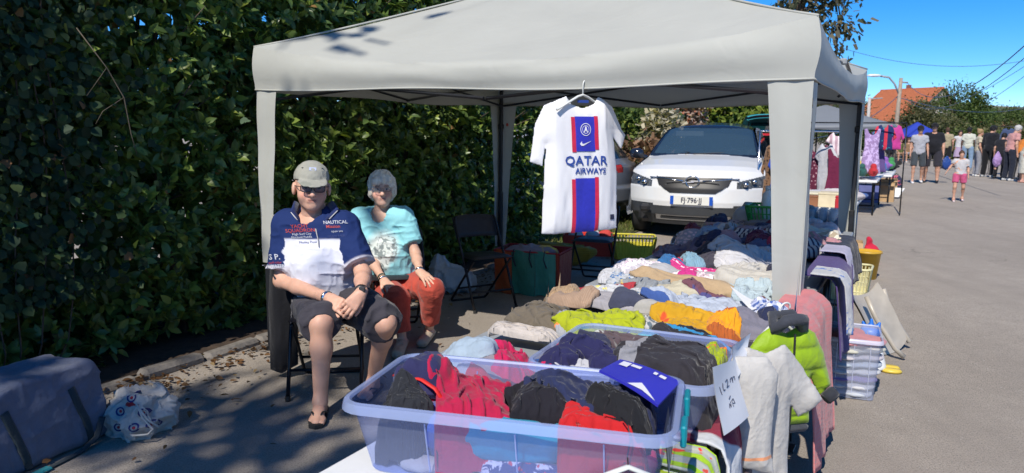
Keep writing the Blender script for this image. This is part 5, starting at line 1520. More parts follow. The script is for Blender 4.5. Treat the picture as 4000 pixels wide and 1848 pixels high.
def head_col(V_, c, R, s, skin, lip=(.44, .17, .14), wide=1.0):
    L = ((V_ - c) @ R)/s; L[:, 0] /= wide
    col = np.tile(np.array(skin, float), (len(V_), 1))
    n = fbm(V_*60, 5, 2)[:, None]; col = col*(.88 + .24*n)
    ck = np.exp(-(((np.abs(L[:, 0]) - .038)/.022)**2 + ((L[:, 2] + .03)/.022)**2))*(L[:, 1] > .03)
    col = col*(1 - .22*ck[:, None]*np.array([0, 1, 1]))
    lm = np.clip(1.3 - np.maximum(np.abs(L[:, 0])/.024, np.abs(L[:, 2] + .0612)/.0105)**2, 0, 1)*(L[:, 1] > .06)
    col = col*(1 - .8*lm[:, None]) + .8*lm[:, None]*np.array(lip)
    ml = (np.abs(L[:, 0]) < .019) & (np.abs(L[:, 2] + .0612) < .0022) & (L[:, 1] > .06); col[ml] *= .4
    for e in (-1, 1):
        m = ((L[:, 0] - e*.031)**2/.0125**2 + (L[:, 2] - .005)**2/.0065**2 < 1) & (L[:, 1] > .05); col[m] = (.55, .52, .50)
        m = ((L[:, 0] - e*.031)**2 + (L[:, 2] - .005)**2 < .0062**2) & (L[:, 1] > .05); col[m] = (.03, .025, .02)
        m = (np.abs(L[:, 0] - e*.033) < .019) & (np.abs(L[:, 2] - .027) < .0045) & (L[:, 1] > .05); col[m] *= .45
    return col
def hand(F, w, d, n, side, curl=(.35, .55, .4), s=1.0, spread=.12, thumb=.6):
    """w wrist, d towards the knuckles, n out of the palm, side: +1 thumb along d x n"""
    w, d, n = A3(w), A3(d), A3(n); d /= np.linalg.norm(d); n -= d*(n @ d); n /= np.linalg.norm(n)
    t = np.cross(d, n)*side
    for i in range(4):
        o = (.030 - .020*i)*s
        F.cap(w + t*o*.55, w + d*.085*s + t*o, .015*s, .0125*s, .014)
    F.cap(w - d*.02*s, w + d*.04*s, .024*s, .026*s, .015, flat=(n, .7))
    for i in range(4):
        o = (.030 - .020*i)*s; p = w + d*(.088 - .006*abs(i - 1))*s + t*o
        a = 0.0; dd = d + t*(1.5 - i)*spread*.5; dd /= np.linalg.norm(dd)
        for L_, r0, r1, c in zip((.040, .026, .021), (.0098, .0090, .0082), (.0090, .0082, .0072), curl):
            a += c; q = p + (dd*math.cos(a) + n*math.sin(a))*L_*s*(1, 1.08, 1.0, .82)[i]
            F.cap(p, q, r0*s, r1*s, .004); p = q
    p = w + t*.026*s + d*.012*s
    for L_, r, a in ((.042, .0125, thumb), (.032, .0105, thumb*.55), (.024, .009, thumb*.25)):
        q = p + (d*math.cos(a) + t*math.sin(a) + n*.35)*L_*s/1.06
        F.cap(p, q, r*s, r*.9*s, .006); p = q
def merge(parts):
    V_, F_, C_, o = [], [], [], 0
    for v, f, c in parts:
        V_.append(v); F_.append(f + o); C_.append(c); o += len(v)
    return np.concatenate(V_), np.concatenate(F_), np.concatenate(C_)
def toes(F, an, toe, s=1.0):
    d = toe - an; d[2] = 0; d /= np.linalg.norm(d); t = np.array([-d[1], d[0], 0.])
    for i in range(5):
        o = (.034 - .017*i)*s
        F.cap(toe + t*o - d*(.035 + .008*i)*s, toe + t*o + d*(.018 - .010*i)*s, .012*s, .0105*s, .006)
def prims_body(J, B):
    """the body as tapered limbs; B holds widths"""
    P = []
    up = unit(J['neck'] - J['pel']); rt = unit(J['shR'] - J['shL']); fw = unit(np.cross(rt, up)); M = np.stack([rt, fw, np.cross(rt, fw)], 1)
    w, dp, be = B['w'], B['d'], B['belly']
    ce = lambda f: J['pel'] + (J['neck'] - J['pel'])*f
    P.append(('ell', ce(.72), (w*.50, dp*.5, .17), M)); P.append(('ell', ce(.38) + fw*be*.45, (w*.46 + be*.35, dp*.5 + be*.6, .19), M))
    P.append(('ell', ce(.06), (w*.48 + be*.2, dp*.52 + be*.2, .14), M))
    P.append(('cap', J['shL'], J['shR'], B['sh'], B['sh']))
    P.append(('cap', ce(.84), J['neck'] + up*.05, .075*B['t'], .056*B['t']))
    return P, (rt, fw, up, M)
def field_of(prims, infl=0.0, k=.045, h=.012, pad=.08):
    lo = np.full(3, 1e9); hi = -lo
    for p in prims:
        if p[0] == 'ell': r = max(p[2]) + .03; lo = np.minimum(lo, p[1] - r); hi = np.maximum(hi, p[1] + r)
        else: r = max(p[3], p[4]) + .03; lo = np.minimum(lo, np.minimum(p[1], p[2]) - r); hi = np.maximum(hi, np.maximum(p[1], p[2]) + r)
    F = Field(lo - pad, hi + pad, h)
    for p in prims:
        if p[0] == 'ell': F.ell(p[1], np.array(p[2]) + infl, p[3], k)
        else:
            kw = p[5] if len(p) > 5 else {}
            F.cap(p[1], p[2], p[3] + infl, p[4] + infl, kw.get('k', k), c0=kw.get('c0', False), c1=kw.get('c1', False), flat=kw.get('flat'))
    return F
def arm_prims(J, B, S):
    a, e, w = J['sh'+S], J['el'+S], J['wr'+S]
    return [('cap', a, e, .052*B['arm'], .043*B['arm']), ('cap', e, e + (w - e)*.35, .043*B['arm'], .042*B['arm']), ('cap', e + (w - e)*.35, w, .042*B['arm'], .028*B['arm'])]
def leg_prims(J, B, S):
    h, k, a, t = J['hip'+S], J['kn'+S], J['an'+S], J['toe'+S]
    back = unit(np.cross(np.cross(k - a, t - a), k - a))*-.018
    P = [('cap', h, k, .088*B['leg'], .060*B['leg']), ('cap', k, k + (a-k)*.33 + back, .058*B['leg'], .056*B['leg']), ('cap', k + (a-k)*.33 + back, a, .054*B['leg'], .036*B['leg'])]
    heel = a - unit((t - a)*np.array([1, 1, 0]))*.025; heel[2] = t[2] + .012
    P += [('cap', a, heel, .036, .032), ('cap', a + (t - a)*.15, t, .036, .022, {'flat': ((0, 0, 1), .75)}), ('cap', heel, t, .030, .026, {'flat': ((0, 0, 1), .8)})]
    return P
def cloth_child(name, F, m, root, base, amp=.010, freq=14, seed=1, stretch=(1, 1, 1)):
    if amp: F.wrinkle(amp, freq, seed, stretch=stretch)
    v, f = F.mesh()
    return mesh_obj(name, v - base, f, m, root, smooth=True), v, f
def project_on(v, f, pts, direc, lift=.003):
    """lay flat print on a cloth surface along a direction"""
    bv = BVHTree.FromPolygons([tuple(p) for p in v], [tuple(q) for q in f]); d = Vector(direc).normalized(); out = []
    for p in pts:
        h = bv.ray_cast(Vector(p) - d*.6, d)
        out.append(np.array(h[0] - d*lift) if h[0] is not None else A3(p))
    return np.array(out)
def lay_text(name, s, size, org, right, up, direc, v, f, m, root, base, bold=0.0, lift=.004):
    t2, tf = text_geo(s, size, bold)
    pts = [A3(org) + A3(right)*p[0] + A3(up)*p[1] for p in t2]
    return mesh_obj(name, project_on(v, f, pts, direc, lift) - base, tf, m, root, smooth=False)
def glasses(root, c, R, s, m, base, lens, thick=.0022, wx=.026, wz=.019, y=.108):
    def q(x, yy, z): return c + R @ (np.array([x, yy, z])*s) - base
    g = MB()
    for e in (-1, 1):
        n = 18; pts = []
        for k in range(n):
            a = 2*PI*k/n; ca, sa = math.cos(a), math.sin(a); ex = 3.2
            pts.append(q(e*.033 + wx*np.sign(ca)*abs(ca)**(2/ex), y - .006*abs(ca)*(ca*e > 0), .004 + wz*np.sign(sa)*abs(sa)**(2/ex)))
        g.tube(pts, thick, 6, closed=True)
        g.tube([q(e*.059, y - .006, .012), q(e*.080, y - .03, .012), q(e*.086, -.005, .010)], thick*.9, 6)
        lv = [p for p in pts]; mesh_obj('lens', lv, [list(range(n))], lens, root, smooth=False)
    g.tube([q(-.008, y + .002, .010), q(0, y + .004, .013), q(.008, y + .002, .010)], thick, 6)
    g.build('glasses', m, root, smooth=True)

# ---------------------------------------------------------------- the seated man
def seated_man():
    g = lambda x, y, d: A3(atd(x, y, d))
    J = dict(pel=g(838, 745, 4.50), neck=g(792, 535, 4.50), shL=g(722, 566, 4.50), shR=g(866, 572, 4.44),
             elL=g(708, 706, 4.42), elR=g(914, 690, 4.30), wrL=g(832, 752, 4.10), wrR=g(908, 738, 4.06),
             hipL=g(788, 768, 4.45), hipR=g(890, 765, 4.42), knL=g(808, 812, 4.02), knR=g(968, 812, 4.12),
             anL=g(806, 1018, 3.96), anR=g(938, 930, 4.34))
    J['toeL'] = A3(at(796, 1062, .022)); J['toeR'] = J['anR'] + np.array([-.03, -.15, 0]); J['toeR'][2] = .022
    J['anL'][2] = max(J['anL'][2], .085); J['anR'][2] = .09
    B = dict(w=.36, d=.26, belly=.085, sh=.062, arm=1.10, leg=1.10, t=1.25)
    base = A3(((J['anL'] + J['pel'])/2)); base[2] = 0
    root = thing('person', 'seated man in a navy and white polo shirt, grey cap and dark shorts', 'person', base)
    P, (rt, fw, up, M) = prims_body(J, B)
    legs = leg_prims(J, B, 'L') + leg_prims(J, B, 'R'); arms = arm_prims(J, B, 'L') + arm_prims(J, B, 'R')
    skin = np.array((.60, .345, .25))
    body = field_of(P + legs + arms, -.004, .03, .0095)
    v, f = body.mesh()
    parts = [(v, f, np.tile(skin, (len(v), 1))*(.85 + .3*fbm(v*25, 3, 3)[:, None]))]
    hc = g(784, 472, 4.43); R = frame(A3((0, 0, CAM_H)) - hc + np.array([.25, 0, -.35]), (0.04, 0, 1)); s = 1.10
    HF = Field(hc - .17, hc + .17, .0042); head_field(HF, hc, R, s, 1.10)
    HF.cap(hc + R @ np.array([0, -.02, -.06]), J['neck'] + np.array([0, 0, -.05]), .062, .075, .03)
    v, f = HF.mesh(); parts.append((v, f, head_col(v, hc, R, s, (.66, .39, .29), wide=1.1)))
    # hands folded between the knees
    m = (J['wrL'] + J['wrR'])/2
    for S, o, sd in (('L', np.array([.012, -.02, .01]), 1), ('R', np.array([-.01, -.035, -.012]), -1)):
        w = J['wr'+S]; d = g(872, 782, 4.0) + o*.5 - w
        HN = Field(w - .21, w + .21, .0042)
        nrm = np.array([.5 if S == 'L' else -.5, .45, -.55])
        HN.cap(J['el'+S] + (w - J['el'+S])*.82, w, .034, .027, .015)
        hand(HN, w, d, nrm, -1 if S == 'L' else 1, (.45, .6, .5), 1.02, .10, .45)
        v, f = HN.mesh(); parts.append((v, f, np.tile(skin*1.06, (len(v), 1))*(.88 + .24*fbm(v*50, 4, 2)[:, None])))
    for S in 'LR':
        t = J['toe'+S]; FF = Field(t - .13, t + .13, .0045)
        an = J['an'+S]; toes(FF, an.copy(), t.copy()); FF.cap(an + (t - an)*.4, t - unit((t-an)*np.array([1,1,0]))*.02, .034, .032, .02, flat=((0, 0, 1), .7))
        v, f = FF.mesh(); parts.append((v, f, np.tile(skin, (len(v), 1))))
    v, f, c = merge(parts)
    mesh_obj('body', v - base, f, SKIN, root, col=c)
    # polo shirt: navy yoke and sleeves, white front
    ce = lambda q: J['pel'] + (J['neck'] - J['pel'])*q
    SP = [p for p in P[:4]]
    for S in 'LR':
        a, e = J['sh'+S], J['el'+S]; SP.append(('cap', a, a + (e - a)*.80, .060, .072, {'c1': True, 'k': .05}))
    F = field_of(SP, .018, .06, .0062); F.cut(ce(-.02), -up); F.ell(J['neck'] + fw*.06 + up*.03, (.085, .11, .10), M, .01, sub=True)
    F.wrinkle(.010, 9, 4, stretch=(1, 1, 1.7)); F.wrinkle(.005, 22, 6)
    v, f = F.mesh()
    front_n = unit(A3((0, 0, CAM_H)) - ce(.5))
    L = np.stack([(v - ce(.5)) @ rt, (v - ce(.5)) @ fw, (v - ce(.5)) @ up], -1)
    navy, white = np.array((.012, .028, .115)), np.array((.66, .67, .76))
    sm = lambda q: np.clip(q/.010 + .5, 0, 1)
    isw = sm(.200 - np.abs(L[:, 0] - .014))*sm(g(800, 606, 4.28)[2] - v[:, 2] + .03*L[:, 0])*(L[:, 1] > -.03)
    col = navy*(1 - isw[:, None]) + white*isw[:, None]
    for S in 'LR':
        a, e = J['sh'+S], J['el'+S]; dd = unit(e - a); tt = ((v - a) @ dd)/np.linalg.norm(e - a); rr = np.linalg.norm(v - a - ((v - a) @ dd)[:, None]*dd, axis=1)
        arm_ = (tt > .25) & (rr < .094) & (np.abs(L[:, 0]) > .165); col[arm_] = navy
        cf = sm((tt - .755)*.25)*(rr < .13)*(np.abs(L[:, 0]) > .12); col = col*(1 - cf[:, None]) + cf[:, None]*np.array((.52, .50, .56))
    sh = mesh_obj('polo_shirt', v - base, f, attr_mat('polo cotton', .85, 0, .2, 0, .3, 60), root, col=col)
    dv = -front_n
    ink = {'r': mat('red print', (.42, .05, .05), .7, var=0), 'w': mat('pale print', (.50, .52, .60), .7, var=0), 'n': mat('navy print2', (.03, .05, .18), .7, var=0)}
    R2 = unit(np.cross(front_n, np.array([0, 0, 1.0])))*-1
    def T(s_, size, x, y, k, b=.0): lay_text('lettering', s_, size, g(x, y, 4.3), R2, up, dv, v, f, ink[k], root, base, b)
    T('YACHT', .030, 752, 568, 'r', .0003); T('SQUADRON', .030, 754, 579, 'r', .0003); T('High Surf City', .019, 758, 588, 'w'); T('Mainland Paddle', .018, 758, 596, 'w')
    T('NAUTICAL', .028, 844, 558, 'w', .0003); T('Mission', .026, 838, 569, 'r', .0003); T('open sea', .018, 848, 581, 'w'); T('Motley Pool', .020, 774, 609, 'n'); T('OCEAN RACE', .015, 846, 593, 'n')
    T('S P.', .045, 688, 647, 'w', .0008); T('surf rider', .020, 690, 661, 'r'); T('TR WATER', .024, 688, 670, 'w', .0004)
    b = MB()
    for tip, mid, bk in (((757, 557), (738, 533), (748, 512)), ((822, 550), (843, 530), (830, 512))):
        pv = [project_on(v, f, [g(*tip, 4.3)], dv, .008)[0], project_on(v, f, [g(*mid, 4.4)], dv, .012)[0], g(*bk, 4.50)]
        b2 = MB(); b2.tube([q - base for q in pv], [.012, .026, .026], 8, flat=.4); b2.build('collar', cloth('#1c2a5c'), sh, smooth=True)
        e = -1 if tip[0] < 790 else 1
        b3 = MB(); b3.tube([q - base + front_n*.014 + R2*e*.014 for q in pv[:2]], .0035, 5); b3.build('collar_stripe', cloth('#e8e6ea'), sh, smooth=True)
    pl = [g(794, 575, 4.3), g(800, 600, 4.3), g(803, 622, 4.3)]
    MB().tube([q - base for q in project_on(v, f, pl, dv, .003)], .012, 6, flat=.25).build('placket', cloth('#d6d6de'), sh, smooth=True)
    # shorts
    SP = [P[2]]
    for S in 'LR':
        h, k = J['hip'+S], J['kn'+S]; SP.append(('cap', h, h + (k - h)*1.0, .112, .098, {'c1': True, 'k': .05}))
    F = field_of(SP, .014, .05, .0095); F.cut(ce(.10), up)
    for S in 'LR': F.cap(J['kn'+S] + (J['hip'+S] - J['kn'+S])*.08, J['kn'+S] + np.array([0, 0, -.02]), .09, .09, .03, c1=True)
    cloth_child('shorts', F, cloth('#3a3840'), root, base, .014, 12, 8)
    # cap, glasses, watch, bracelet, flip-flops
    CF = Field(hc - .2, hc + .2, .0048)
    CF.ell(hc + R @ (np.array([0, -.012, .052])*s), np.array([.091, .108, .090])*s, R, .01); CF.cut(hc + R @ (np.array([0, 0, .040])*s), R @ np.array([0, .10, -1]))
    CF.ell(hc + R @ (np.array([0, .095, .036])*s), np.array([.076, .068, .008])*s, R @ np.array([[1, 0, 0], [0, .94, .34], [0, -.34, .94]]), .012)
    cp, cvv, cff = cloth_child('cap', CF, cloth('#a9a89a', 'patch', '#8f9186', 16, thr=.58, crease=.04), root, base, .003, 30, 3)
    lv = project_on(cvv, cff, [hc + R @ (np.array([x, .3, z])*s) for x, z in ((-.018, .095), (.018, .095), (.018, .110), (-.018, .110))], -R[:, 1], .003)
    mesh_obj('badge', lv - base, [[0, 1, 2, 3]], mat('badge', (.4, .45, .62), .5), cp)
    for e in (-1, 1):
        MB().lathe([(.0, 0), (.006, .001), (.006, .003)], 10, hc + R @ (np.array([e*.05, .055, .105])*s) - base).build('eyelet', M_BLACKPL, cp)
    glasses(root, hc, R, s, M_BLACKPL, base, clear_mat('dark lens', (.10, .13, .20), .42, .08), .0026, .028, .019, .112)
    def band(name, S, f0, r, w_, m):
        e, w = J['el'+S], J['wr'+S]; a = e + (w - e)*f0; d = unit(w - e)
        t = MB().tube([a - d*w_/2 - base, a + d*w_/2 - base], r, 14); return t.build(name, m, root, smooth=True)
    band('bracelet', 'L', .93, .038, .014, M_CHROME); band('watch_strap', 'R', .90, .038, .026, M_BLACKPL)
    wf = J['elR'] + (J['wrR'] - J['elR'])*.9
    MB().box(wf + np.array([.012, -.036, .016]) - base, (.036, .014, .036), .008).build('watch', mat('watch face', (.05, .05, .055), .2), root)
    for S in 'LR':
        t, an = J['toe'+S], J['an'+S]; d = unit((t - an)*np.array([1, 1, 0])); sd = np.array([-d[1], d[0], 0])
        pl = [(-.11, .030), (-.05, .034), (.03, .042), (.10, .046), (.155, .036), (.175, .0)]
        poly = [(x, y) for x, y in pl] + [(x, -y) for x, y in pl[::-1][1:]] + [(-.135, 0)]
        o = an.copy(); o[2] = 0; o = o + d*.02
        so = MB(); so.prism(poly, 0.004, .024, Matrix(((d[0], sd[0], 0), (d[1], sd[1], 0), (0, 0, 1))))
        so = mesh_obj('flip_flop', np.array(so.v) + o - base, so.f, M_RUBBER, root, smooth=False)
        for e in (-1, 1):
            MB().tube([o + d*.11 + np.array([0, 0, .03]) - base, o + d*.08 + sd*e*.028 + np.array([0, 0, .062]) - base, o + d*.0 + sd*e*.043 + np.array([0, 0, .03]) - base], .0075, 6, flat=.5).build('strap', M_BLACKPL, so, smooth=True)
    return root, J
man, MJ = seated_man()
# his chair, with a black coat hung over its back
mc = Vector((float(MJ['pel'][0]) - .02, float(MJ['pel'][1]) - .06, 0))
folding_chair('black folding chair under the seated man', mc, .12)
coat, _ = hung('coat', 'black coat hanging over the back of the seated man\'s chair', mc + Vector((-.16, .16, .86)), .12, [(-.12, 0), (.0, .015), (.14, 0), (.24, -.05), (.25, -.30), (.20, -.46), (-.06, -.50), (-.07, -.78), (-.17, -.83), (-.235, -.80), (-.24, -.40), (-.215, -.10), (-.19, -.03)], cloth('#101117', crease=.1), 'coat', t=.06, folds=.035, seed=31, h=.009, soft=.03)
# ---------------------------------------------------------------- the seated woman
def seated_woman():
    g = lambda x, y, d: A3(atd(x, y, d))
    J = dict(pel=g(1000, 705, 5.72), neck=g(962, 528, 5.68), shL=g(908, 548, 5.70), shR=g(1016, 548, 5.64),
             elL=g(930, 648, 5.62), elR=g(1046, 640, 5.56), wrL=g(966, 706, 5.36), wrR=g(1056, 684, 5.34),
             hipL=g(970, 722, 5.65), hipR=g(1040, 716, 5.62), knL=g(1000, 752, 5.28), knR=g(1086, 728, 5.32),
             anL=g(1012, 865, 5.26), anR=g(1080, 834, 5.52))
    J['toeL'] = A3(at(1000, 893, .03)); J['toeR'] = A3(at(1062, 864, .03))
    B = dict(w=.33, d=.23, belly=.05, sh=.058, arm=.92, leg=.92, t=1.0)
    base = (J['anL'] + J['pel'])/2; base[2] = 0
    root = thing('person', 'seated grey haired woman in a pale blue T-shirt and coral trousers', 'person', base)
    P, (rt, fw, up, M) = prims_body(J, B)
    legs = leg_prims(J, B, 'L') + leg_prims(J, B, 'R'); arms = arm_prims(J, B, 'L') + arm_prims(J, B, 'R')
    skin = np.array((.60, .37, .28))
    v, f = field_of(P + legs + arms, -.004, .03, .010).mesh()
    parts = [(v, f, np.tile(skin, (len(v), 1))*(.86 + .28*fbm(v*25, 3, 3)[:, None]))]
    hc = g(961, 477, 5.64); R = frame(A3((0, 0, CAM_H)) - hc + np.array([.1, 0, -.2]), (-.03, 0, 1)); s = 1.04
    HF = Field(hc - .16, hc + .16, .0044); head_field(HF, hc, R, s)
    HF.cap(hc + R @ np.array([0, -.02, -.06]), J['neck'] + np.array([0, 0, -.05]), .050, .060, .03)
    v, f = HF.mesh(); parts.append((v, f, head_col(v, hc, R, s, (.68, .43, .34), (.50, .23, .20))))
    for S, tgt, nrm, sd in (('L', g(1000, 742, 5.22), (0, .35, -1), 1), ('R', g(1092, 716, 5.22), (0, .4, -1), -1)):
        w = J['wr'+S]; HN = Field(w - .2, w + .2, .0046)
        HN.cap(J['el'+S] + (w - J['el'+S])*.8, w, .030, .024, .015)
        hand(HN, w, tgt - w, np.array(nrm, float), -sd, (.15, .3, .25), .95, .25, .5)
        v, f = HN.mesh(); parts.append((v, f, np.tile(skin*1.05, (len(v), 1))*(.88 + .24*fbm(v*50, 4, 2)[:, None])))
    v, f, c = merge(parts); mesh_obj('body', v - base, f, SKIN, root, col=c)
    ce = lambda q: J['pel'] + (J['neck'] - J['pel'])*q
    SP = [p for p in P[:4]]
    for S in 'LR':
        a, e = J['sh'+S], J['el'+S]; SP.append(('cap', a, a + (e - a)*.70, .060, .064, {'c1': True, 'k': .05}))
    F = field_of(SP, .014, .05, .0066); F.cut(ce(-.06), -up); F.ell(J['neck'] + fw*.05 + up*.0, (.072, .10, .085), M, .01, sub=True)
    F.wrinkle(.012, 10, 14, stretch=(1, 1, 1.7)); F.wrinkle(.006, 24, 16)
    v, f = F.mesh(); L = np.stack([(v - ce(.5)) @ rt, (v - ce(.5)) @ fw, (v - ce(.5)) @ up], -1)
    aq = np.array((.26, .60, .68)); pr = np.array((.62, .68, .67)); gy = np.array((.22, .26, .27))
    n1 = fbm(v*22, 41, 4); n2 = ridge(v*30, 43)
    pm = np.clip((1.05 - np.sqrt(((L[:, 0] + .015)/.15)**2 + ((L[:, 2] + .01)/.17)**2))*2.2, 0, 1)*(L[:, 1] > 0)
    edge = np.clip((fbm(v*9, 47, 3) - .42 + .25*pm)*5, 0, 1)*pm
    col = aq*(1 - edge[:, None]) + pr*edge[:, None]
    line = ((n2 > .90) | (n1 > .62)) & (edge > .5); col[line] = gy
    mesh_obj('t_shirt', v - base, f, attr_mat('printed jersey', .85, 0, .2, 0, .3, 60), root, col=col)
    SP = [P[2]]
    for S in 'LR':
        h, k, a = J['hip'+S], J['kn'+S], J['an'+S]
        SP += [('cap', h, k, .092, .070), ('cap', k, k + (a - k)*.72, .068, .056, {'c1': True, 'k': .03})]
    F = field_of(SP, .012, .04, .009); F.cut(ce(.12), up); cloth_child('trousers', F, cloth('#d24a3c'), root, base, .011, 14, 18)
    # short grey-white hair
    H = Field(hc - .19, hc + .19, .0052)
    H.ell(hc + R @ (np.array([0, -.018, .040])*s), np.array([.096, .112, .100])*s, R, .01)
    H.ell(hc + R @ (np.array([0, -.05, -.03])*s), np.array([.088, .075, .075])*s, R, .03)
    for e in (-1, 1): H.ell(hc + R @ (np.array([e*.078, .015, .0])*s), np.array([.020, .045, .055])*s, R, .02)
    H.ell(hc + R @ (np.array([0, .115, -.035])*s), np.array([.066, .075, .085])*s, R, .012, sub=True)
    H.cap(hc + R @ (np.array([-.05, .072, .074])*s), hc + R @ (np.array([.055, .082, .060])*s), .022, .020, .02)
    H.wrinkle(.014, 30, 9, stretch=(1.4, 1.0, .45)); v, f = H.mesh()
    cc = np.array((.80, .74, .64))*(.72 + .56*fbm(v*np.array([90, 60, 25]), 8, 3)[:, None])
    mesh_obj('hair', v - base, f, attr_mat('hair', .6, 0, .4), root, col=cc)
    glasses(root, hc, R, s, mat('thin frame', (.34, .24, .19), .35, .3), base, clear_mat('clear lens', (.6, .65, .7), .12, .05), .0016, .026, .016, .110)
    for S, f0, m in (('L', .86, mat('green bracelet', (.03, .05, .035), .5)), ('L', .95, M_CHROME), ('R', .94, M_CHROME)):
        e, w = J['el'+S], J['wr'+S]; a = e + (w - e)*f0; d = unit(w - e)
        MB().tube([a - d*.008 - base, a + d*.008 - base], .032, 14).build('bracelet', m, root, smooth=True)
    for S in 'LR':
        t, an = J['toe'+S].copy(), J['an'+S].copy(); FF = Field(np.minimum(t, an) - .1, np.maximum(t, an) + .1, .006)
        t[2] = .035; h = an - unit((t - an)*np.array([1, 1, 0]))*.03; h[2] = .04
        FF.cap(h, t, .042, .042, .01, flat=((0, 0, 1), .8)); FF.ell((an + t)/2 + np.array([0, 0, .055]), (.035, .045, .03), None, .01, sub=True); FF.cut((0, 0, .004), (0, 0, -1))
        v, f = FF.mesh(); mesh_obj('shoe', v - base, f, mat('beige shoe', (.40, .33, .26), .7), root, smooth=True)
    return root, J
woman, WJ = seated_woman()
folding_chair('black folding chair under the seated woman', Vector((float(WJ['pel'][0]), float(WJ['pel'][1]) - .05, 0)), .25)
# ================================================================ people further down the street
M_HAIR = attr_mat('hair far', .65, 0, .3)
HAIRC = {'brown': (.075, .04, .025), 'black': (.012, .011, .012), 'blond': (.30, .20, .10), 'grey': (.42, .41, .40), 'dark': (.03, .02, .016)}
def person(label, foot, rz, h=1.72, top='#888888', slv=.55, bot='#333344', blen=1.0, skirt=False, shoes='#222222', hair='brown', hstyle='short', skin=(.48, .27, .19), build=1.0, stride=0.0, arms=None, lean=0.0, sit=False, cap=None, belly=0.0, vox=.018, tpat=None, group='people in the street', crop=0.0):
    k = h/1.75; root = thing('person', label, 'person', foot, rz, group)
    a = lambda *p: np.array(p, float)*k
    J = dict(pel=a(0, 0, .95), neck=a(0, 0, 1.48), shL=a(-.165*(.5 + .5*build), 0, 1.41), shR=a(.165*(.5 + .5*build), 0, 1.41), elL=a(-.225*(.5 + .5*build), .03, 1.15), elR=a(.225*(.5 + .5*build), .03, 1.15), wrL=a(-.24*(.5 + .5*build), -.06, .90), wrR=a(.24*(.5 + .5*build), -.06, .90),
             hipL=a(-.10*build, 0, .91), hipR=a(.10*build, 0, .91), knL=a(-.115*build - .01, -.03 - stride*.5, .50), knR=a(.115*build + .01, -.03 + stride*.4, .50), anL=a(-.12*build - .01, .02 - stride, .09), anR=a(.12*build + .01, .02 + stride, .09 + abs(stride)*.25))
    hd = a(0, -.03, 1.635)
    if sit:
        for q in ('pel', 'neck', 'shL', 'shR', 'elL', 'elR', 'wrL', 'wrR'): J[q] = J[q] - a(0, 0, .44)
        hd = hd - a(0, 0, .44)
        for S, x in (('L', -1), ('R', 1)): J['hip'+S] = a(x*.09, -.02, .48); J['kn'+S] = a(x*.13, -.42, .50); J['an'+S] = a(x*.12, -.40, .09); J['wr'+S] = a(x*.13, -.30, .58); J['el'+S] = a(x*.25, -.05, .72)
    if arms:
        for q, p in arms.items(): J[q] = a(*p)
    if lean:
        c, s = math.cos(lean), math.sin(lean); pv = J['pel'].copy()
        for q in ('neck', 'shL', 'shR', 'elL', 'elR', 'wrL', 'wrR'):
            d = J[q] - pv; J[q] = pv + np.array([d[0], d[1]*c - d[2]*s, d[1]*s + d[2]*c])
        d = hd - pv; hd = pv + np.array([d[0], d[1]*c - d[2]*s - .03, d[1]*s + d[2]*c - .02])
    for S in 'LR': J['toe'+S] = J['an'+S] + a(0, -.15, -.065)
    B = dict(w=.33*build*k, d=.20*build*k, belly=belly, sh=.048*build*k, arm=.92*build*k, leg=1.0*build*k, t=1.0*k)
    P, (rt, fw, up, M) = prims_body(J, B)
    P = [('ell', q[1], tuple(np.array(q[2])*np.array([1, 1, k])), q[3]) if q[0] == 'ell' else q for q in P]
    F = field_of(P + leg_prims(J, B, 'L') + leg_prims(J, B, 'R') + arm_prims(J, B, 'L') + arm_prims(J, B, 'R'), -.006, .03, vox)
    R = frame((0, -1, -.1 - lean*.6)); head_field(F, hd, R, k, 1.0, False)
    F.cap(hd - np.array([0, 0, .05]), J['neck'], .05*k, .055*k, .02)
    for S in 'LR':
        w = J['wr'+S]; d = unit(w - J['el'+S]); sd = np.cross(d, fw)
        F.cap(w, w + d*.075*k, .027*k, .030*k, .01, flat=(sd, .65))
        for q in (-1, 0, 1): F.cap(w + d*.07*k + fw*q*.018*k, w + d*.15*k + fw*q*.020*k - up*.004, .012*k, .010*k, .004)
        F.cap(w + d*.03*k + fw*.02*k, w + d*.085*k + fw*.045*k, .012*k, .010*k, .004)
    v, f = F.mesh(); col = np.tile(np.array(skin), (len(v), 1))*(.85 + .3*fbm(v*14, 3, 2)[:, None])
    mesh_obj('body', v, f, SKIN, root, col=col)
    ce = lambda q: J['pel'] + (J['neck'] - J['pel'])*q
    SP = list(P[:4])
    for S in 'LR':
        if slv > 0:
            a0, e, w = J['sh'+S], J['el'+S], J['wr'+S]
            if slv <= 1: SP.append(('cap', a0, a0 + (e - a0)*slv, .046*build*k, .056*build*k, {'c1': True, 'k': .04}))
            else: SP += [('cap', a0, e, .056*build*k, .050*build*k), ('cap', e, e + (w - e)*(slv - 1), .050*build*k, .042*build*k, {'c1': True, 'k': .03})]
    F = field_of(SP, .013*k, .045*k, vox*.9); F.cut(ce(-.12 + crop), -up); F.ell(J['neck'] + fw*.04 + up*.03, (.075*k, .09*k, .075*k), M, .01, sub=True)
    F.wrinkle(.014, 10, int(h*100), stretch=(1, 1, 1.6)); v, f = F.mesh()
    mesh_obj('top', v, f, cloth(top, *tpat) if tpat else cloth(top), root)
    SP = [P[2]]
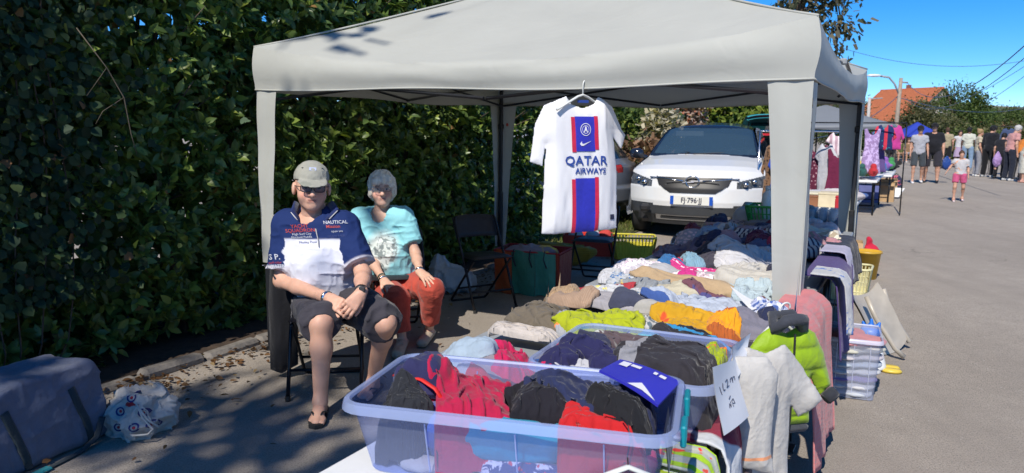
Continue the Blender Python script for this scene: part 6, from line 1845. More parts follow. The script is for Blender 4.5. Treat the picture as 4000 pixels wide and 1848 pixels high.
    if skirt:
        c = (J['knL'] + J['knR'])/2; c2 = J['pel'] + (c - J['pel'])*blen*(1.0 if blen <= 1 else 1); SP.append(('cap', J['pel'] - up*.02, c2 + np.array([0, 0, -.05]), .15*build*k, .22*build*k, {'c1': True, 'k': .03, 'flat': ((0, 1, 0), .75)}))
    else:
        for S in 'LR':
            hh, kn, an = J['hip'+S], J['kn'+S], J['an'+S]
            if blen <= .5: SP.append(('cap', hh, hh + (kn - hh)*blen*2, .092*build*k, .082*build*k, {'c1': True, 'k': .012}))
            else: SP += [('cap', hh, kn, .090*build*k, .070*build*k, {'k': .012}), ('cap', kn, kn + (an - kn)*(blen - .5)*2, .068*build*k, .058*build*k, {'c1': True, 'k': .012})]
    F = field_of(SP, .008, .035, vox*.9); F.cut(ce(.06), up); F.wrinkle(.010, 12, 5, stretch=(1, 1, .7)); v, f = F.mesh(); mesh_obj('skirt' if skirt else 'trousers', v, f, cloth(bot), root)
    for S in 'LR':
        an, t = J['an'+S], J['toe'+S]; F = Field(np.minimum(an, t) - .1, np.maximum(an, t) + .1, .012)
        hl = an + np.array([0, .03, -.05])*k; F.cap(hl, t, .042*k, .040*k, .01, flat=((0, 0, 1), .85)); F.cap(an, hl, .042*k, .04*k, .02); F.cut(t - np.array([0, 0, .028*k]), (0, 0, -1))
        v, f = F.mesh(); mesh_obj('shoe', v, f, mat('shoe', shoes, .6), root, smooth=True)
    hc = hd; H = Field(hc - .30*k, hc + .22*k, .011)
    H.ell(hc + R @ (np.array([0, -.022, .040])*k), np.array([.090, .108, .098])*k, R, .01)
    if hstyle == 'long':
        H.ell(hc + R @ (np.array([0, -.06, -.06])*k), np.array([.095, .06, .14])*k, R, .03)
        for e in (-1, 1): H.cap(hc + R @ (np.array([e*.075, .01, .02])*k), hc + R @ (np.array([e*.085, -.02, -.18])*k), .026*k, .03*k, .02)
    else: H.ell(hc + R @ (np.array([0, -.05, -.015])*k), np.array([.080, .066, .06])*k, R, .02)
    if hstyle == 'bun': H.ell(hc + R @ (np.array([0, -.10, .10])*k), np.array([.045, .045, .045])*k, R, .01)
    H.ell(hc + R @ (np.array([0, .115, -.03])*k), np.array([.070, .085, .082])*k, R, .01, sub=True)
    H.wrinkle(.008, 26, 4, stretch=(1.3, 1, .5)); v, f = H.mesh()
    mesh_obj('hair', v, f, M_HAIR, root, col=np.array(HAIRC[hair])*(.7 + .6*fbm(v*40, 8, 2)[:, None]))
    if cap:
        C = Field(hc - .2*k, hc + .22*k, .011); C.ell(hc + R @ (np.array([0, -.015, .055])*k), np.array([.096, .112, .088])*k, R, .01)
        C.cut(hc + R @ (np.array([0, 0, .045])*k), R @ np.array([0, .1, -1])); C.ell(hc + R @ (np.array([0, .10, .045])*k), np.array([.075, .065, .014])*k, R, .01)
        v, f = C.mesh(); mesh_obj('cap', v, f, cloth(cap), root)
    return root
def held_bag(label, top, col, w=.30, h=.42, name='carrier_bag', seed=1):
    F = Field((-w, -.14, -h - .12), (w, .14, .1), .014)
    F.ell((0, 0, -h*.62), (w*.5, .09, h*.42), None, .03); F.cap((-w*.22, 0, -h*.35), (-w*.05, 0, -.02), .05, .012, .03, flat=((0, 1, 0), .5)); F.cap((w*.22, 0, -h*.35), (w*.05, 0, -.02), .05, .012, .03, flat=((0, 1, 0), .5))
    F.wrinkle(.02, 14, seed); v, f = F.mesh()
    o = mesh_obj(name, v, f, cloth(col, rough=.5), None, smooth=True, loc=top); return tag(o, label, 'bag')
gp = lambda x, y: at(x, y, 0)
face = 0.50                                                # turned to look towards the viewer: -y rotated by the street angle
person('man in grey T-shirt, black cap and grey shorts walking beside the big man in black', gp(2305, 461), -.35, 1.74, '#b4b6c4', .55, '#3c434a', .46, shoes='#d8d8da', hair='black', cap='#16161a', stride=.12, build=1.02)
person('big man in black T-shirt, black cap and dark shorts walking towards the viewer', gp(2340, 460), -.5, 1.82, '#17181f', .75, '#2b2a33', .50, shoes='#1a1a1e', hair='black', cap='#101014', stride=-.10, build=1.30, belly=.06)
held_bag('dark blue carrier bag held by the big man in black', gp(2340, 460) + Vector((.42, -.05, .85)), '#1f3f8a', seed=3)
person('small child in a white printed T-shirt and pink shorts walking towards the viewer', gp(2409, 507), -.45, 1.14, '#dcd8dc', .6, '#e2527e', .30, shoes='#d9c8cc', hair='brown', hstyle='bun', stride=.13, build=1.08, tpat=('patch', '#d6a080', 9, 0, .85, .6), arms={'elL': (-.30, 0, 1.22), 'wrL': (-.42, -.10, 1.02)}, vox=.013)
person('man in beige T-shirt and black shorts seen from behind', gp(2376, 424), 2.7, 1.76, '#a89878', .6, '#17181c', .48, shoes='#333333', hair='brown', build=1.05)
person('woman in a white top and lilac skirt with long brown hair', gp(2408, 421), -.3, 1.66, '#e2e0e4', .3, '#b49ac2', .9, skirt=True, hair='dark', hstyle='long', crop=.1, arms={'elL': (-.30, -.05, 1.2), 'wrL': (-.32, -.16, 1.42)})
person('black haired person in cream T-shirt and jeans seen from behind', gp(2430, 428), 2.5, 1.78, '#e4e6cc', .7, '#7d9bc0', 1.0, shoes='#888888', hair='black', build=1.05, skin=(.12, .06, .04))
person('blond woman in beige T-shirt and grey trousers in profile', gp(2455, 444), 1.3, 1.68, '#d8c4a0', .6, '#8d8f9a', 1.0, shoes='#c8c8c8', hair='blond', hstyle='bun', build=1.05)
person('man in a black hooded top, black cap and black trousers seen from behind', gp(2483, 446), 2.0, 1.82, '#16181f', 1.8, '#14151a', 1.0, shoes='#aaaaaa', hair='black', cap='#101318', build=1.18, lean=.06)
person('grey haired man in a pink T-shirt bending towards the stall on the right', gp(2534, 455), 1.6, 1.84, '#dd8f8c', .6, '#1f2433', 1.0, shoes='#b8b8b8', hair='grey', build=1.1, lean=.20)
held_bag('lilac plastic bag hanging behind the man in pink', gp(2504, 452) + Vector((0, 0, .95)), '#ad86d2', .28, .5, seed=5)
person('person in a bright orange top bending over the right hand stall', gp(2556, 452), 1.9, 1.66, '#e8742c', .5, '#23232a', 1.0, shoes='#444444', hair='black', lean=.55)
person('woman in a cream dress at the right edge of the picture', gp(2570, 459), 1.2, 1.70, '#dcc9a8', .6, '#e2ddc8', 1.3, skirt=True, hair='dark', hstyle='bun', lean=.35, shoes='#c09080')
person('person in dark clothes between the black hooded man and the pink T-shirt', gp(2511, 449), 2.2, 1.58, '#1c1d24', .6, '#15161c', 1.0, hair='black', lean=.2)
st1 = gp(2262, 409)
def stool(label, loc, rz):
    t = thing('camping_stool', label, 'stool', loc, rz, 'stools at the far stalls')
    MB().box((0, 0, .42), (.36, .36, .05), .02).build('seat', cloth('#2c3244'), t)
    for sx in (-1, 1):
        for sy in (-1, 1): MB().tube([(sx*.15, sy*.15, .40), (-sx*.02 + sx*.17, sy*.17, 0)], .012, 6).build('leg', M_DARKMETAL, t)
for i, (x, y, lb, kw) in enumerate([
    (2262, 409, 'woman in an olive tank top seated near the blue gazebo', dict(top='#5c6136', slv=0, bot='#c79a74', blen=.4, hair='brown', hstyle='long')),
    (2282, 408, 'seated woman in denim shorts beside the one in olive', dict(top='#8a6a4c', slv=0, bot='#a9c0dc', blen=.4, hair='brown', hstyle='long')),
    (2238, 409, 'seated person in a white T-shirt by the pushchair', dict(top='#dcd8d4', slv=.6, bot='#555566', blen=.9, hair='dark'))]):
    stool('camping stool under the %s' % ('woman in olive', 'woman in denim shorts', 'person in white')[i], gp(x, y), -.3)
    person(lb, gp(x, y), -.3, 1.66, sit=True, shoes='#d4d4d4', **kw)
# ================================================================ parked cars
M_WPAINT = mat('white car paint', (.70, .71, .72), .25, var=.02, coat=.6)
M_GPAINT = mat('grey car paint', (.18, .20, .24), .3, .4, var=.03, coat=.6)
M_BPAINT = mat('black car paint', (.012, .016, .028), .15, var=.05, coat=.8)
M_SCREEN = clear_mat('windscreen with painted sky sheen', (.05, .10, .16), .60, .06)  # blue base colour stands in for the sky mirrored in the glass
M_GLASS = mat('car glass', (.012, .022, .035), .06, var=0, spec=.8)
M_CLAD = mat('dark cladding', (.04, .044, .05), .6, var=.1)
M_ALU = mat('silver trim', (.52, .53, .54), .3, .7, var=.05)
M_TYRE = mat('tyre', (.018, .018, .019), .8)
def wheel(root, x, y, r=.33, w=.20):
    wh = thing_part('wheel', root, (x, y, r))
    Mx = Matrix.Rotation(PI/2, 3, 'Y')
    MB().lathe([(r*.62, -w/2), (r*.93, -w/2), (r, -w*.32), (r, w*.32), (r*.93, w/2), (r*.62, w/2)], 28, M=Mx).build('tyre', M_TYRE, wh, smooth=True)
    b = MB(); b.lathe([(.0, -w*.1), (r*.60, -w*.1), (r*.66, -w*.42), (r*.66, w*.42), (r*.60, w*.1), (0, w*.1)], 28, M=Mx)
    for k in range(5):
        a = 2*PI*k/5; c, s = math.cos(a), math.sin(a)
        b.tube([(w*.36*(1 if x > 0 else -1), c*r*.1, s*r*.1), (w*.30*(1 if x > 0 else -1), c*r*.62, s*r*.62)], .03, 6)
    b.build('rim', M_ALU, wh, smooth=False)
def thing_part(name, root, loc):
    o = bpy.data.objects.new(name, None); COL.objects.link(o); o.parent = root; o.location = loc; o.empty_display_size = .05; return o
def interp(x, pts):
    xs, ys = [p[0] for p in pts], [p[1] for p in pts]; return float(np.interp(x, xs, ys))
class CarSkin:
    """body surface swept along a side profile: S(s, a) with s along the profile (front to back) and a across (-1..1)"""
    def __init__(s, prof, W, nose, half):
        s.P = np.array(prof, float); s.W = W; s.nose = nose; s.half = half
        d = np.r_[0, np.cumsum(np.linalg.norm(np.diff(s.P, axis=0), axis=1))]; s.d = d/d[-1]
    def at(s, t, a):
        y = np.interp(t, s.d, s.P[:, 0]); z = np.interp(t, s.d, s.P[:, 1])
        hw = np.interp(z, [p[0] for p in s.half], [p[1] for p in s.half])
        # plan curve: corners of nose and tail pull back, the crown drops towards the sides
        L = s.P[:, 0].max()
        e = np.abs(a)
        front = np.clip(1 - y/1.3, 0, 1); rear = np.clip(1 - (L - y)/1.0, 0, 1)
        yy = y + s.nose*front*(e**2.6) - s.nose*.7*rear*(e**3)
        zz = z - .045*e**4*np.clip((z - .7)/.3, 0, 1) - .03*e**2*np.clip((z - 1.2)/.3, 0, 1)
        return np.stack([a*hw, yy, zz], -1)
def skin_parts(car, root, region, mats, ns=170, na=110, off=None):
    T, A_ = np.meshgrid(np.linspace(0, 1, ns)**1.7, np.linspace(-1, 1, na), indexing='ij')
    V_ = car.at(T, A_)
    # normals
    du = np.gradient(V_, axis=0); dv = np.gradient(V_, axis=1); N_ = np.cross(du, dv); N_ /= np.linalg.norm(N_, axis=-1, keepdims=True) + 1e-9
    c = (V_[:-1, :-1] + V_[1:, 1:])/2; tc = (T[:-1, :-1] + T[1:, 1:])/2
    reg = region(c[..., 0], c[..., 1], c[..., 2], tc)
    idx = np.arange(ns*na).reshape(ns, na)
    Q = np.stack([idx[:-1, :-1], idx[:-1, 1:], idx[1:, 1:], idx[1:, :-1]], -1)
    outs = {}
    for k, (nm, m, lift) in enumerate(mats):
        q = Q[reg == k]
        if not len(q): continue
        u, inv = np.unique(q, return_inverse=True)
        vv_ = V_.reshape(-1, 3)[u] - N_.reshape(-1, 3)[u]*lift*-1
        outs[nm] = mesh_obj(nm, vv_, inv.reshape(q.shape), m, root, smooth=True)
    return outs, V_, N_
def side_shell(car, root, m, L, wheels, zlow=.28, name='side_panel'):
    """flank below the window line, with wheel arches cut out"""
    for e in (-1, 1):
        ys = np.linspace(.12, L - .1, 90); zs = np.linspace(0, 1, 16); V_, F_ = [], []
        for y in ys:
            zt = top_at(car, y, e)
            zb = zlow
            for (wy, r) in wheels:
                if abs(y - wy) < r: zb = max(zb, math.sqrt(r*r - (y - wy)**2) + .30)
            for t in zs:
                z = zb + (zt - zb)*t; hw = np.interp(z, [p[0] for p in car.half], [p[1] for p in car.half])
                V_.append((e*hw*(1 + .004*math.sin(z*9)), y, z))
        n = len(zs)
        for i in range(len(ys)-1):
            for j in range(n-1): F_.append([i*n+j, i*n+j+1, (i+1)*n+j+1, (i+1)*n+j] if e < 0 else [i*n+j, (i+1)*n+j, (i+1)*n+j+1, i*n+j+1])
        mesh_obj(name, V_, F_, m, root, smooth=True)
def top_at(car, y, e):
    t = np.linspace(0, 1, 400); p = car.at(t, np.full(400, float(e)))
    m = p[:, 2] > .3
    return float(np.interp(y, p[m, 1], p[m, 2]))
def plate(root, txt, c, rz, w=.52, h=.11, tilt=0.0):
    M_ = Matrix.Translation(c) @ Matrix.Rotation(rz, 4, 'Z') @ Matrix.Rotation(PI/2 + tilt, 4, 'X')
    p = mesh_obj('number_plate', [M_ @ Vector(q) for q in ((-w/2, -h/2, 0), (w/2, -h/2, 0), (w/2, h/2, 0), (-w/2, h/2, 0))], [[0, 1, 2, 3]], mat('plate', (.70, .70, .66), .4, var=0), root, smooth=False)
    for sx in (-1, 1): mesh_obj('blue_band', [M_ @ Vector(q) for q in ((sx*w/2 - sx*.045, -h/2, .002), (sx*w/2, -h/2, .002), (sx*w/2, h/2, .002), (sx*w/2 - sx*.045, h/2, .002))], [[0, 1, 2, 3]], mat('plate blue', (.01, .08, .45), .4, var=0), p, smooth=False)
    v2, f2 = text_geo(txt, .098, .0015, 1.0)
    mesh_obj('lettering', [M_ @ Vector((q[0]*.86, q[1], .004)) for q in v2], f2, M_INK, p, smooth=False)
    return p
def white_crossover():
    L = 4.2
    pos = at(1735, 606, 0); root = thing('parked_car', 'white crossover car with black roof parked nose on behind the stall', 'car', pos, -.36); root.scale = (1.07, 1.07, 1.05)
    prof = [(.12, .20), (.03, .34), (.0, .52), (.02, .70), (.07, .84), (.16, .94), (.32, 1.00), (.70, 1.07), (1.08, 1.12), (1.30, 1.25), (1.62, 1.44), (1.90, 1.555), (2.4, 1.60), (3.2, 1.585), (3.75, 1.50), (4.0, 1.25), (4.14, .95), (4.2, .6), (4.1, .25)]
    half = [(.15, .80), (.35, .88), (.70, .90), (.95, .885), (1.10, .80), (1.30, .72), (1.50, .64), (1.62, .58)]
    car = CarSkin(prof, 1.8, .42, half)
    def region(x, y, z, t):
        r = np.zeros(x.shape, int); e = np.abs(x)
        fr = y < 1.0
        ws = (y > 1.12) & (y < 1.90 + .1) & (z > 1.13) & (z < 1.515) & (e < np.interp(z, [1.1, 1.5], [.735, .60]))
        r[(z > 1.09) & (y > 1.09)] = 2                                 # roof and pillars, black
        r[ws] = 1
        r[fr & (z < .40)] = 3
        r[fr & (z < .485) & (e > .52)] = 3
        r[fr & (z > .40) & (z < .455) & (e <= .52)] = 3
        sk = fr & (z > .245) & (z < .335) & (e < .50) & ~((z > .275) & (z < .305) & (e < .42)); r[sk] = 4
        gr = fr & (z > .645) & (z < .845) & (e < np.interp(z, [.645, .74, .845], [.30, .45, .49])); r[gr] = 5
        hl = fr & (z > .70 + .05*(e - .5)) & (z < .78 + .26*(e - .50)) & (e > .55) & (e < .90); r[hl & (x > 0)] = 6; r[hl & (x < 0)] = 7
        r[(y > 3.9) & (z > 1.0) & (z < 1.45) & (e < .6)] = 8
        r[(r == 0) & (y > 2.5)] = 9
        return r
    parts, V_, N_ = skin_parts(car, root, region, [('body_panel', M_WPAINT, 0), ('windscreen', M_SCREEN, .004), ('roof', M_BPAINT, 0), ('bumper', M_CLAD, .0), ('skid_plate', M_ALU, .012), ('grille', M_BLACKPL, -.012), ('headlight', mat('headlamp', (.10, .11, .12), .12, .3, var=.6, ns=30), .004), ('headlight', mat('headlamp', (.10, .11, .12), .12, .3, var=.6, ns=30), .004), ('rear_window', M_GLASS, .004), ('rear_panel', M_WPAINT, 0)], 330, 230)
    side_shell(car, root, M_WPAINT, L, ((.78, .40), (3.36, .40)), .42)
    for e in (-1, 1):                                                     # sills, side windows, mirrors, wheels
        ys = np.linspace(1.28, 3.55, 40); V_, F_ = [], []
        for y in ys:
            zt = top_at(car, y, e*.99) - .05
            for t in np.linspace(0, 1, 8):
                z = 1.10 + (max(zt, 1.12) - 1.10)*t; hw = np.interp(z, [p[0] for p in half], [p[1] for p in half]); V_.append((e*(hw + .004), y, z))
        for i in range(39):
            for j in range(7): F_.append([i*8+j, (i+1)*8+j, (i+1)*8+j+1, i*8+j+1])
        mesh_obj('side_window', V_, F_, M_GLASS, root, smooth=True)
        MB().box((e*.87, 2.07, .33), (.05, 1.9, .16), .02).build('sill', M_CLAD, root)
        for wy in (.78, 3.36): wheel(root, e*.79, wy)
        for (wy, r) in ((.78, .40), (3.36, .40)):
            MB().tube([(e*.893, wy + r*math.cos(a), .30 + r*math.sin(a)) for a in np.linspace(0, PI, 18)], .028, 6).build('arch_trim', M_CLAD, root, smooth=True)
        F = Field((e*1.0 - .16, 1.15, .98), (e*1.0 + .16, 1.45, 1.26), .015); F.ell((e*1.0, 1.28, 1.12), (.11, .07, .08), None, .01).cap((e*.84, 1.32, 1.06), (e*.95, 1.30, 1.08), .03, .035, .02)
        v, f = F.mesh(); mesh_obj('mirror', v, f, M_BPAINT, root)
        MB().box((e*.62, .06, .42), (.14, .10, .10), .03).build('fog_lamp', M_BLACKPL, root)
        lamp = MB().lathe([(0, -.0), (.028, .002), (.034, .012), (.034, .03)], 14, (e*.66, .20, .765), Matrix.Rotation(PI/2, 3, 'X')).build('lamp_lens', M_CHROME, root, smooth=True)
        MB().lathe([(0, 0), (.024, .002), (.03, .012), (.03, .03)], 14, (e*.76, .30, .80), Matrix.Rotation(PI/2, 3, 'X')).build('lamp_lens', M_CHROME, root, smooth=True)
        MB().tube([(e*.12, .035, .80), (e*.30, .07, .815), (e*.46, .13, .83), (e*.58, .17, .835)], .010, 6).build('grille_bar', M_CHROME, root, smooth=True)
        MB().tube([(e*.06 - .2, 1.08, 1.13), (e*.2, 1.14, 1.15), (e*.42, 1.2, 1.16)], .008, 5).build('wiper', M_BLACKPL, root)
    # badge: ring with a lightning bar
    MB().tube([(.085*math.cos(a), .02, .79 + .075*math.sin(a)) for a in np.linspace(0, 2*PI, 25)[:-1]], .011, 8, closed=True).build('emblem_ring', M_CHROME, root, smooth=True)
    MB().tube([(-.13, .02, .775), (.02, .016, .785), (-.02, .016, .797), (.13, .02, .808)], .007, 6).build('emblem_bar', M_CHROME, root)
    for k in range(4): MB().tube([(-.40 + .02*k, .10 - .02*k, .66 + .04*k), (0, .035 - .004*k, .65 + .045*k), (.40 - .02*k, .10 - .02*k, .66 + .04*k)], .006, 5).build('grille_slat', M_CLAD, root)
    plate(root, 'FJ·796·JJ', Vector((0, -.022, .545)), 0, .55, .115)
    MB().box((0, 2.1, .30), (1.5, 3.7, .2), .05).build('underbody', M_BLACKPL, root)
    # inside: seats, dashboard, sun visor, steering wheel
    for e in (-1, 1):
        F = Field((e*.36 - .3, 1.9, .5), (e*.36 + .3, 2.6, 1.5), .025); F.box((e*.36, 2.38, .92), (.24, .07, .28), .06); F.box((e*.36, 2.15, .64), (.24, .26, .07), .05, .05); F.box((e*.36, 2.44, 1.29), (.12, .05, .08), .04, .03)
        v, f = F.mesh(); mesh_obj('seat', v, f, mat('seat cloth', (.06, .065, .07), .8), root)
    MB().box((0, 1.48, .99), (1.36, .42, .14), .05).build('dashboard', M_CLAD, root)
    MB().grid(lambda a, t: ((a - .5)*1.3, 3.55 + .25*t, 1.42 - .42*t), 4, 4).build('rear_glass_light', mat('painted rear daylight', (.30, .36, .30), .8), root)  # pale panel: its colour stands in for daylight through the rear window
    MB().box((-.30, 1.78, 1.42), (.42, .02, .08), .02).build('sun_visor', mat('visor', (.42, .47, .46), .6), root)
    MB().tube([(.36 + .17*math.cos(a), 1.75, 1.02 + .17*math.sin(a)) for a in np.linspace(0, 2*PI, 20)[:-1]], .014, 6, closed=True).build('steering_wheel', M_BLACKPL, root)
    return root
white_crossover()
def grey_suv():
    L = 4.4; pos = atd(1600, 556, 12.7); pos.z = 0
    root = thing('parked_car', 'grey estate car seen from behind, mostly hidden by the football jersey', 'car', pos, 1.22)
    prof = [(.10, .25), (.0, .42), (.0, .62), (.06, .66), (.07, .98), (.18, 1.06), (.50, 1.46), (.80, 1.60), (2.2, 1.64), (2.7, 1.5), (3.25, 1.10), (4.1, .98), (4.35, .75), (4.4, .4), (4.3, .22)]
    half = [(.15, .80), (.35, .90), (.70, .91), (.98, .89), (1.10, .83), (1.45, .70), (1.64, .60)]
    car = CarSkin(prof, 1.82, .30, half)
    def region(x, y, z, t):
        r = np.zeros(x.shape, int); e = np.abs(x); rr = y < 1.1
        r[rr & (z > 1.08) & (z < 1.48) & (e < .66)] = 1
        r[(y > 2.4) & (y < 3.3) & (z > 1.13) & (z < 1.5) & (e < .66)] = 1
        r[rr & (z < .40)] = 2
        tl = rr & (z > .88) & (z < 1.0) & (e > .52); r[tl & (x > 0)] = 3; r[tl & (x < 0)] = 4; r[(y > 2.4) & (y < 3.3) & (z > 1.13) & (z < 1.5) & (e < .66)] = 5
        return r
    skin_parts(car, root, region, [('body_panel', M_GPAINT, 0), ('rear_window', M_GLASS, .004), ('bumper', M_CLAD, 0), ('tail_light', mat('tail lamp', (.35, .02, .02), .15, var=.3), .006), ('tail_light', mat('tail lamp', (.35, .02, .02), .15, var=.3), .006), ('windscreen', M_GLASS, .004)], 150, 90)
    side_shell(car, root, M_GPAINT, L, ((.95, .40), (3.5, .40)), .32)
    for e in (-1, 1):
        MB().box((e*.82, 2.2, 1.28), (.02, 2.0, .24), .008).build('side_window', M_GLASS, root)
        for wy in (.95, 3.5): wheel(root, e*.80, wy)
        MB().tube([(e*.35, -.03, .28), (e*.35, .1, .28)], .04, 10).build('exhaust', M_CHROME, root, smooth=True)
    MB().tube([(-.3, .0, .86), (.3, .0, .86)], .012, 6).build('chrome_strip', M_CHROME, root)
    plate(root, 'EB-152-KL', Vector((0, .038, .80)), 0, .50, .11)
    MB().box((0, 2.2, .30), (1.5, 3.9, .2), .05).build('underbody', M_BLACKPL, root)
grey_suv()
def hatch_car():
    pos = atd(1938, 500, 15.5); pos.z = 0
    root = thing('parked_car', 'red small car with a raised turquoise and white tailgate beyond the white car', 'car', pos, -.2)
    mr = mat('red paint', (.50, .02, .05), .25, coat=.6, var=.03)
    prof = [(.05, .25), (.0, .45), (.0, .75), (.10, .95), (.45, 1.38), (.75, 1.50), (2.0, 1.52), (2.6, 1.35), (3.0, 1.0), (3.7, .9), (3.85, .5), (3.8, .25)]
    car = CarSkin(prof, 1.7, .2, [(.2, .78), (.6, .83), (.95, .82), (1.1, .76), (1.5, .58)])
    def region(x, y, z, t):
        r = np.zeros(x.shape, int); r[(y < .7) & (z > .62) & (z < 1.44) & (np.abs(x) < .62)] = 1; r[(z < .4) & (y < 1.5)] = 2; return r
    skin_parts(car, root, region, [('body_panel', mr, 0), ('boot_opening', M_BLACKPL, -.02), ('bumper', M_CLAD, 0)], 110, 60)
    side_shell(car, root, mr, 3.85, ((.7, .36), (3.0, .36)), .3)
    for e in (-1, 1):
        for wy in (.7, 3.0): wheel(root, e*.72, wy, .30)
    def hatch(lift):
        def fn(a, t):
            x = (a - .5)*1.25*(1 - .08*t); ang = .12 + .5*t**2
            return (x, .45 - 1.0*t, 1.55 + .30*math.sin(PI*t*.62) + lift - .05*(2*a-1)**4)
        return fn
    b = MB(); b.grid(hatch(.03), 16, 14); b.grid(hatch(-.03), 16, 14)
    h = b.build('tailgate', cloth('#2fb4c4', 'band', '#dfe6ea', .12, 0, thr=.26, rough=.35), root, smooth=True)
    MB().grid(lambda a, t: ((a - .5)*.9, .12 - .42*t, 1.70 + .07*math.sin(PI*t) - .055 + .0), 6, 6).build('tailgate_window', M_GLASS, h)
    MB().tube([(-.5, .4, 1.3), (-.5, -.05, 1.72)], .015, 6).build('gas_strut', M_BLACKPL, root); MB().tube([(.5, .4, 1.3), (.5, -.05, 1.72)], .015, 6).build('gas_strut', M_BLACKPL, root)
hatch_car()
# ================================================================ things on the ground round the stall
folding_chair('empty black folding chair beside the hedge behind the seated woman', SV(5.62, -3.28, 0) + Vector((0, .1, 0)), .55)
folding_chair('empty black folding chair standing under the white football jersey', SV(7.15, -2.85, 0), -.35)
# grey cool bag, bottom left
cb = SV(1.90, -3.62, 0)
cool = thing('cool_bag', 'big dark grey cool bag with teal print at the bottom left', 'bag', cb, -STREET + .18); cool.scale = (.80, .78, .76)
F = Field((-.36, -.62, -.02), (.36, .62, .66), .010)
F.box((0, 0, .235), (.235, .48, .225), .05, .02); F.box((-.01, .10, .46), (.20, .34, .07), .05, .08)
F.cut((0, 0, .006), (0, 0, -1)); F.cut((.25, 0, 0), (1, 0, .14)); F.cut((0, 0, .545), (0, -.28, 1))
F.wrinkle(.016, 5, 3, rid=True); F.wrinkle(.007, 14, 5)
bv_, bf_ = F.mesh()
mesh_obj('bag_body', bv_, bf_, cloth('#686e84', rough=.5, crease=.08), cool)
def on_bag(pts, lift=.006, d=(-1, 0, 0)): return project_on(bv_, bf_, pts, d, lift)
for y in (-.20, .24):
    P = on_bag([(.5, y + .02*k, .40 - .075*k) for k in range(6)])
    MB().tube([tuple(p) for p in P], .026, 6, flat=.18).build('strap', cloth('#2e3a40'), cool, smooth=True)
b = MB().tube([(.26, -.20, .03), (.30, -.02, .012), (.29, .2, .014), (.27, .34, .05), (.26, .40, .16)], .022, 6, flat=.25).build('handle', cloth('#2c363c'), cool, smooth=True)
MB().box((.31, -.12, .016), (.05, .17, .022), .008).build('handle_grip', cloth('#1f8a96'), cool)
ty = on_bag([(x, -.9, z) for x, z in ((.10, .10), (.13, .16), (.12, .24), (.16, .33), (.12, .40))], .006, (0, 1, 0))
MB().tube([tuple(p) for p in ty], [.028, .036, .03, .028, .022], 6, flat=.15).build('teal_print', mat('teal print', (.02, .42, .33), .6), cool, smooth=True)
ty = on_bag([(x, -.9, z) for x, z in ((.02, .08), (.0, .18), (-.04, .26))], .006, (0, 1, 0))
MB().tube([tuple(p) for p in ty], .03, 6, flat=.15).build('teal_print', mat('teal print', (.02, .42, .33), .6), cool, smooth=True)
for pts_ in ([(-.46, .36), (-.43, .30), (-.445, .24), (-.40, .19), (-.35, .20)], [(-.455, .17), (-.46, .10), (-.42, .05), (-.37, .04)]):
    ty = on_bag([(.6, y, z) for y, z in pts_]); MB().tube([tuple(q) for q in ty], .026, 6, flat=.2).build('teal_print', mat('teal print', (.02, .42, .33), .6), cool, smooth=True)
MB().box((.237, -.46, .12), (.012, .012, .08), .003).build('label_tab', mat('red tab', (.4, .03, .05), .6), cool)
# white drawstring bag with round red and blue targets
dbp = SV(2.42, -3.42, 0)
dbag = thing('drawstring_bag', 'white drawstring bag with red and blue target print beside the cool bag', 'bag', dbp, -STREET); dbag.scale = (.82, .82, .74)
F = Field((-.24, -.24, -.01), (.24, .24, .36), .009)
F.cap((-.07, -.07, .10), (.07, .08, .11), .12, .11, .03).cap((.08, -.08, .09), (-.06, .08, .10), .10, .11, .03).ell((-.02, .08, .22), (.10, .08, .07), None, .04).ell((.05, -.05, .20), (.09, .09, .07), None, .04).ell((-.09, -.03, .22), (.07, .07, .06), None, .04)
F.cut((0, 0, .005), (0, 0, -1)); F.wrinkle(.045, 10, 7); F.wrinkle(.016, 24, 8)
bv2, bf2 = F.mesh(); mesh_obj('bag_body', bv2, bf2, cloth('#d9d4cc'), dbag)
toc = unit(np.array([float(UX*0), 0, 0]) + np.array([.62, -.78, .25]))
tr = unit(np.cross(toc, np.array([0, 0, 1.])))*-1; tu_ = np.cross(tr, toc)*-1
for (x, z) in ((-.085, .16), (.06, .15), (-.10, .05), (.02, .06), (-.02, .25), (.11, .07)):
    for r0, r1, m in ((.020, .030, mat('target blue', (.02, .03, .16), .7)), (.0, .010, mat('target red', (.42, .03, .05), .7))):
        pts, fs = [], []
        n = 16
        for k in range(n):
            a = 2*PI*k/n
            for r in (r0, r1): pts.append(np.array([0, 0, 0.]) + tr*(x + r*math.cos(a)) + np.array([0, 0, 1.])*(z + r*math.sin(a)))
        for k in range(n): fs.append([2*k, 2*k+1, (2*k+3) % (2*n), (2*k+2) % (2*n)])
        mesh_obj('target', project_on(bv2, bf2, pts, -toc, .004), fs, m, dbag, smooth=False)
MB().tube([tr*.03 + toc*.17 + np.array([0, 0, .20]), tr*.06 + toc*.20 + np.array([0, 0, .12]), tr*.12 + toc*.22 + np.array([0, 0, .04]), tr*.10 + toc*.26 + np.array([0, 0, .012]), tr*.02 + toc*.27 + np.array([0, 0, .012]), tr*.0 + toc*.24 + np.array([0, 0, .02])], .007, 7).build('cord', cloth('#dcd8cf'), dbag, smooth=True)
MB().tube([tr*.02 + toc*.165 + np.array([0, 0, .21]), tr*.09 + toc*.20 + np.array([0, 0, .10]), tr*.15 + toc*.20 + np.array([0, 0, .05])], .007, 7).build('cord', cloth('#dcd8cf'), dbag, smooth=True)
F = Field((-.1, -.1, .1), (.1, .1, .3), .01); F.ell((0, 0, .2), (.07, .05, .035), None, .01); v, f = F.mesh()
o = mesh_obj('pouch', v, f, mat('red pouch', (.40, .02, .03), .4), dbag, loc=tuple(toc*.105 + np.array([0, 0, .0])))
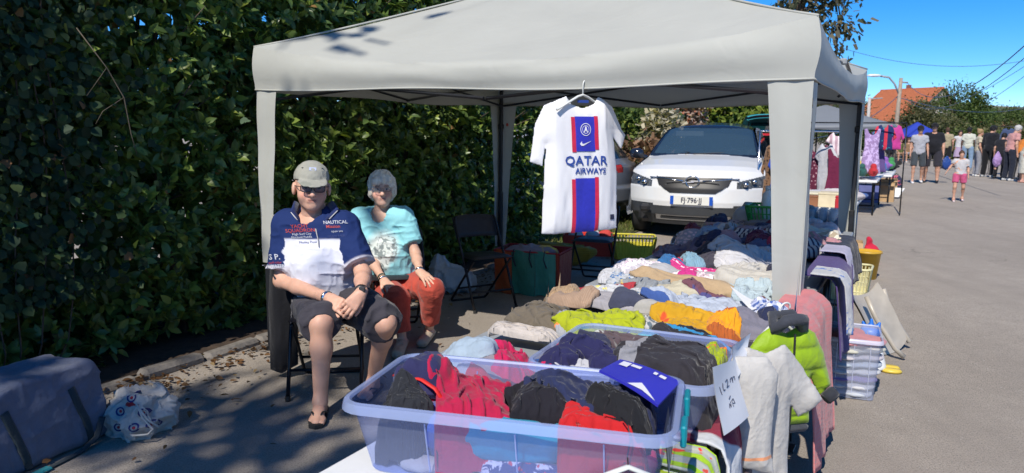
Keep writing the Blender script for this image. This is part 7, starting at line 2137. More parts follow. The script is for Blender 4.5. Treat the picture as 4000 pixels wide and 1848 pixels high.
# pale plastic bag behind the woman
pb = at(1125, 735, 0)
F = Field((-.3, -.25, -.01), (.35, .25, .42), .012)
F.ell((0, 0, .12), (.20, .14, .14), None, .04).ell((-.08, 0, .25), (.06, .08, .10), None, .05).ell((.15, 0, .10), (.12, .11, .09), None, .04)
F.cut((0, 0, .004), (0, 0, -1)); F.wrinkle(.045, 9, 13); F.wrinkle(.015, 22, 14); v, f = F.mesh()
tag(mesh_obj('plastic_bag', v, f, mat('pale plastic film', (.42, .47, .52), .3, var=.15), None, loc=pb), 'crumpled pale plastic bag on the ground behind the seated woman', 'bag')
# big woven shopping bag
sb = thing('shopping_bag', 'large red orange and green woven shopping bag between the empty chairs', 'bag', at(1335, 735, 0), -.35)
def bagface(x0, x1, m, y=-.17, lean=.03):
    b = MB(); b.grid(lambda a, t: (x0 + (x1-x0)*a, y - lean*t + .012*math.sin(a*5 + t*3), .004 + .42*t + .012*math.sin(a*6)), 8, 8); return b.build('panel', m, sb, smooth=True)
wv = lambda c: cloth(c, 'check', tuple(x*.8 for x in lin(c)), 60, rough=.45)
bagface(-.30, -.13, wv('#c0562e')); bagface(-.13, .10, wv('#3c8a76')); bagface(.10, .30, wv('#48a08e')); bagface(.30, .34, wv('#a83a2c'))
MB().grid(lambda a, t: (-.30, -.17 + .36*a - .03*t*(1-2*a), .004 + .40*t), 6, 6).build('side_panel', wv('#8e2030'), sb, smooth=True)
MB().grid(lambda a, t: (.34, -.17 + .36*a - .03*t*(1-2*a), .004 + .40*t), 6, 6).build('side_panel', wv('#a8332c'), sb, smooth=True)
MB().grid(lambda a, t: (-.30 + .64*a, .19 + .03*t, .004 + .42*t), 8, 6).build('back_panel', wv('#a8332c'), sb, smooth=True)
MB().tube([(-.30, -.20, .42), (.34, -.20, .42), (.34, .22, .42), (-.30, .22, .42)], .008, 6, closed=True).build('rim', cloth('#a32a34'), sb)
for x in (-.1, .06, .2): MB().tube([(x, -.205, .44), (x - .01, -.21, .36), (x + .02, -.212, .28)], .018, 6, flat=.2).build('strap', cloth('#1c2238'), sb, smooth=True)
F = Field((-.3, -.2, .2), (.35, .25, .55), .014); F.ell((0, 0, .36), (.27, .16, .10), None, .03); F.wrinkle(.03, 10, 3); v, f = F.mesh(); 
tag(mesh_obj('clothes_heap', v, f, cloth('#8a8496', 'patch', '#d9c23a', 6, thr=.55), None, loc=sb.location), 'clothes stuffed into the woven shopping bag', 'clothes')
# lattice baskets
def basket(label, loc, rz, m, w=.46, d=.32, h=.24, top=1.18, nb=14, fill=None, fl='', wh=.28):
    t = thing('basket', label, 'basket', loc, rz)
    pts0 = rrect(w, d, .05, 4); pts1 = rrect(w*top, d*top, .06, 4)
    MB().prism(pts0, .0, .012).build('base', m, t)
    for z, f, r in ((h, 1.0, .012), (h*.62, .62, .005), (h*.30, .30, .005)):
        MB().tube([(a[0]*(1-f) + b_[0]*f, a[1]*(1-f) + b_[1]*f, z) for a, b_ in zip(pts0, pts1)], r, 6, closed=True).build('rim' if f == 1 else 'band', m, t, smooth=True)
    per = MB()
    for s in (-1, 1):
        for i in range(nb):
            x = (i/(nb-1) - .5)*w
            per.tube([(x, s*d/2, .01), (x*top, s*d/2*top, h)], .0065, 4)
        for i in range(nb*2//3):
            y = (i/(nb*2//3-1) - .5)*d
            per.tube([(s*w/2, y, .01), (s*w/2*top, y*top, h)], .0065, 4)
    tag(per.build('lattice', m, t), kind='stuff')
    wall = MB()
    wall.add([(a[0], a[1], .01) for a in pts0] + [(a[0]*(1-wh) + b_[0]*wh, a[1]*(1-wh) + b_[1]*wh, h*wh) for a, b_ in zip(pts0, pts1)], [[i, (i+1) % len(pts0), (i+1) % len(pts0) + len(pts0), i + len(pts0)] for i in range(len(pts0))])
    wall.build('lower_wall', m, t, smooth=True)
    if fill:
        F = Field((-w*.6, -d*.6, 0), (w*.6, d*.6, h*1.5), .014); F.ell((0, 0, h*.6), (w*.50, d*.48, h*.45), None, .02); F.wrinkle(.03, 12, 5); v, f = F.mesh()
        tag(mesh_obj('basket_contents', v, f, fill, None, loc=loc), fl, 'clothes')
    return t
M_YB = mat('yellow plastic', (.62, .55, .06), .4); M_GB = mat('green plastic', (.05, .34, .06), .4); M_CB = mat('cream plastic', (.66, .62, .36), .45)
yb = at(1592, 652, 0); basket('yellow plastic basket with a black handle beside the white car', Vector((yb.x, yb.y, .02)), -.1, M_YB, .44, .30, .26, wh=.66)
basket('cream lattice basket on the road behind the gazebo leg', at(2128, 748, 0), -.5, M_CB, .34, .28, .30, 1.2)
# red crate, yellow raffia bag under the second chair
rc = at(1480, 640, 0)
t = thing('crate', 'red plastic crate with toys behind the chair under the jersey', 'box', rc, -.1)
mr = mat('red crate', (.58, .04, .02), .45)
MB().box((0, .16, .13), (.62, .015, .26), .004).build('wall', mr, t); MB().box((0, -.16, .13), (.62, .015, .26), .004).build('wall', mr, t)
for s in (-1, 1): MB().box((s*.31, 0, .13), (.015, .31, .26), .004).build('wall', mr, t)
MB().box((0, 0, .008), (.6, .3, .012)).build('base', mr, t)
for k, (x, c) in enumerate(((-.16, (.62, .58, .55)), (.05, (.6, .6, .6)), (.2, (.5, .05, .04)))):
    F = Field((-.14, -.14, 0), (.14, .14, .34), .012); F.ell((0, 0, .22), (.10, .10, .09), None, .02); F.ell((.03, 0, .28), (.04, .05, .03), None, .02); v, f = F.mesh()
    tag(mesh_obj('soft_toy', v, f, mat('toy%d' % k, c, .8), None, loc=rc + Vector((x, .0, 0))), ('pale soft toy at the left in the red crate', 'white soft toy in the middle of the red crate', 'red soft toy at the right in the red crate')[k], 'toy')
rb = at(1420, 668, 0)
F = Field((-.42, -.2, -.01), (.42, .2, .42), .014); F.ell((0, 0, .16), (.36, .13, .16), None, .03); F.cut((0, 0, .005), (0, 0, -1)); F.cut((0, 0, .24), (.1, 0, 1)); F.wrinkle(.02, 12, 4); v, f = F.mesh()
tag(mesh_obj('raffia_bag', v, f, cloth('#b58a2c', 'knit', '#7c5a18', 40, 2), None, loc=rb), 'golden raffia bag lying behind the chair under the jersey', 'bag')

# ---- street side, beyond the tables
bx = clear_box('tall clear plastic box of folded clothes on the road behind the pink dressing gown', SV(4.92, -.30, 0), -STREET + .1, .34, .42, .36, clear_mat('clear grey plastic', (.62, .66, .80), .30, .25), clear_mat('clear grey rim', (.66, .70, .84), .6, .2), clips=False, rim=.012, draft=.02, r=.03)
cols = ['#c8d2e2', '#dcdce4', '#6f62a8', '#e4e6ee', '#b9cbe6', '#d6ccd8', '#e2e0c8', '#e8888c']
for k in range(8):
    F = Field((-.17, -.21, -.01), (.17, .21, .08), .011); F.cap((-.06, -.10, .022), (.06, .10, .022), .09, .09, .03, flat=((0, 0, 1), .26)); F.cap((.06, -.10, .022), (-.06, .10, .022), .09, .09, .03, flat=((0, 0, 1), .26)); F.wrinkle(.01, 16, k); v, f = F.mesh()
    o = mesh_obj('folded_clothes', v, f, cloth(cols[k]), None, loc=SV(4.92, -.30, .006 + k*.043)); o.rotation_euler = (0, 0, -STREET + .1*k)
    tag(o, 'folded %s garment, %s from the bottom in the tall clear box' % (('ice blue', 'pale grey', 'violet', 'white', 'sky blue', 'pale mauve', 'cream', 'salmon')[k], ('first', 'second', 'third', 'fourth', 'fifth', 'sixth', 'seventh', 'eighth')[k]), 'clothes')
# white, blue and yellow potty
pt = at(2185, 925, 0)
po = thing('toy_potty', 'white plastic child potty with blue top and yellow feet on the road', 'potty', pt, -.3)
F = Field((-.2, -.2, -.01), (.2, .2, .36), .008)
F.cap((0, 0, .02), (0, .02, .16), .105, .07, .04); F.ell((0, .03, .17), (.075, .07, .06), None, .03); F.cut((0, 0, .008), (0, 0, -1)); v, f = F.mesh(); mesh_obj('bowl', v, f, M_WHITEPL, po)
F = Field((-.15, -.15, .15), (.15, .2, .36), .007); F.ell((0, .03, .235), (.065, .06, .045), None, .02)
for a in (-1, 0, 1): F.cap((a*.035, .03, .25), (a*.05, .03, .30 + .02*(a == 0)), .022, .010, .02)
F.cut((0, 0, .205), (0, 0, -1)); v, f = F.mesh(); mesh_obj('lid', v, f, mat('blue plastic', (.02, .16, .62), .4), po)
for s in (-.5, .6): MB().lathe([(0, .0), (.06, .0), (.065, .012), (.05, .022), (0, .024)], 14, (.13, s*.07 - .02, 0), ell=.6).build('foot', mat('yellow plastic', (.62, .45, .06), .4), po, smooth=True)
# beige bouncer shell leaning on the gazebo leg
bs = thing('baby_bath', 'beige plastic baby bath leaning over behind the white potty', 'bath', SV(5.95, -.25, 0), -STREET)
def bath(off):
    def fn(a, t):
        x = (a - .5)*.40; s = t*.62; e = abs(2*a - 1)
        return (x*.45 + .22*t - .06 + off*.8, -.05 + x*.9, .40 - .40*t + .07*e**3 + .03*math.sin(PI*t) + off*.5)
    return fn
b = MB(); b.grid(bath(0), 12, 14); b.grid(bath(-.012), 12, 14); b.build('shell', mat('beige plastic', (.42, .38, .32), .35), bs, smooth=True)
MB().tube([(.07, .15, .42), (.11, .16, .30), (.20, .17, .14), (.27, .14, .05)], .018, 8).build('rail', mat('beige plastic', (.42, .38, .32), .35), bs, smooth=True)
MB().tube([(-.02, -.2, .42), (.05, -.22, .28), (.18, -.2, .08), (.24, -.18, .02)], .018, 8).build('rail', mat('beige plastic', (.42, .38, .32), .35), bs, smooth=True)
# yellow bucket, red cloth, boxes under the next table
yk = at(2178, 700, 0); yk = thing('bucket', 'amber plastic bucket on the road beyond the cream basket', 'bucket', yk)
MB().lathe([(.10, .0), (.135, .30), (.145, .30), (.145, .28)], 20).build('body', mat('amber plastic', (.55, .33, .03), .4), yk, smooth=True)
F = Field((-.15, -.12, -.01), (.15, .12, .34), .012); F.ell((0, 0, .10), (.09, .07, .11), None, .03).cap((0, 0, .1), (-.04, 0, .28), .06, .02, .04); F.cut((0, 0, .004), (0, 0, -1)); F.wrinkle(.03, 12, 2); v, f = F.mesh()
tag(mesh_obj('cloth', v, f, cloth('#e0203c'), None, loc=at(2190, 660, 0)), 'bright red cloth dropped on the road beside the amber bucket', 'cloth')
def carton(label, loc, rz, w, d, h, m=M_WOODC, open_=True):
    t = thing('carton', label, 'box', loc, rz)
    for s in (-1, 1):
        MB().box((0, s*d/2, h/2), (w, .008, h)).build('wall', m, t); MB().box((s*w/2, 0, h/2), (.008, d - .01, h)).build('wall', m, t)
        if open_: MB().box((0, s*(d/2 + .05), h - .03), (w, .11, .006), 0, Matrix.Rotation(s*-.5, 3, 'X')).build('flap', m, t)
    MB().box((0, 0, .004), (w - .01, d - .01, .006)).build('base', m, t)
    return t
carton('open brown carton with a white lid under the next table', at(2128, 655, 0), -.4, .34, .28, .24)
# ---------------- the neighbour's stall
folding_table('white folding table of the next stall with glassware', 8.6, 10.6, -1.28, -.62, M_WHITEPL, mat('grey leg', (.3, .3, .31), .4, .5), .74, 'tables of the next stall')
folding_table('dark folding table in front of the white one with glassware', 7.4, 8.3, -1.25, -.62, mat('charcoal top', (.05, .052, .06), .5), M_DARKMETAL, .72, 'tables of the next stall')
NU, NVV = 9.4, -1.3
GBP = at(1950, 566, .72)
bk2 = basket('green plastic basket on the next stall holding white bottles', GBP, -STREET, M_GB, .40, .28, .17)

for k in range(3):
    t = thing('bottle', 'white plastic bottle in the green basket, %s from the left' % ('first', 'second', 'third')[k], 'bottle', GBP + Vector((.02 + (k-1)*.10, 0, .012)))
    MB().lathe([(.045, .0), (.05, .02), (.05, .22), (.045, .26), (.022, .29), (.022, .30)], 14).build('body', M_WHITEPL, t, smooth=True)
    MB().lathe([(.026, .30), (.026, .335), (.0, .338)], 12).build('cap', M_WHITEPL, t, smooth=True)
for k in range(9):                                          # glasses and jars
    t = thing('drinking_glass', 'clear drinking glass, %s of row %s on the dark table of the next stall' % (('first', 'second', 'third')[k % 3], ('one', 'two', 'three')[k//3]), 'glass', SV(7.62 + .12*(k % 3), -.70 - .09*(k//3), .72), 0, 'glasses on the next stall')
    MB().lathe([(.03, .0), (.032, .004), (.038, .11), (.035, .11), (.029, .008), (0, .008)], 14).build('bowl', clear_mat('glass', (.75, .80, .85), .35, .08) if k == 0 else bpy.data.materials['glass'], t, smooth=True)
it = [('box', 'red and white tin on the next stall', (8.6, -.72), (.09, .09, .15), (.50, .02, .03)), ('carton_box', 'cream cardboard box on the next stall behind the red tin', (8.95, -.80), (.32, .24, .16), (.60, .52, .36)), ('carton_box', 'pale cream flat box on top of the row at the next stall', (9.4, -.95), (.4, .3, .12), (.62, .58, .44)), ('carton_box', 'brown wooden box among the glasses of the next stall', (8.9, -1.05), (.18, .14, .12), (.22, .09, .04)), ('carton_box', 'navy crate on the dark table of the next stall', (7.6, -1.05), (.3, .3, .12), (.03, .05, .10))]
for nm, lb, (u, v), (w, d, h), c in it:
    t = thing(nm, lb, 'box', SV(u, v, .74 if u > 8.55 else .72), -STREET)
    m = mat('printed board', c, .6); MB().box((0, 0, h*.42), (w, d, h*.84), .006).build('body', m, t); MB().box((0, 0, h*.92), (w*1.02, d*1.02, h*.16), .006).build('lid', m, t)
nsc = [('folded pale pink quilt on the next stall', 9.9, -1.05, .55, .4, .13, '#e2d2d4'), ('blue jeans laid over the back of the next stall', 10.3, -1.0, .6, .35, .08, '#3c5a9c'), ('pale yellow towel on the next stall beside the jeans', 10.4, -1.5, .5, .3, .06, '#dcc88c'), ('white folded linen on the next stall under the maroon dress', 9.7, -1.65, .4, .35, .12, '#dcdaea'), ('small hot pink cushion on the next stall', 10.0, -1.45, .16, .16, .10, '#e84a9c'), ('dark grey jumper on the next stall by the gazebo leg', 10.2, -1.85, .4, .3, .08, '#3c3a44')]
for lb, u, v, w, d, h, c in nsc:
    v = -.85 + (v + 1.0)*.35
    F = Field((-w/2 - .05, -d/2 - .05, -.01), (w/2 + .05, d/2 + .05, h + .06), .014); F.ell((0, 0, h*.4), (w/2, d/2, h*.6), None, .02); F.cap((-w*.25, 0, h*.4), (w*.25, 0, h*.4), d*.42, d*.42, .03, flat=((0, 0, 1), h/d)); F.wrinkle(.02, 14, int(u*10)); F.cut((0, 0, .002), (0, 0, -1)); vv_, ff_ = F.mesh()
    o = mesh_obj('textile', vv_, ff_, cloth(c), None, loc=SV(u, v, .74)); o.rotation_euler = (0, 0, -STREET); tag(o, lb, 'cloth', 'textiles on the next stall')
# clothes rail with dresses under a grey gazebo
def rail(label, u, v, L_, h=1.55, along=0.0, m=M_CHROME, name='clothes_rail'):
    t = thing(name, label, 'rail', SV(u, v, 0), -STREET + along)
    MB().tube([(-L_/2, 0, h), (L_/2, 0, h)], .012, 8).build('bar', m, t, smooth=True)
    for s in (-1, 1):
        MB().tube([(s*L_/2, 0, .05), (s*L_/2, 0, h)], .012, 8).build('post', m, t, smooth=True)
        MB().tube([(s*L_/2, -.22, .03), (s*L_/2, .22, .03)], .012, 8).build('foot', m, t, smooth=True)
    return t
rail('chrome clothes rail with dresses at the next stall', 11.3, -1.5, 1.1)
def on_rail(name, lb, ox, oy, y, poly, m, rz=-.15, **kw):
    p = atd(ox, oy, y); hung(name, lb, p, rz, poly, m, 'clothes', t=.03, folds=.03, seed=int(ox) % 50, h=.014, group='clothes on the rails beyond', **kw)
dY = SV(11.3, -1.35).y
on_rail('dress', 'maroon sleeveless dress hanging on the chrome rail', 2110, 372, dY - .05, dress_poly(.17, .86, .03), cloth('#6a1f3e'))
on_rail('t_shirt', 'white T-shirt hanging beside the maroon dress', 2080, 358, dY + .15, tee_poly(.12, .82, .16, .2, .06), cloth('#dfe2f0'), -1.0)
on_rail('dress', 'dark red speckled dress hanging left of the white T-shirt', 2058, 362, dY + .35, dress_poly(.13, .85, .03), cloth('#5c2038', 'dots', '#b08a96', 26, thr=.3), -.5)
on_rail('blouse', 'pink and white blouse hanging above the maroon dress', 2108, 330, dY + .3, tee_poly(.12, .36, .1, .12, .05), cloth('#e0a8b8', 'stripe', '#e8d8dc', 14, 0), -.2)
on_rail('jacket', 'bright blue jacket hanging left of the gazebo leg by the white car', 1968, 362, dY - .6, tee_poly(.14, .60, .14, .3, .05), cloth('#1f49d0'), -.9)
on_rail('jacket', 'brown leopard print coat hanging beside the bright blue jacket', 1947, 362, dY - .4, tee_poly(.15, .72, .12, .4, .05), cloth('#8a6448', 'dots', '#3c2a20', 30, thr=.35), -1.1)
def gazebo2(label, loc, rz, L_, W_2, m, zb=1.95, hv=.22, rise=.75, legs=True):
    t = thing('gazebo', label, 'gazebo', loc, rz, 'gazebos of other stalls')
    v, f = canopy_mesh(L_, W_2, zb, hv, rise, (.06, .06, .06, .06), 14, 9, 3)
    mesh_obj('canopy', v, f, m, t, smooth=True)
    for sx in (-1, 1):
        for sy in (-1, 1): MB().box((sx*(L_/2 - .03), sy*(W_2/2 - .03), (zb + .1)/2), (.035, .035, zb + .1)).build('pole', M_DARKMETAL, t)
    return t
gazebo2('grey gazebo over the clothes rails beyond the stall', SV(22.5, -2.4, 0), -STREET, 3.4, 3.0, fabric_mat('grey canopy', (.20, .22, .25), .08), 1.62, .14, .50)
gazebo2('dark slate gazebo far behind with a pointed roof', SV(24, -4.4, 0), -STREET, 3, 3, fabric_mat('slate canopy', (.05, .055, .07), .05), 2.0, .2, 1.0)
gazebo2('bright blue gazebo at the end of the street', at(2300, 404, 0), -STREET + .25, 2.2, 2.2, fabric_mat('blue canopy', (.03, .06, .42), .12), 1.30, .10, .72)
# second rail, right of the far gazebo leg
rail('black clothes rail with lilac and pink clothes beyond the gazebo', 16.2, -1.25, 1.9, 1.72, 0, M_DARKMETAL)
d2 = SV(16.2, -1.25).y
on_rail('dress', 'lilac lace dress hanging right of the gazebo pole', 2196, 322, d2 - .3, dress_poly(.17, .86, .02), cloth('#a886c8', 'floral', '#c8b0dc', 14, thr=.5), -.3)
on_rail('dress', 'dark violet dress behind the lilac lace dress', 2213, 330, d2 + .1, dress_poly(.15, .8, .02), cloth('#5c4a86'), -.4)
on_rail('jacket', 'red navy and turquoise tracksuit top hanging beside the lilac dress', 2226, 312, d2 - .1, tee_poly(.17, .5, .14, .26, .05), cloth('#1f2c5c', 'stripe', '#c8364a', 6, 0, thr=.35, c3='#2c9aa8'), -.3)
on_rail('blouse', 'shiny pink blouse hanging at the end of the black rail', 2252, 312, d2 + .2, tee_poly(.14, .5, .12, .28, .05), cloth('#e03c94'), -.4)
# toy tables, boxes and bags along the kerb
folding_table('low table of toys beyond the gazebo pole', 15.6, 18.2, -1.7, -.70, M_WHITEPL, M_DARKMETAL, .66, 'toy tables')
folding_table('second low table of toys further along the kerb', 18.6, 21.2, -1.6, -.55, M_WHITEPL, M_DARKMETAL, .62, 'toy tables')
r7 = np.random.default_rng(77)
toyc = [('pink', '#e88aa8'), ('purple', '#8a5ab8'), ('red', '#d02c34'), ('green', '#3c8a4c'), ('white', '#dcdce0'), ('orange', '#e8742c'), ('lime', '#9ac83c'), ('blue', '#3c6ab8'), ('dark green', '#2c5a54'), ('cream', '#dccbb0'), ('yellow', '#e0c04c'), ('black', '#24242a')]
for k in range(44):
    cn, cc = toyc[k % 12]; far = k % 2
    u = r7.uniform(15.7, 18.1) if not far else r7.uniform(18.7, 21.1); v = r7.uniform(-1.5, -.72) + (.12 if far else 0); z = .66 if not far else .62
    s = r7.uniform(.07, .15); F = Field((-.25, -.25, -.01), (.25, .25, .36), .018)
    F.ell((0, 0, s*.8), (s, s*.8, s*.85), None, .02).ell((r7.uniform(-.05, .05), 0, s*1.8), (s*.6, s*.55, s*.55), None, .02)
    for a in (-1, 1): F.cap((a*s*.5, 0, s*.8), (a*s*1.2, -s*.3, s*r7.uniform(.5, 1.4)), s*.3, s*.22, .02)
    F.cut((0, 0, .0), (0, 0, -1)); vv_, ff_ = F.mesh()
    o = mesh_obj('soft_toy', vv_, ff_, cloth(cc), None, loc=SV(u, v, z + r7.uniform(0, .08))); o.rotation_euler = (0, 0, r7.uniform(0, 6))
    tag(o, '%s %s soft toy %s on the %s toy table' % (('small', 'larger')[s > .11], cn, ('at the near end', 'near the middle', 'in the middle', 'at the far end')[k//12], 'second' if far else 'first'), 'toy', 'toys on the tables along the kerb')
carton('brown carton on the road by the black display stand', at(2222, 506, 0), -.5, .42, .4, .42)
carton('second brown carton behind the first on the road', at(2232, 490, 0), -.45, .4, .4, .4)
carton('blue plastic storage crate left of the brown cartons', at(2185, 508, 0), -.5, .40, .4, .38, mat('blue crate', (.12, .14, .34), .5), False)
st = thing('display_stand', 'black metal display stand on the road beyond the gazebo pole', 'stand', at(2192, 520, 0), -.5)
MB().tube([(0, 0, .02), (0, 0, 1.18)], .018, 8).build('post', M_DARKMETAL, st); MB().tube([(-.5, 0, .02), (.06, 0, .02)], .015, 8).build('foot', M_DARKMETAL, st); MB().tube([(-.6, 0, 1.16), (0, 0, 1.16)], .013, 8).build('arm', M_DARKMETAL, st)
sc_ = thing('school_bag', 'dark blue school bag with pink pattern on the road by the cartons', 'bag', at(2252, 482, 0), -.6)
F = Field((-.2, -.14, -.01), (.2, .14, .46), .014); F.cap((0, 0, .10), (0, 0, .30), .15, .14, .03, flat=((0, 1, 0), .6)); F.cut((0, 0, .004), (0, 0, -1)); v, f = F.mesh(); mesh_obj('bag_body', v, f, cloth('#2c3048', 'patch', '#b85a6c', 12, thr=.54), sc_)
MB().tube([(-.05, 0, .44), (0, 0, .48), (.05, 0, .44)], .012, 6).build('handle', M_BLACKPL, sc_)
bd = thing('picture_frame', 'white board leaning on the cartons on the road', 'board', at(2240, 498, 0), -.9)
MB().box((0, 0, .14), (.5, .02, .36), .004, Matrix.Rotation(-1.0, 3, 'X')).build('board', M_WHITEPL, bd)
pc = thing('pushchair', 'black pushchair by the seated people at the far stalls', 'pushchair', at(2240, 415, 0), .6)
F = Field((-.3, -.4, .3), (.3, .4, 1.1), .02); F.ell((0, .05, .72), (.22, .28, .24), None, .03); F.ell((0, -.2, .72), (.18, .22, .18), None, .02, sub=True); v, f = F.mesh(); mesh_obj('hood', v, f, cloth('#1b1c22'), pc)
MB().tube([(0, .35, 1.0), (0, .1, .5), (0, -.35, .12)], .015, 6).build('frame', M_DARKMETAL, pc)
for (x, y) in ((-.24, .3), (.24, .3), (-.2, -.32), (.2, -.32)): MB().lathe([(.0, -.02), (.12, -.02), (.12, .02), (0, .02)], 14, (x, y, .12), Matrix.Rotation(PI/2, 3, 'Y')).build('wheel', M_RUBBER, pc)
# ================================================================ beyond: hedges, houses, trees, poles, hills
def hedge_row(name, label, p0, p1, h, th, pal, w, n, seed, ls=.12, mass=True):
    r = np.random.default_rng(seed); p0 = Vector(p0); p1 = Vector(p1); d = (p1 - p0); L_ = d.length; d.normalize(); nrm = Vector((d.y, -d.x, 0))
    t = thing(name, label, 'hedge', (p0 + p1)/2)
    c = np.array((p0 + p1)/2); dd = np.array(d); nn_ = np.array(nrm)
    a = r.uniform(-L_/2, L_/2, n); z = r.uniform(.02, h, n)*(.93 + .1*vnoise(np.stack([a*1.2, 0*a, 0*a], -1), seed)); o = th/2*(1 - r.exponential(.25, n).clip(0, 1.6))
    o = o + .12*(fbm(np.stack([a*1.3, z*1.3, 0*a], -1), seed + 1, 2) - .5)*2
    up = r.uniform(size=n) < .25; z = np.where(up, h*(1 + .05*vnoise(np.stack([a*1.2, 0*a, 0*a], -1), seed)), z); o = np.where(up, r.uniform(-th/2, th/2, n), o)
    P = a[:, None]*dd + o[:, None]*nn_ + np.array([0, 0, 1])*z[:, None]
    nr2 = unit(nn_*.8 + r.normal(size=(n, 3))*.5 + np.array([0, 0, .5])); ld2 = unit(r.normal(size=(n, 3))*.6 + nn_*.5 + np.array([0, 0, .1])); l2 = r.uniform(.6, 1.3, n)*ls
    V_, F_, kk = leaf_arrays(P, ld2, nr2, l2, l2*.5, True)
    tag(mesh_obj('foliage', V_, F_, M_LEAFMATT, t, col=np.repeat(greens(n, r, pal, w), kk, 0)), kind='stuff')
    b = MB(); ang = math.atan2(d.y, d.x)
    b.box((0, 0, h*.45), (L_*.99, th*.45, h*.88), .1, Matrix.Rotation(ang, 3, 'Z')); b.build('inner_branches', mat('hedge shade', (.02, .026, .012), .95), t)  # solid dark box stands in for branch mass and the shade inside the hedge
    return t
hedge_row('conifer_hedge', 'bright yellow green clipped hedge behind the white car', (1.2, 17.4, 0), (5.8, 16.8, 0), 2.35, 1.0, G_YEL, (4, 4, 2, 2), 11000, 3, .13)
hedge_row('garden_hedge', 'darker hedge continuing behind the grey car', (-3.2, 17.5, 0), (1.1, 17.9, 0), 3.0, 1.0, G_MID, (3, 3, 2), 7000, 4, .14)
# dry shrubs between the cars
tree('pampas_grass', 'pale cream feathery pampas plume beside the white car', atd(1662, 440, 14.2) * 1.0 - Vector((0, 0, atd(1662, 440, 14.2).z)), 2.1, 1.35, (.28, .22, .72), 50, 26, .10, [(.42,.38,.28), (.52,.48,.38), (.34,.30,.20)], (3, 3, 2), 31, .03, None, .07, 'plant', limbs=14)
tree('dry_shrub', 'brown dried hydrangea shrub left of the white car', atd(1612, 460, 13.4) - Vector((0, 0, atd(1612, 460, 13.4).z)), 1.6, .85, (.62, .45, .60), 60, 24, .09, [(.17,.095,.055), (.24,.14,.085), (.10,.06,.035)], (3, 3, 2), 32, .03, None, .10, 'shrub', limbs=14)
tree('smoke_bush', 'greyish pink smoke bush against the bright hedge', atd(1726, 400, 16.0) - Vector((0, 0, atd(1726, 400, 16.0).z)), 2.4, 1.9, (.32, .3, .62), 40, 26, .09, [(.30,.22,.19), (.36,.30,.27), (.30,.12,.07)], (3, 3, 2), 33, .05, None, .10, 'shrub', limbs=10)
tree('garden_shrub', 'green shrub behind the grey car near the bright hedge', atd(1570, 420, 15.2) - Vector((0, 0, atd(1570, 420, 15.2).z)), 2.2, 1.5, (.9, .7, .9), 70, 30, .11, G_MID, (3, 3, 2), 34, .05, None, .16, 'shrub', limbs=10)
# tall thin poplar-like tree showing over the gazebo roof, right
tt = atd(1985, 400, 21); tt.z = 0
tree('tall_tree', 'tall thin greyish tree rising behind the gazebo roof', tt, 9, 5.9, (1.0, 1.0, 2.6), 50, 30, .15, G_GREY, (2, 3, 3), 41, .16, None, .30, shell=.3)
tt = atd(2082, 420, 21); tt.z = 0
tree('young_tree', 'small loose grey green tree right of the tall one over the gazebo', tt, 6.5, 4.6, (.38, .4, 1.9), 26, 18, .16, G_GREY, (2, 3, 3), 42, .06, None, .18)
# poles, lamp and wires
M_WOODP = mat('weathered pole', (.30, .25, .20), .85, var=.2, ns=8)
M_CONC = mat('concrete pole', (.42, .40, .38), .8)
pp = at(2245, 410, 0); PH = atd(2251, 196, pp.y).z
pole = thing('utility_pole', 'wooden utility pole carrying a street lamp and wires', 'pole', pp)
MB().tube([(0, 0, 0), (.05, 0, PH*.5), (.10, 0, PH)], [.12, .10, .085], 10).build('post', M_WOODP, pole, smooth=True)
MB().tube([(.08, 0, PH*.80), (-.2, 0, PH*.93), (-.5, 0, PH*1.005), (-1.0, -.1, PH*1.02)], .05, 8).build('lamp_arm', M_GREYPL, pole, smooth=True)
MB().lathe([(0, -.06), (.12, -.03), (.16, .02), (.08, .08), (0, .09)], 12, (-1.3, -.1, PH*1.02), Matrix.Scale(2.6, 3, (1, 0, 0))).build('lamp_head', mat('lamp head', (.75, .76, .78), .3), pole, smooth=True)
MB().tube([(.1, 0, PH - .2), (.45, 0, PH - .22)], .05, 6).build('insulator', M_GREYPL, pole)
p2 = at(2232, 405, 0) + Vector((2, 7, 0)); P2H = atd(2231, 245, p2.y).z
pole2 = thing('utility_pole', 'thin grey pole behind the wooden utility pole', 'pole', p2)
MB().tube([(0, 0, 0), (0, 0, P2H)], [.14, .09], 8).build('post', M_CONC, pole2, smooth=True)
MB().tube([(0, 0, P2H - .1), (.8, 0, P2H - .05)], .04, 6).build('arm', M_GREYPL, pole2)
wires = [('thick cable rising from the wooden pole to the upper right', pp + Vector((.4, 0, PH - .2)), atd(2640, 55, 16), 1.1, .022), ('second cable below the thick one rising to the upper right', pp + Vector((.3, 0, PH - .9)), atd(2640, 90, 16), 1.0, .016), ('cable from the wooden pole falling left behind the gazebo', pp + Vector((.0, 0, PH - .9)), atd(1900, 330, 30), 1.0, .03), ('thin cable from the wooden pole across to the right edge', pp + Vector((.2, 0, PH - 1.0)), atd(2640, 252, 60), .8, .03), ('high faint cable crossing the sky behind the gazebo', atd(2060, 100, 60), atd(2700, 125, 60), 1.6, .03), ('cable crossing down from the right edge to the far hedge', atd(2640, 140, 40), atd(2400, 280, 90), .8, .03), ('faint cable below the others crossing from the right edge', atd(2640, 125, 40), atd(2380, 262, 90), .5, .025)]
M_WIRE = mat('cable', (.06, .10, .16), .6)
for lb, a, b_, sag, r in wires:
    a = Vector(a); b_ = Vector(b_); o = MB()
    o.tube([a.lerp(b_, t) - Vector((0, 0, sag*4*t*(1-t))) - a for t in np.linspace(0, 1, 24)], r*.62, 5)
    w = o.build('overhead_cable', M_WIRE, None, smooth=True, loc=a); tag(w, lb, 'cable', 'overhead cables')
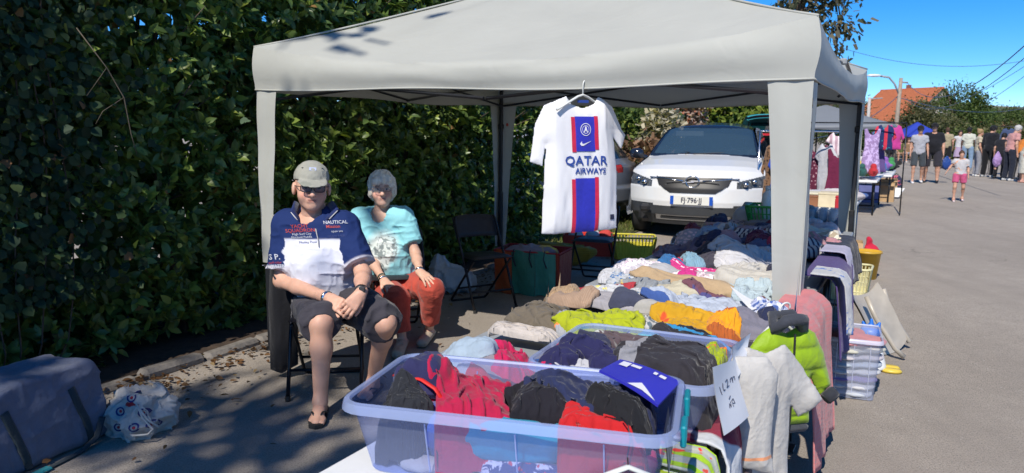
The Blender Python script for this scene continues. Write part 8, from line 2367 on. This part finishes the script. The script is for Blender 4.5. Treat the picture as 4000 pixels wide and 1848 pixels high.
# houses
M_TILE = mat('orange roof tile', (.42, .13, .055), .8, var=.2, ns=5)
M_WALL = mat('house render', (.50, .44, .37), .9, var=.12, ns=3)
def house(label, loc, rz, w, d, hw, hr, tilerow=True, ov=.4, rows=22, cols=34):
    t = thing('house', label, 'house', loc, rz)
    MB().box((0, 0, hw/2), (w, d, hw)).build('wall', M_WALL, t)
    for s in (-1, 1): MB().add([(-w/2, s*(d/2), hw), (w/2, s*(d/2), hw), (0, s*(d/2), hw + hr)], [[0, 1, 2]]).build('gable', M_WALL, t)
    for s in (-1, 1):
        A = Vector((0, -d/2 - ov, hw + hr + .12)); Bv = Vector((s*(w/2 + ov), -d/2 - ov, hw - hr*ov/(w/2) + .12)); D = Vector((0, d + 2*ov, 0))
        b = MB(); b.grid(lambda a, q: A.lerp(Bv, a) + D*q, 1, 1); rf = b.build('roof', M_TILE, t)
        nrm = (Bv - A).cross(D).normalized()*(1 if s < 0 else -1)
        if nrm.z < 0: nrm = -nrm
        tl = MB(); q = 0
        for i in range(rows):
            f0 = i/rows; f1 = (i + 1.12)/rows
            p0, p1 = A.lerp(Bv, f0), A.lerp(Bv, min(1, f1))
            for c in range(cols):
                a0, a1 = c/cols, (c + .94)/cols
                lift = .03
                tl.add([p0 + D*a0 + nrm*.01, p1 + D*a0 + nrm*(lift + .01), p1 + D*a1 + nrm*(lift + .01), p0 + D*a1 + nrm*.01, p1 + D*((a0+a1)/2) + nrm*(lift + .05), p0 + D*((a0+a1)/2) + nrm*.05], [[0, 1, 4, 5], [5, 4, 2, 3]])
        o = tl.build('roof_tiles', M_TILE, rf); tag(o, kind='stuff')
    MB().tube([(0, -d/2 - ov, hw + hr + .15), (0, d/2 + ov, hw + hr + .15)], .12, 8).build('ridge', M_TILE, t)
    MB().box((w*.1, d*.15, hw + hr + .35), (.6, .6, 1.2), .03).build('chimney', mat('chimney brick', (.25, .10, .07), .9, var=.3, ns=20), t)
    for (x, z, ww, hh) in ((-w*.28, hw*.55, 1.0, 1.2), (w*.25, hw*.55, 1.0, 1.2), (0, hw + hr*.35, .8, .9)):
        wi = MB().box((x, -d/2 - .02, z), (ww, .06, hh)).build('window', mat('window frame', (.6, .6, .58), .5), t)
        MB().box((x, -d/2 - .055, z), (ww*.82, .02, hh*.84)).build('pane', M_GLASS, wi)
    return t
hp = at(2278, 400, 0)*2.9; hp.z = 0
house('house with a large orange tiled roof behind the utility pole', hp, .45, 15, 11, 3.4, 5.2)
hp2 = at(2515, 400, 0)*3.0; hp2.z = 0
house('low house with an orange roof behind the crowd at the right edge', hp2, .75, 8, 26, 1.7, 1.7)
# trees of the far side
def ft(name, lb, ox, y, h, cz, rad, n, pal, seed, ls=.13, per=95, spread=.34, **kw):
    p = atd(ox, 380, y); p.z = 0; tree(name, lb, p, h, cz, rad, n, per, ls, pal, (3, 3, 2), seed, .22, 'trees beyond the crowd', spread, **kw)
ft('round_tree', 'broad olive green tree in front of the orange roof', 2304, 46, 4, 1.7, (1.15, 1.3, 1.55), 75, G_OLIVE, 51)
ft('conifer', 'dark green conifer standing above the other trees', 2396, 52, 5, 2.5, (1.5, 1.4, 2.1), 80, G_MID, 52)
ft('conifer', 'lower dark green conifer right beside the tallest one', 2426, 54, 4, 2.0, (1.7, 1.5, 1.6), 70, G_MID, 53)
ft('round_tree', 'olive bush between the round tree and the conifer', 2352, 48, 3, 1.45, (1.9, 1.8, 1.25), 70, G_OLIVE, 54)
ft('round_tree', 'green tree on the right behind the black hooded man', 2492, 58, 3.5, 1.8, (2.8, 2.2, 1.5), 90, G_MID, 55)
ft('round_tree', 'greyish tree at the far right edge over the low orange roof', 2556, 70, 4, 2.1, (4.0, 3, 1.8), 110, G_GREY, 56)
ft('shrub', 'bright green hedge shrub behind the beige T-shirt man', 2404, 46, 1.6, .85, (3.0, 1.6, .8), 70, G_MID, 57)
ft('shrub', 'yellowish shrub under the low orange roof at the right', 2520, 50, 2, 1.1, (3.8, 1.6, .9), 80, G_OLIVE, 58)
ft('round_tree', 'dark tree behind the grey gazebo beyond the far leg', 2140, 50, 2.4, 1.3, (1.8, 1.8, 1.0), 60, G_DARK, 59)
ft('round_tree', 'tree behind the slate gazebo roof seen between the gazebo legs', 2085, 54, 4, 2.4, (2.4, 2.2, 1.7), 80, G_OLIVE, 60)
ft('round_tree', 'rounded tree left of the house roof', 2172, 70, 2.4, 1.3, (2.2, 2.4, .9), 60, G_DARK, 61)
# right hand side of the street, stalls and a coat rail behind the people
gr = rail('clothes rail with dark coats behind the man in pink', 34, 3.0, 1.6, 1.8, .2, M_DARKMETAL)
pr = SV(34, 3.0)
hung('coat', 'slate blue coat on the rail behind the man in pink', Vector((pr.x - .3, pr.y, 1.75)), -.3, tee_poly(.22, .9, .2, .45, .06), cloth('#3c4a6c'), 'clothes', t=.04, folds=.03, h=.02, group='clothes on the rails beyond')
folding_table('table of the stall the people at the right look at', 29.5, 33.5, 3.6, 4.6, M_WHITEPL, M_DARKMETAL, .74, 'tables across the street')
# hills on the horizon
def hill(name, y, h0, amp, seed, m, x0=-400, x1=900, n=120):
    V_, F_ = [], []
    for i in range(n+1):
        x = x0 + (x1-x0)*i/n; z = h0 + amp*float(fbm(np.array([x*.008, seed*3.1, 0.]), seed, 3))
        V_ += [(x, y, -1), (x, y + 20, z*.75), (x, y + 120, z)]
    for i in range(n):
        for j in (0, 1): F_.append([i*3+j, (i+1)*3+j, (i+1)*3+j+1, i*3+j+1])
    tag(mesh_obj(name, V_, F_, m, None, smooth=True), kind='structure')
hill('wooded_hill', 330, 9, 14, 5, mat('far wood', (.055, .085, .04), .95, var=.45, ns=.08, bump=1, bs=.3))
hill('field_hill', 520, 14, 16, 9, mat('far fields', (.16, .15, .10), .95, var=.3, ns=.03))
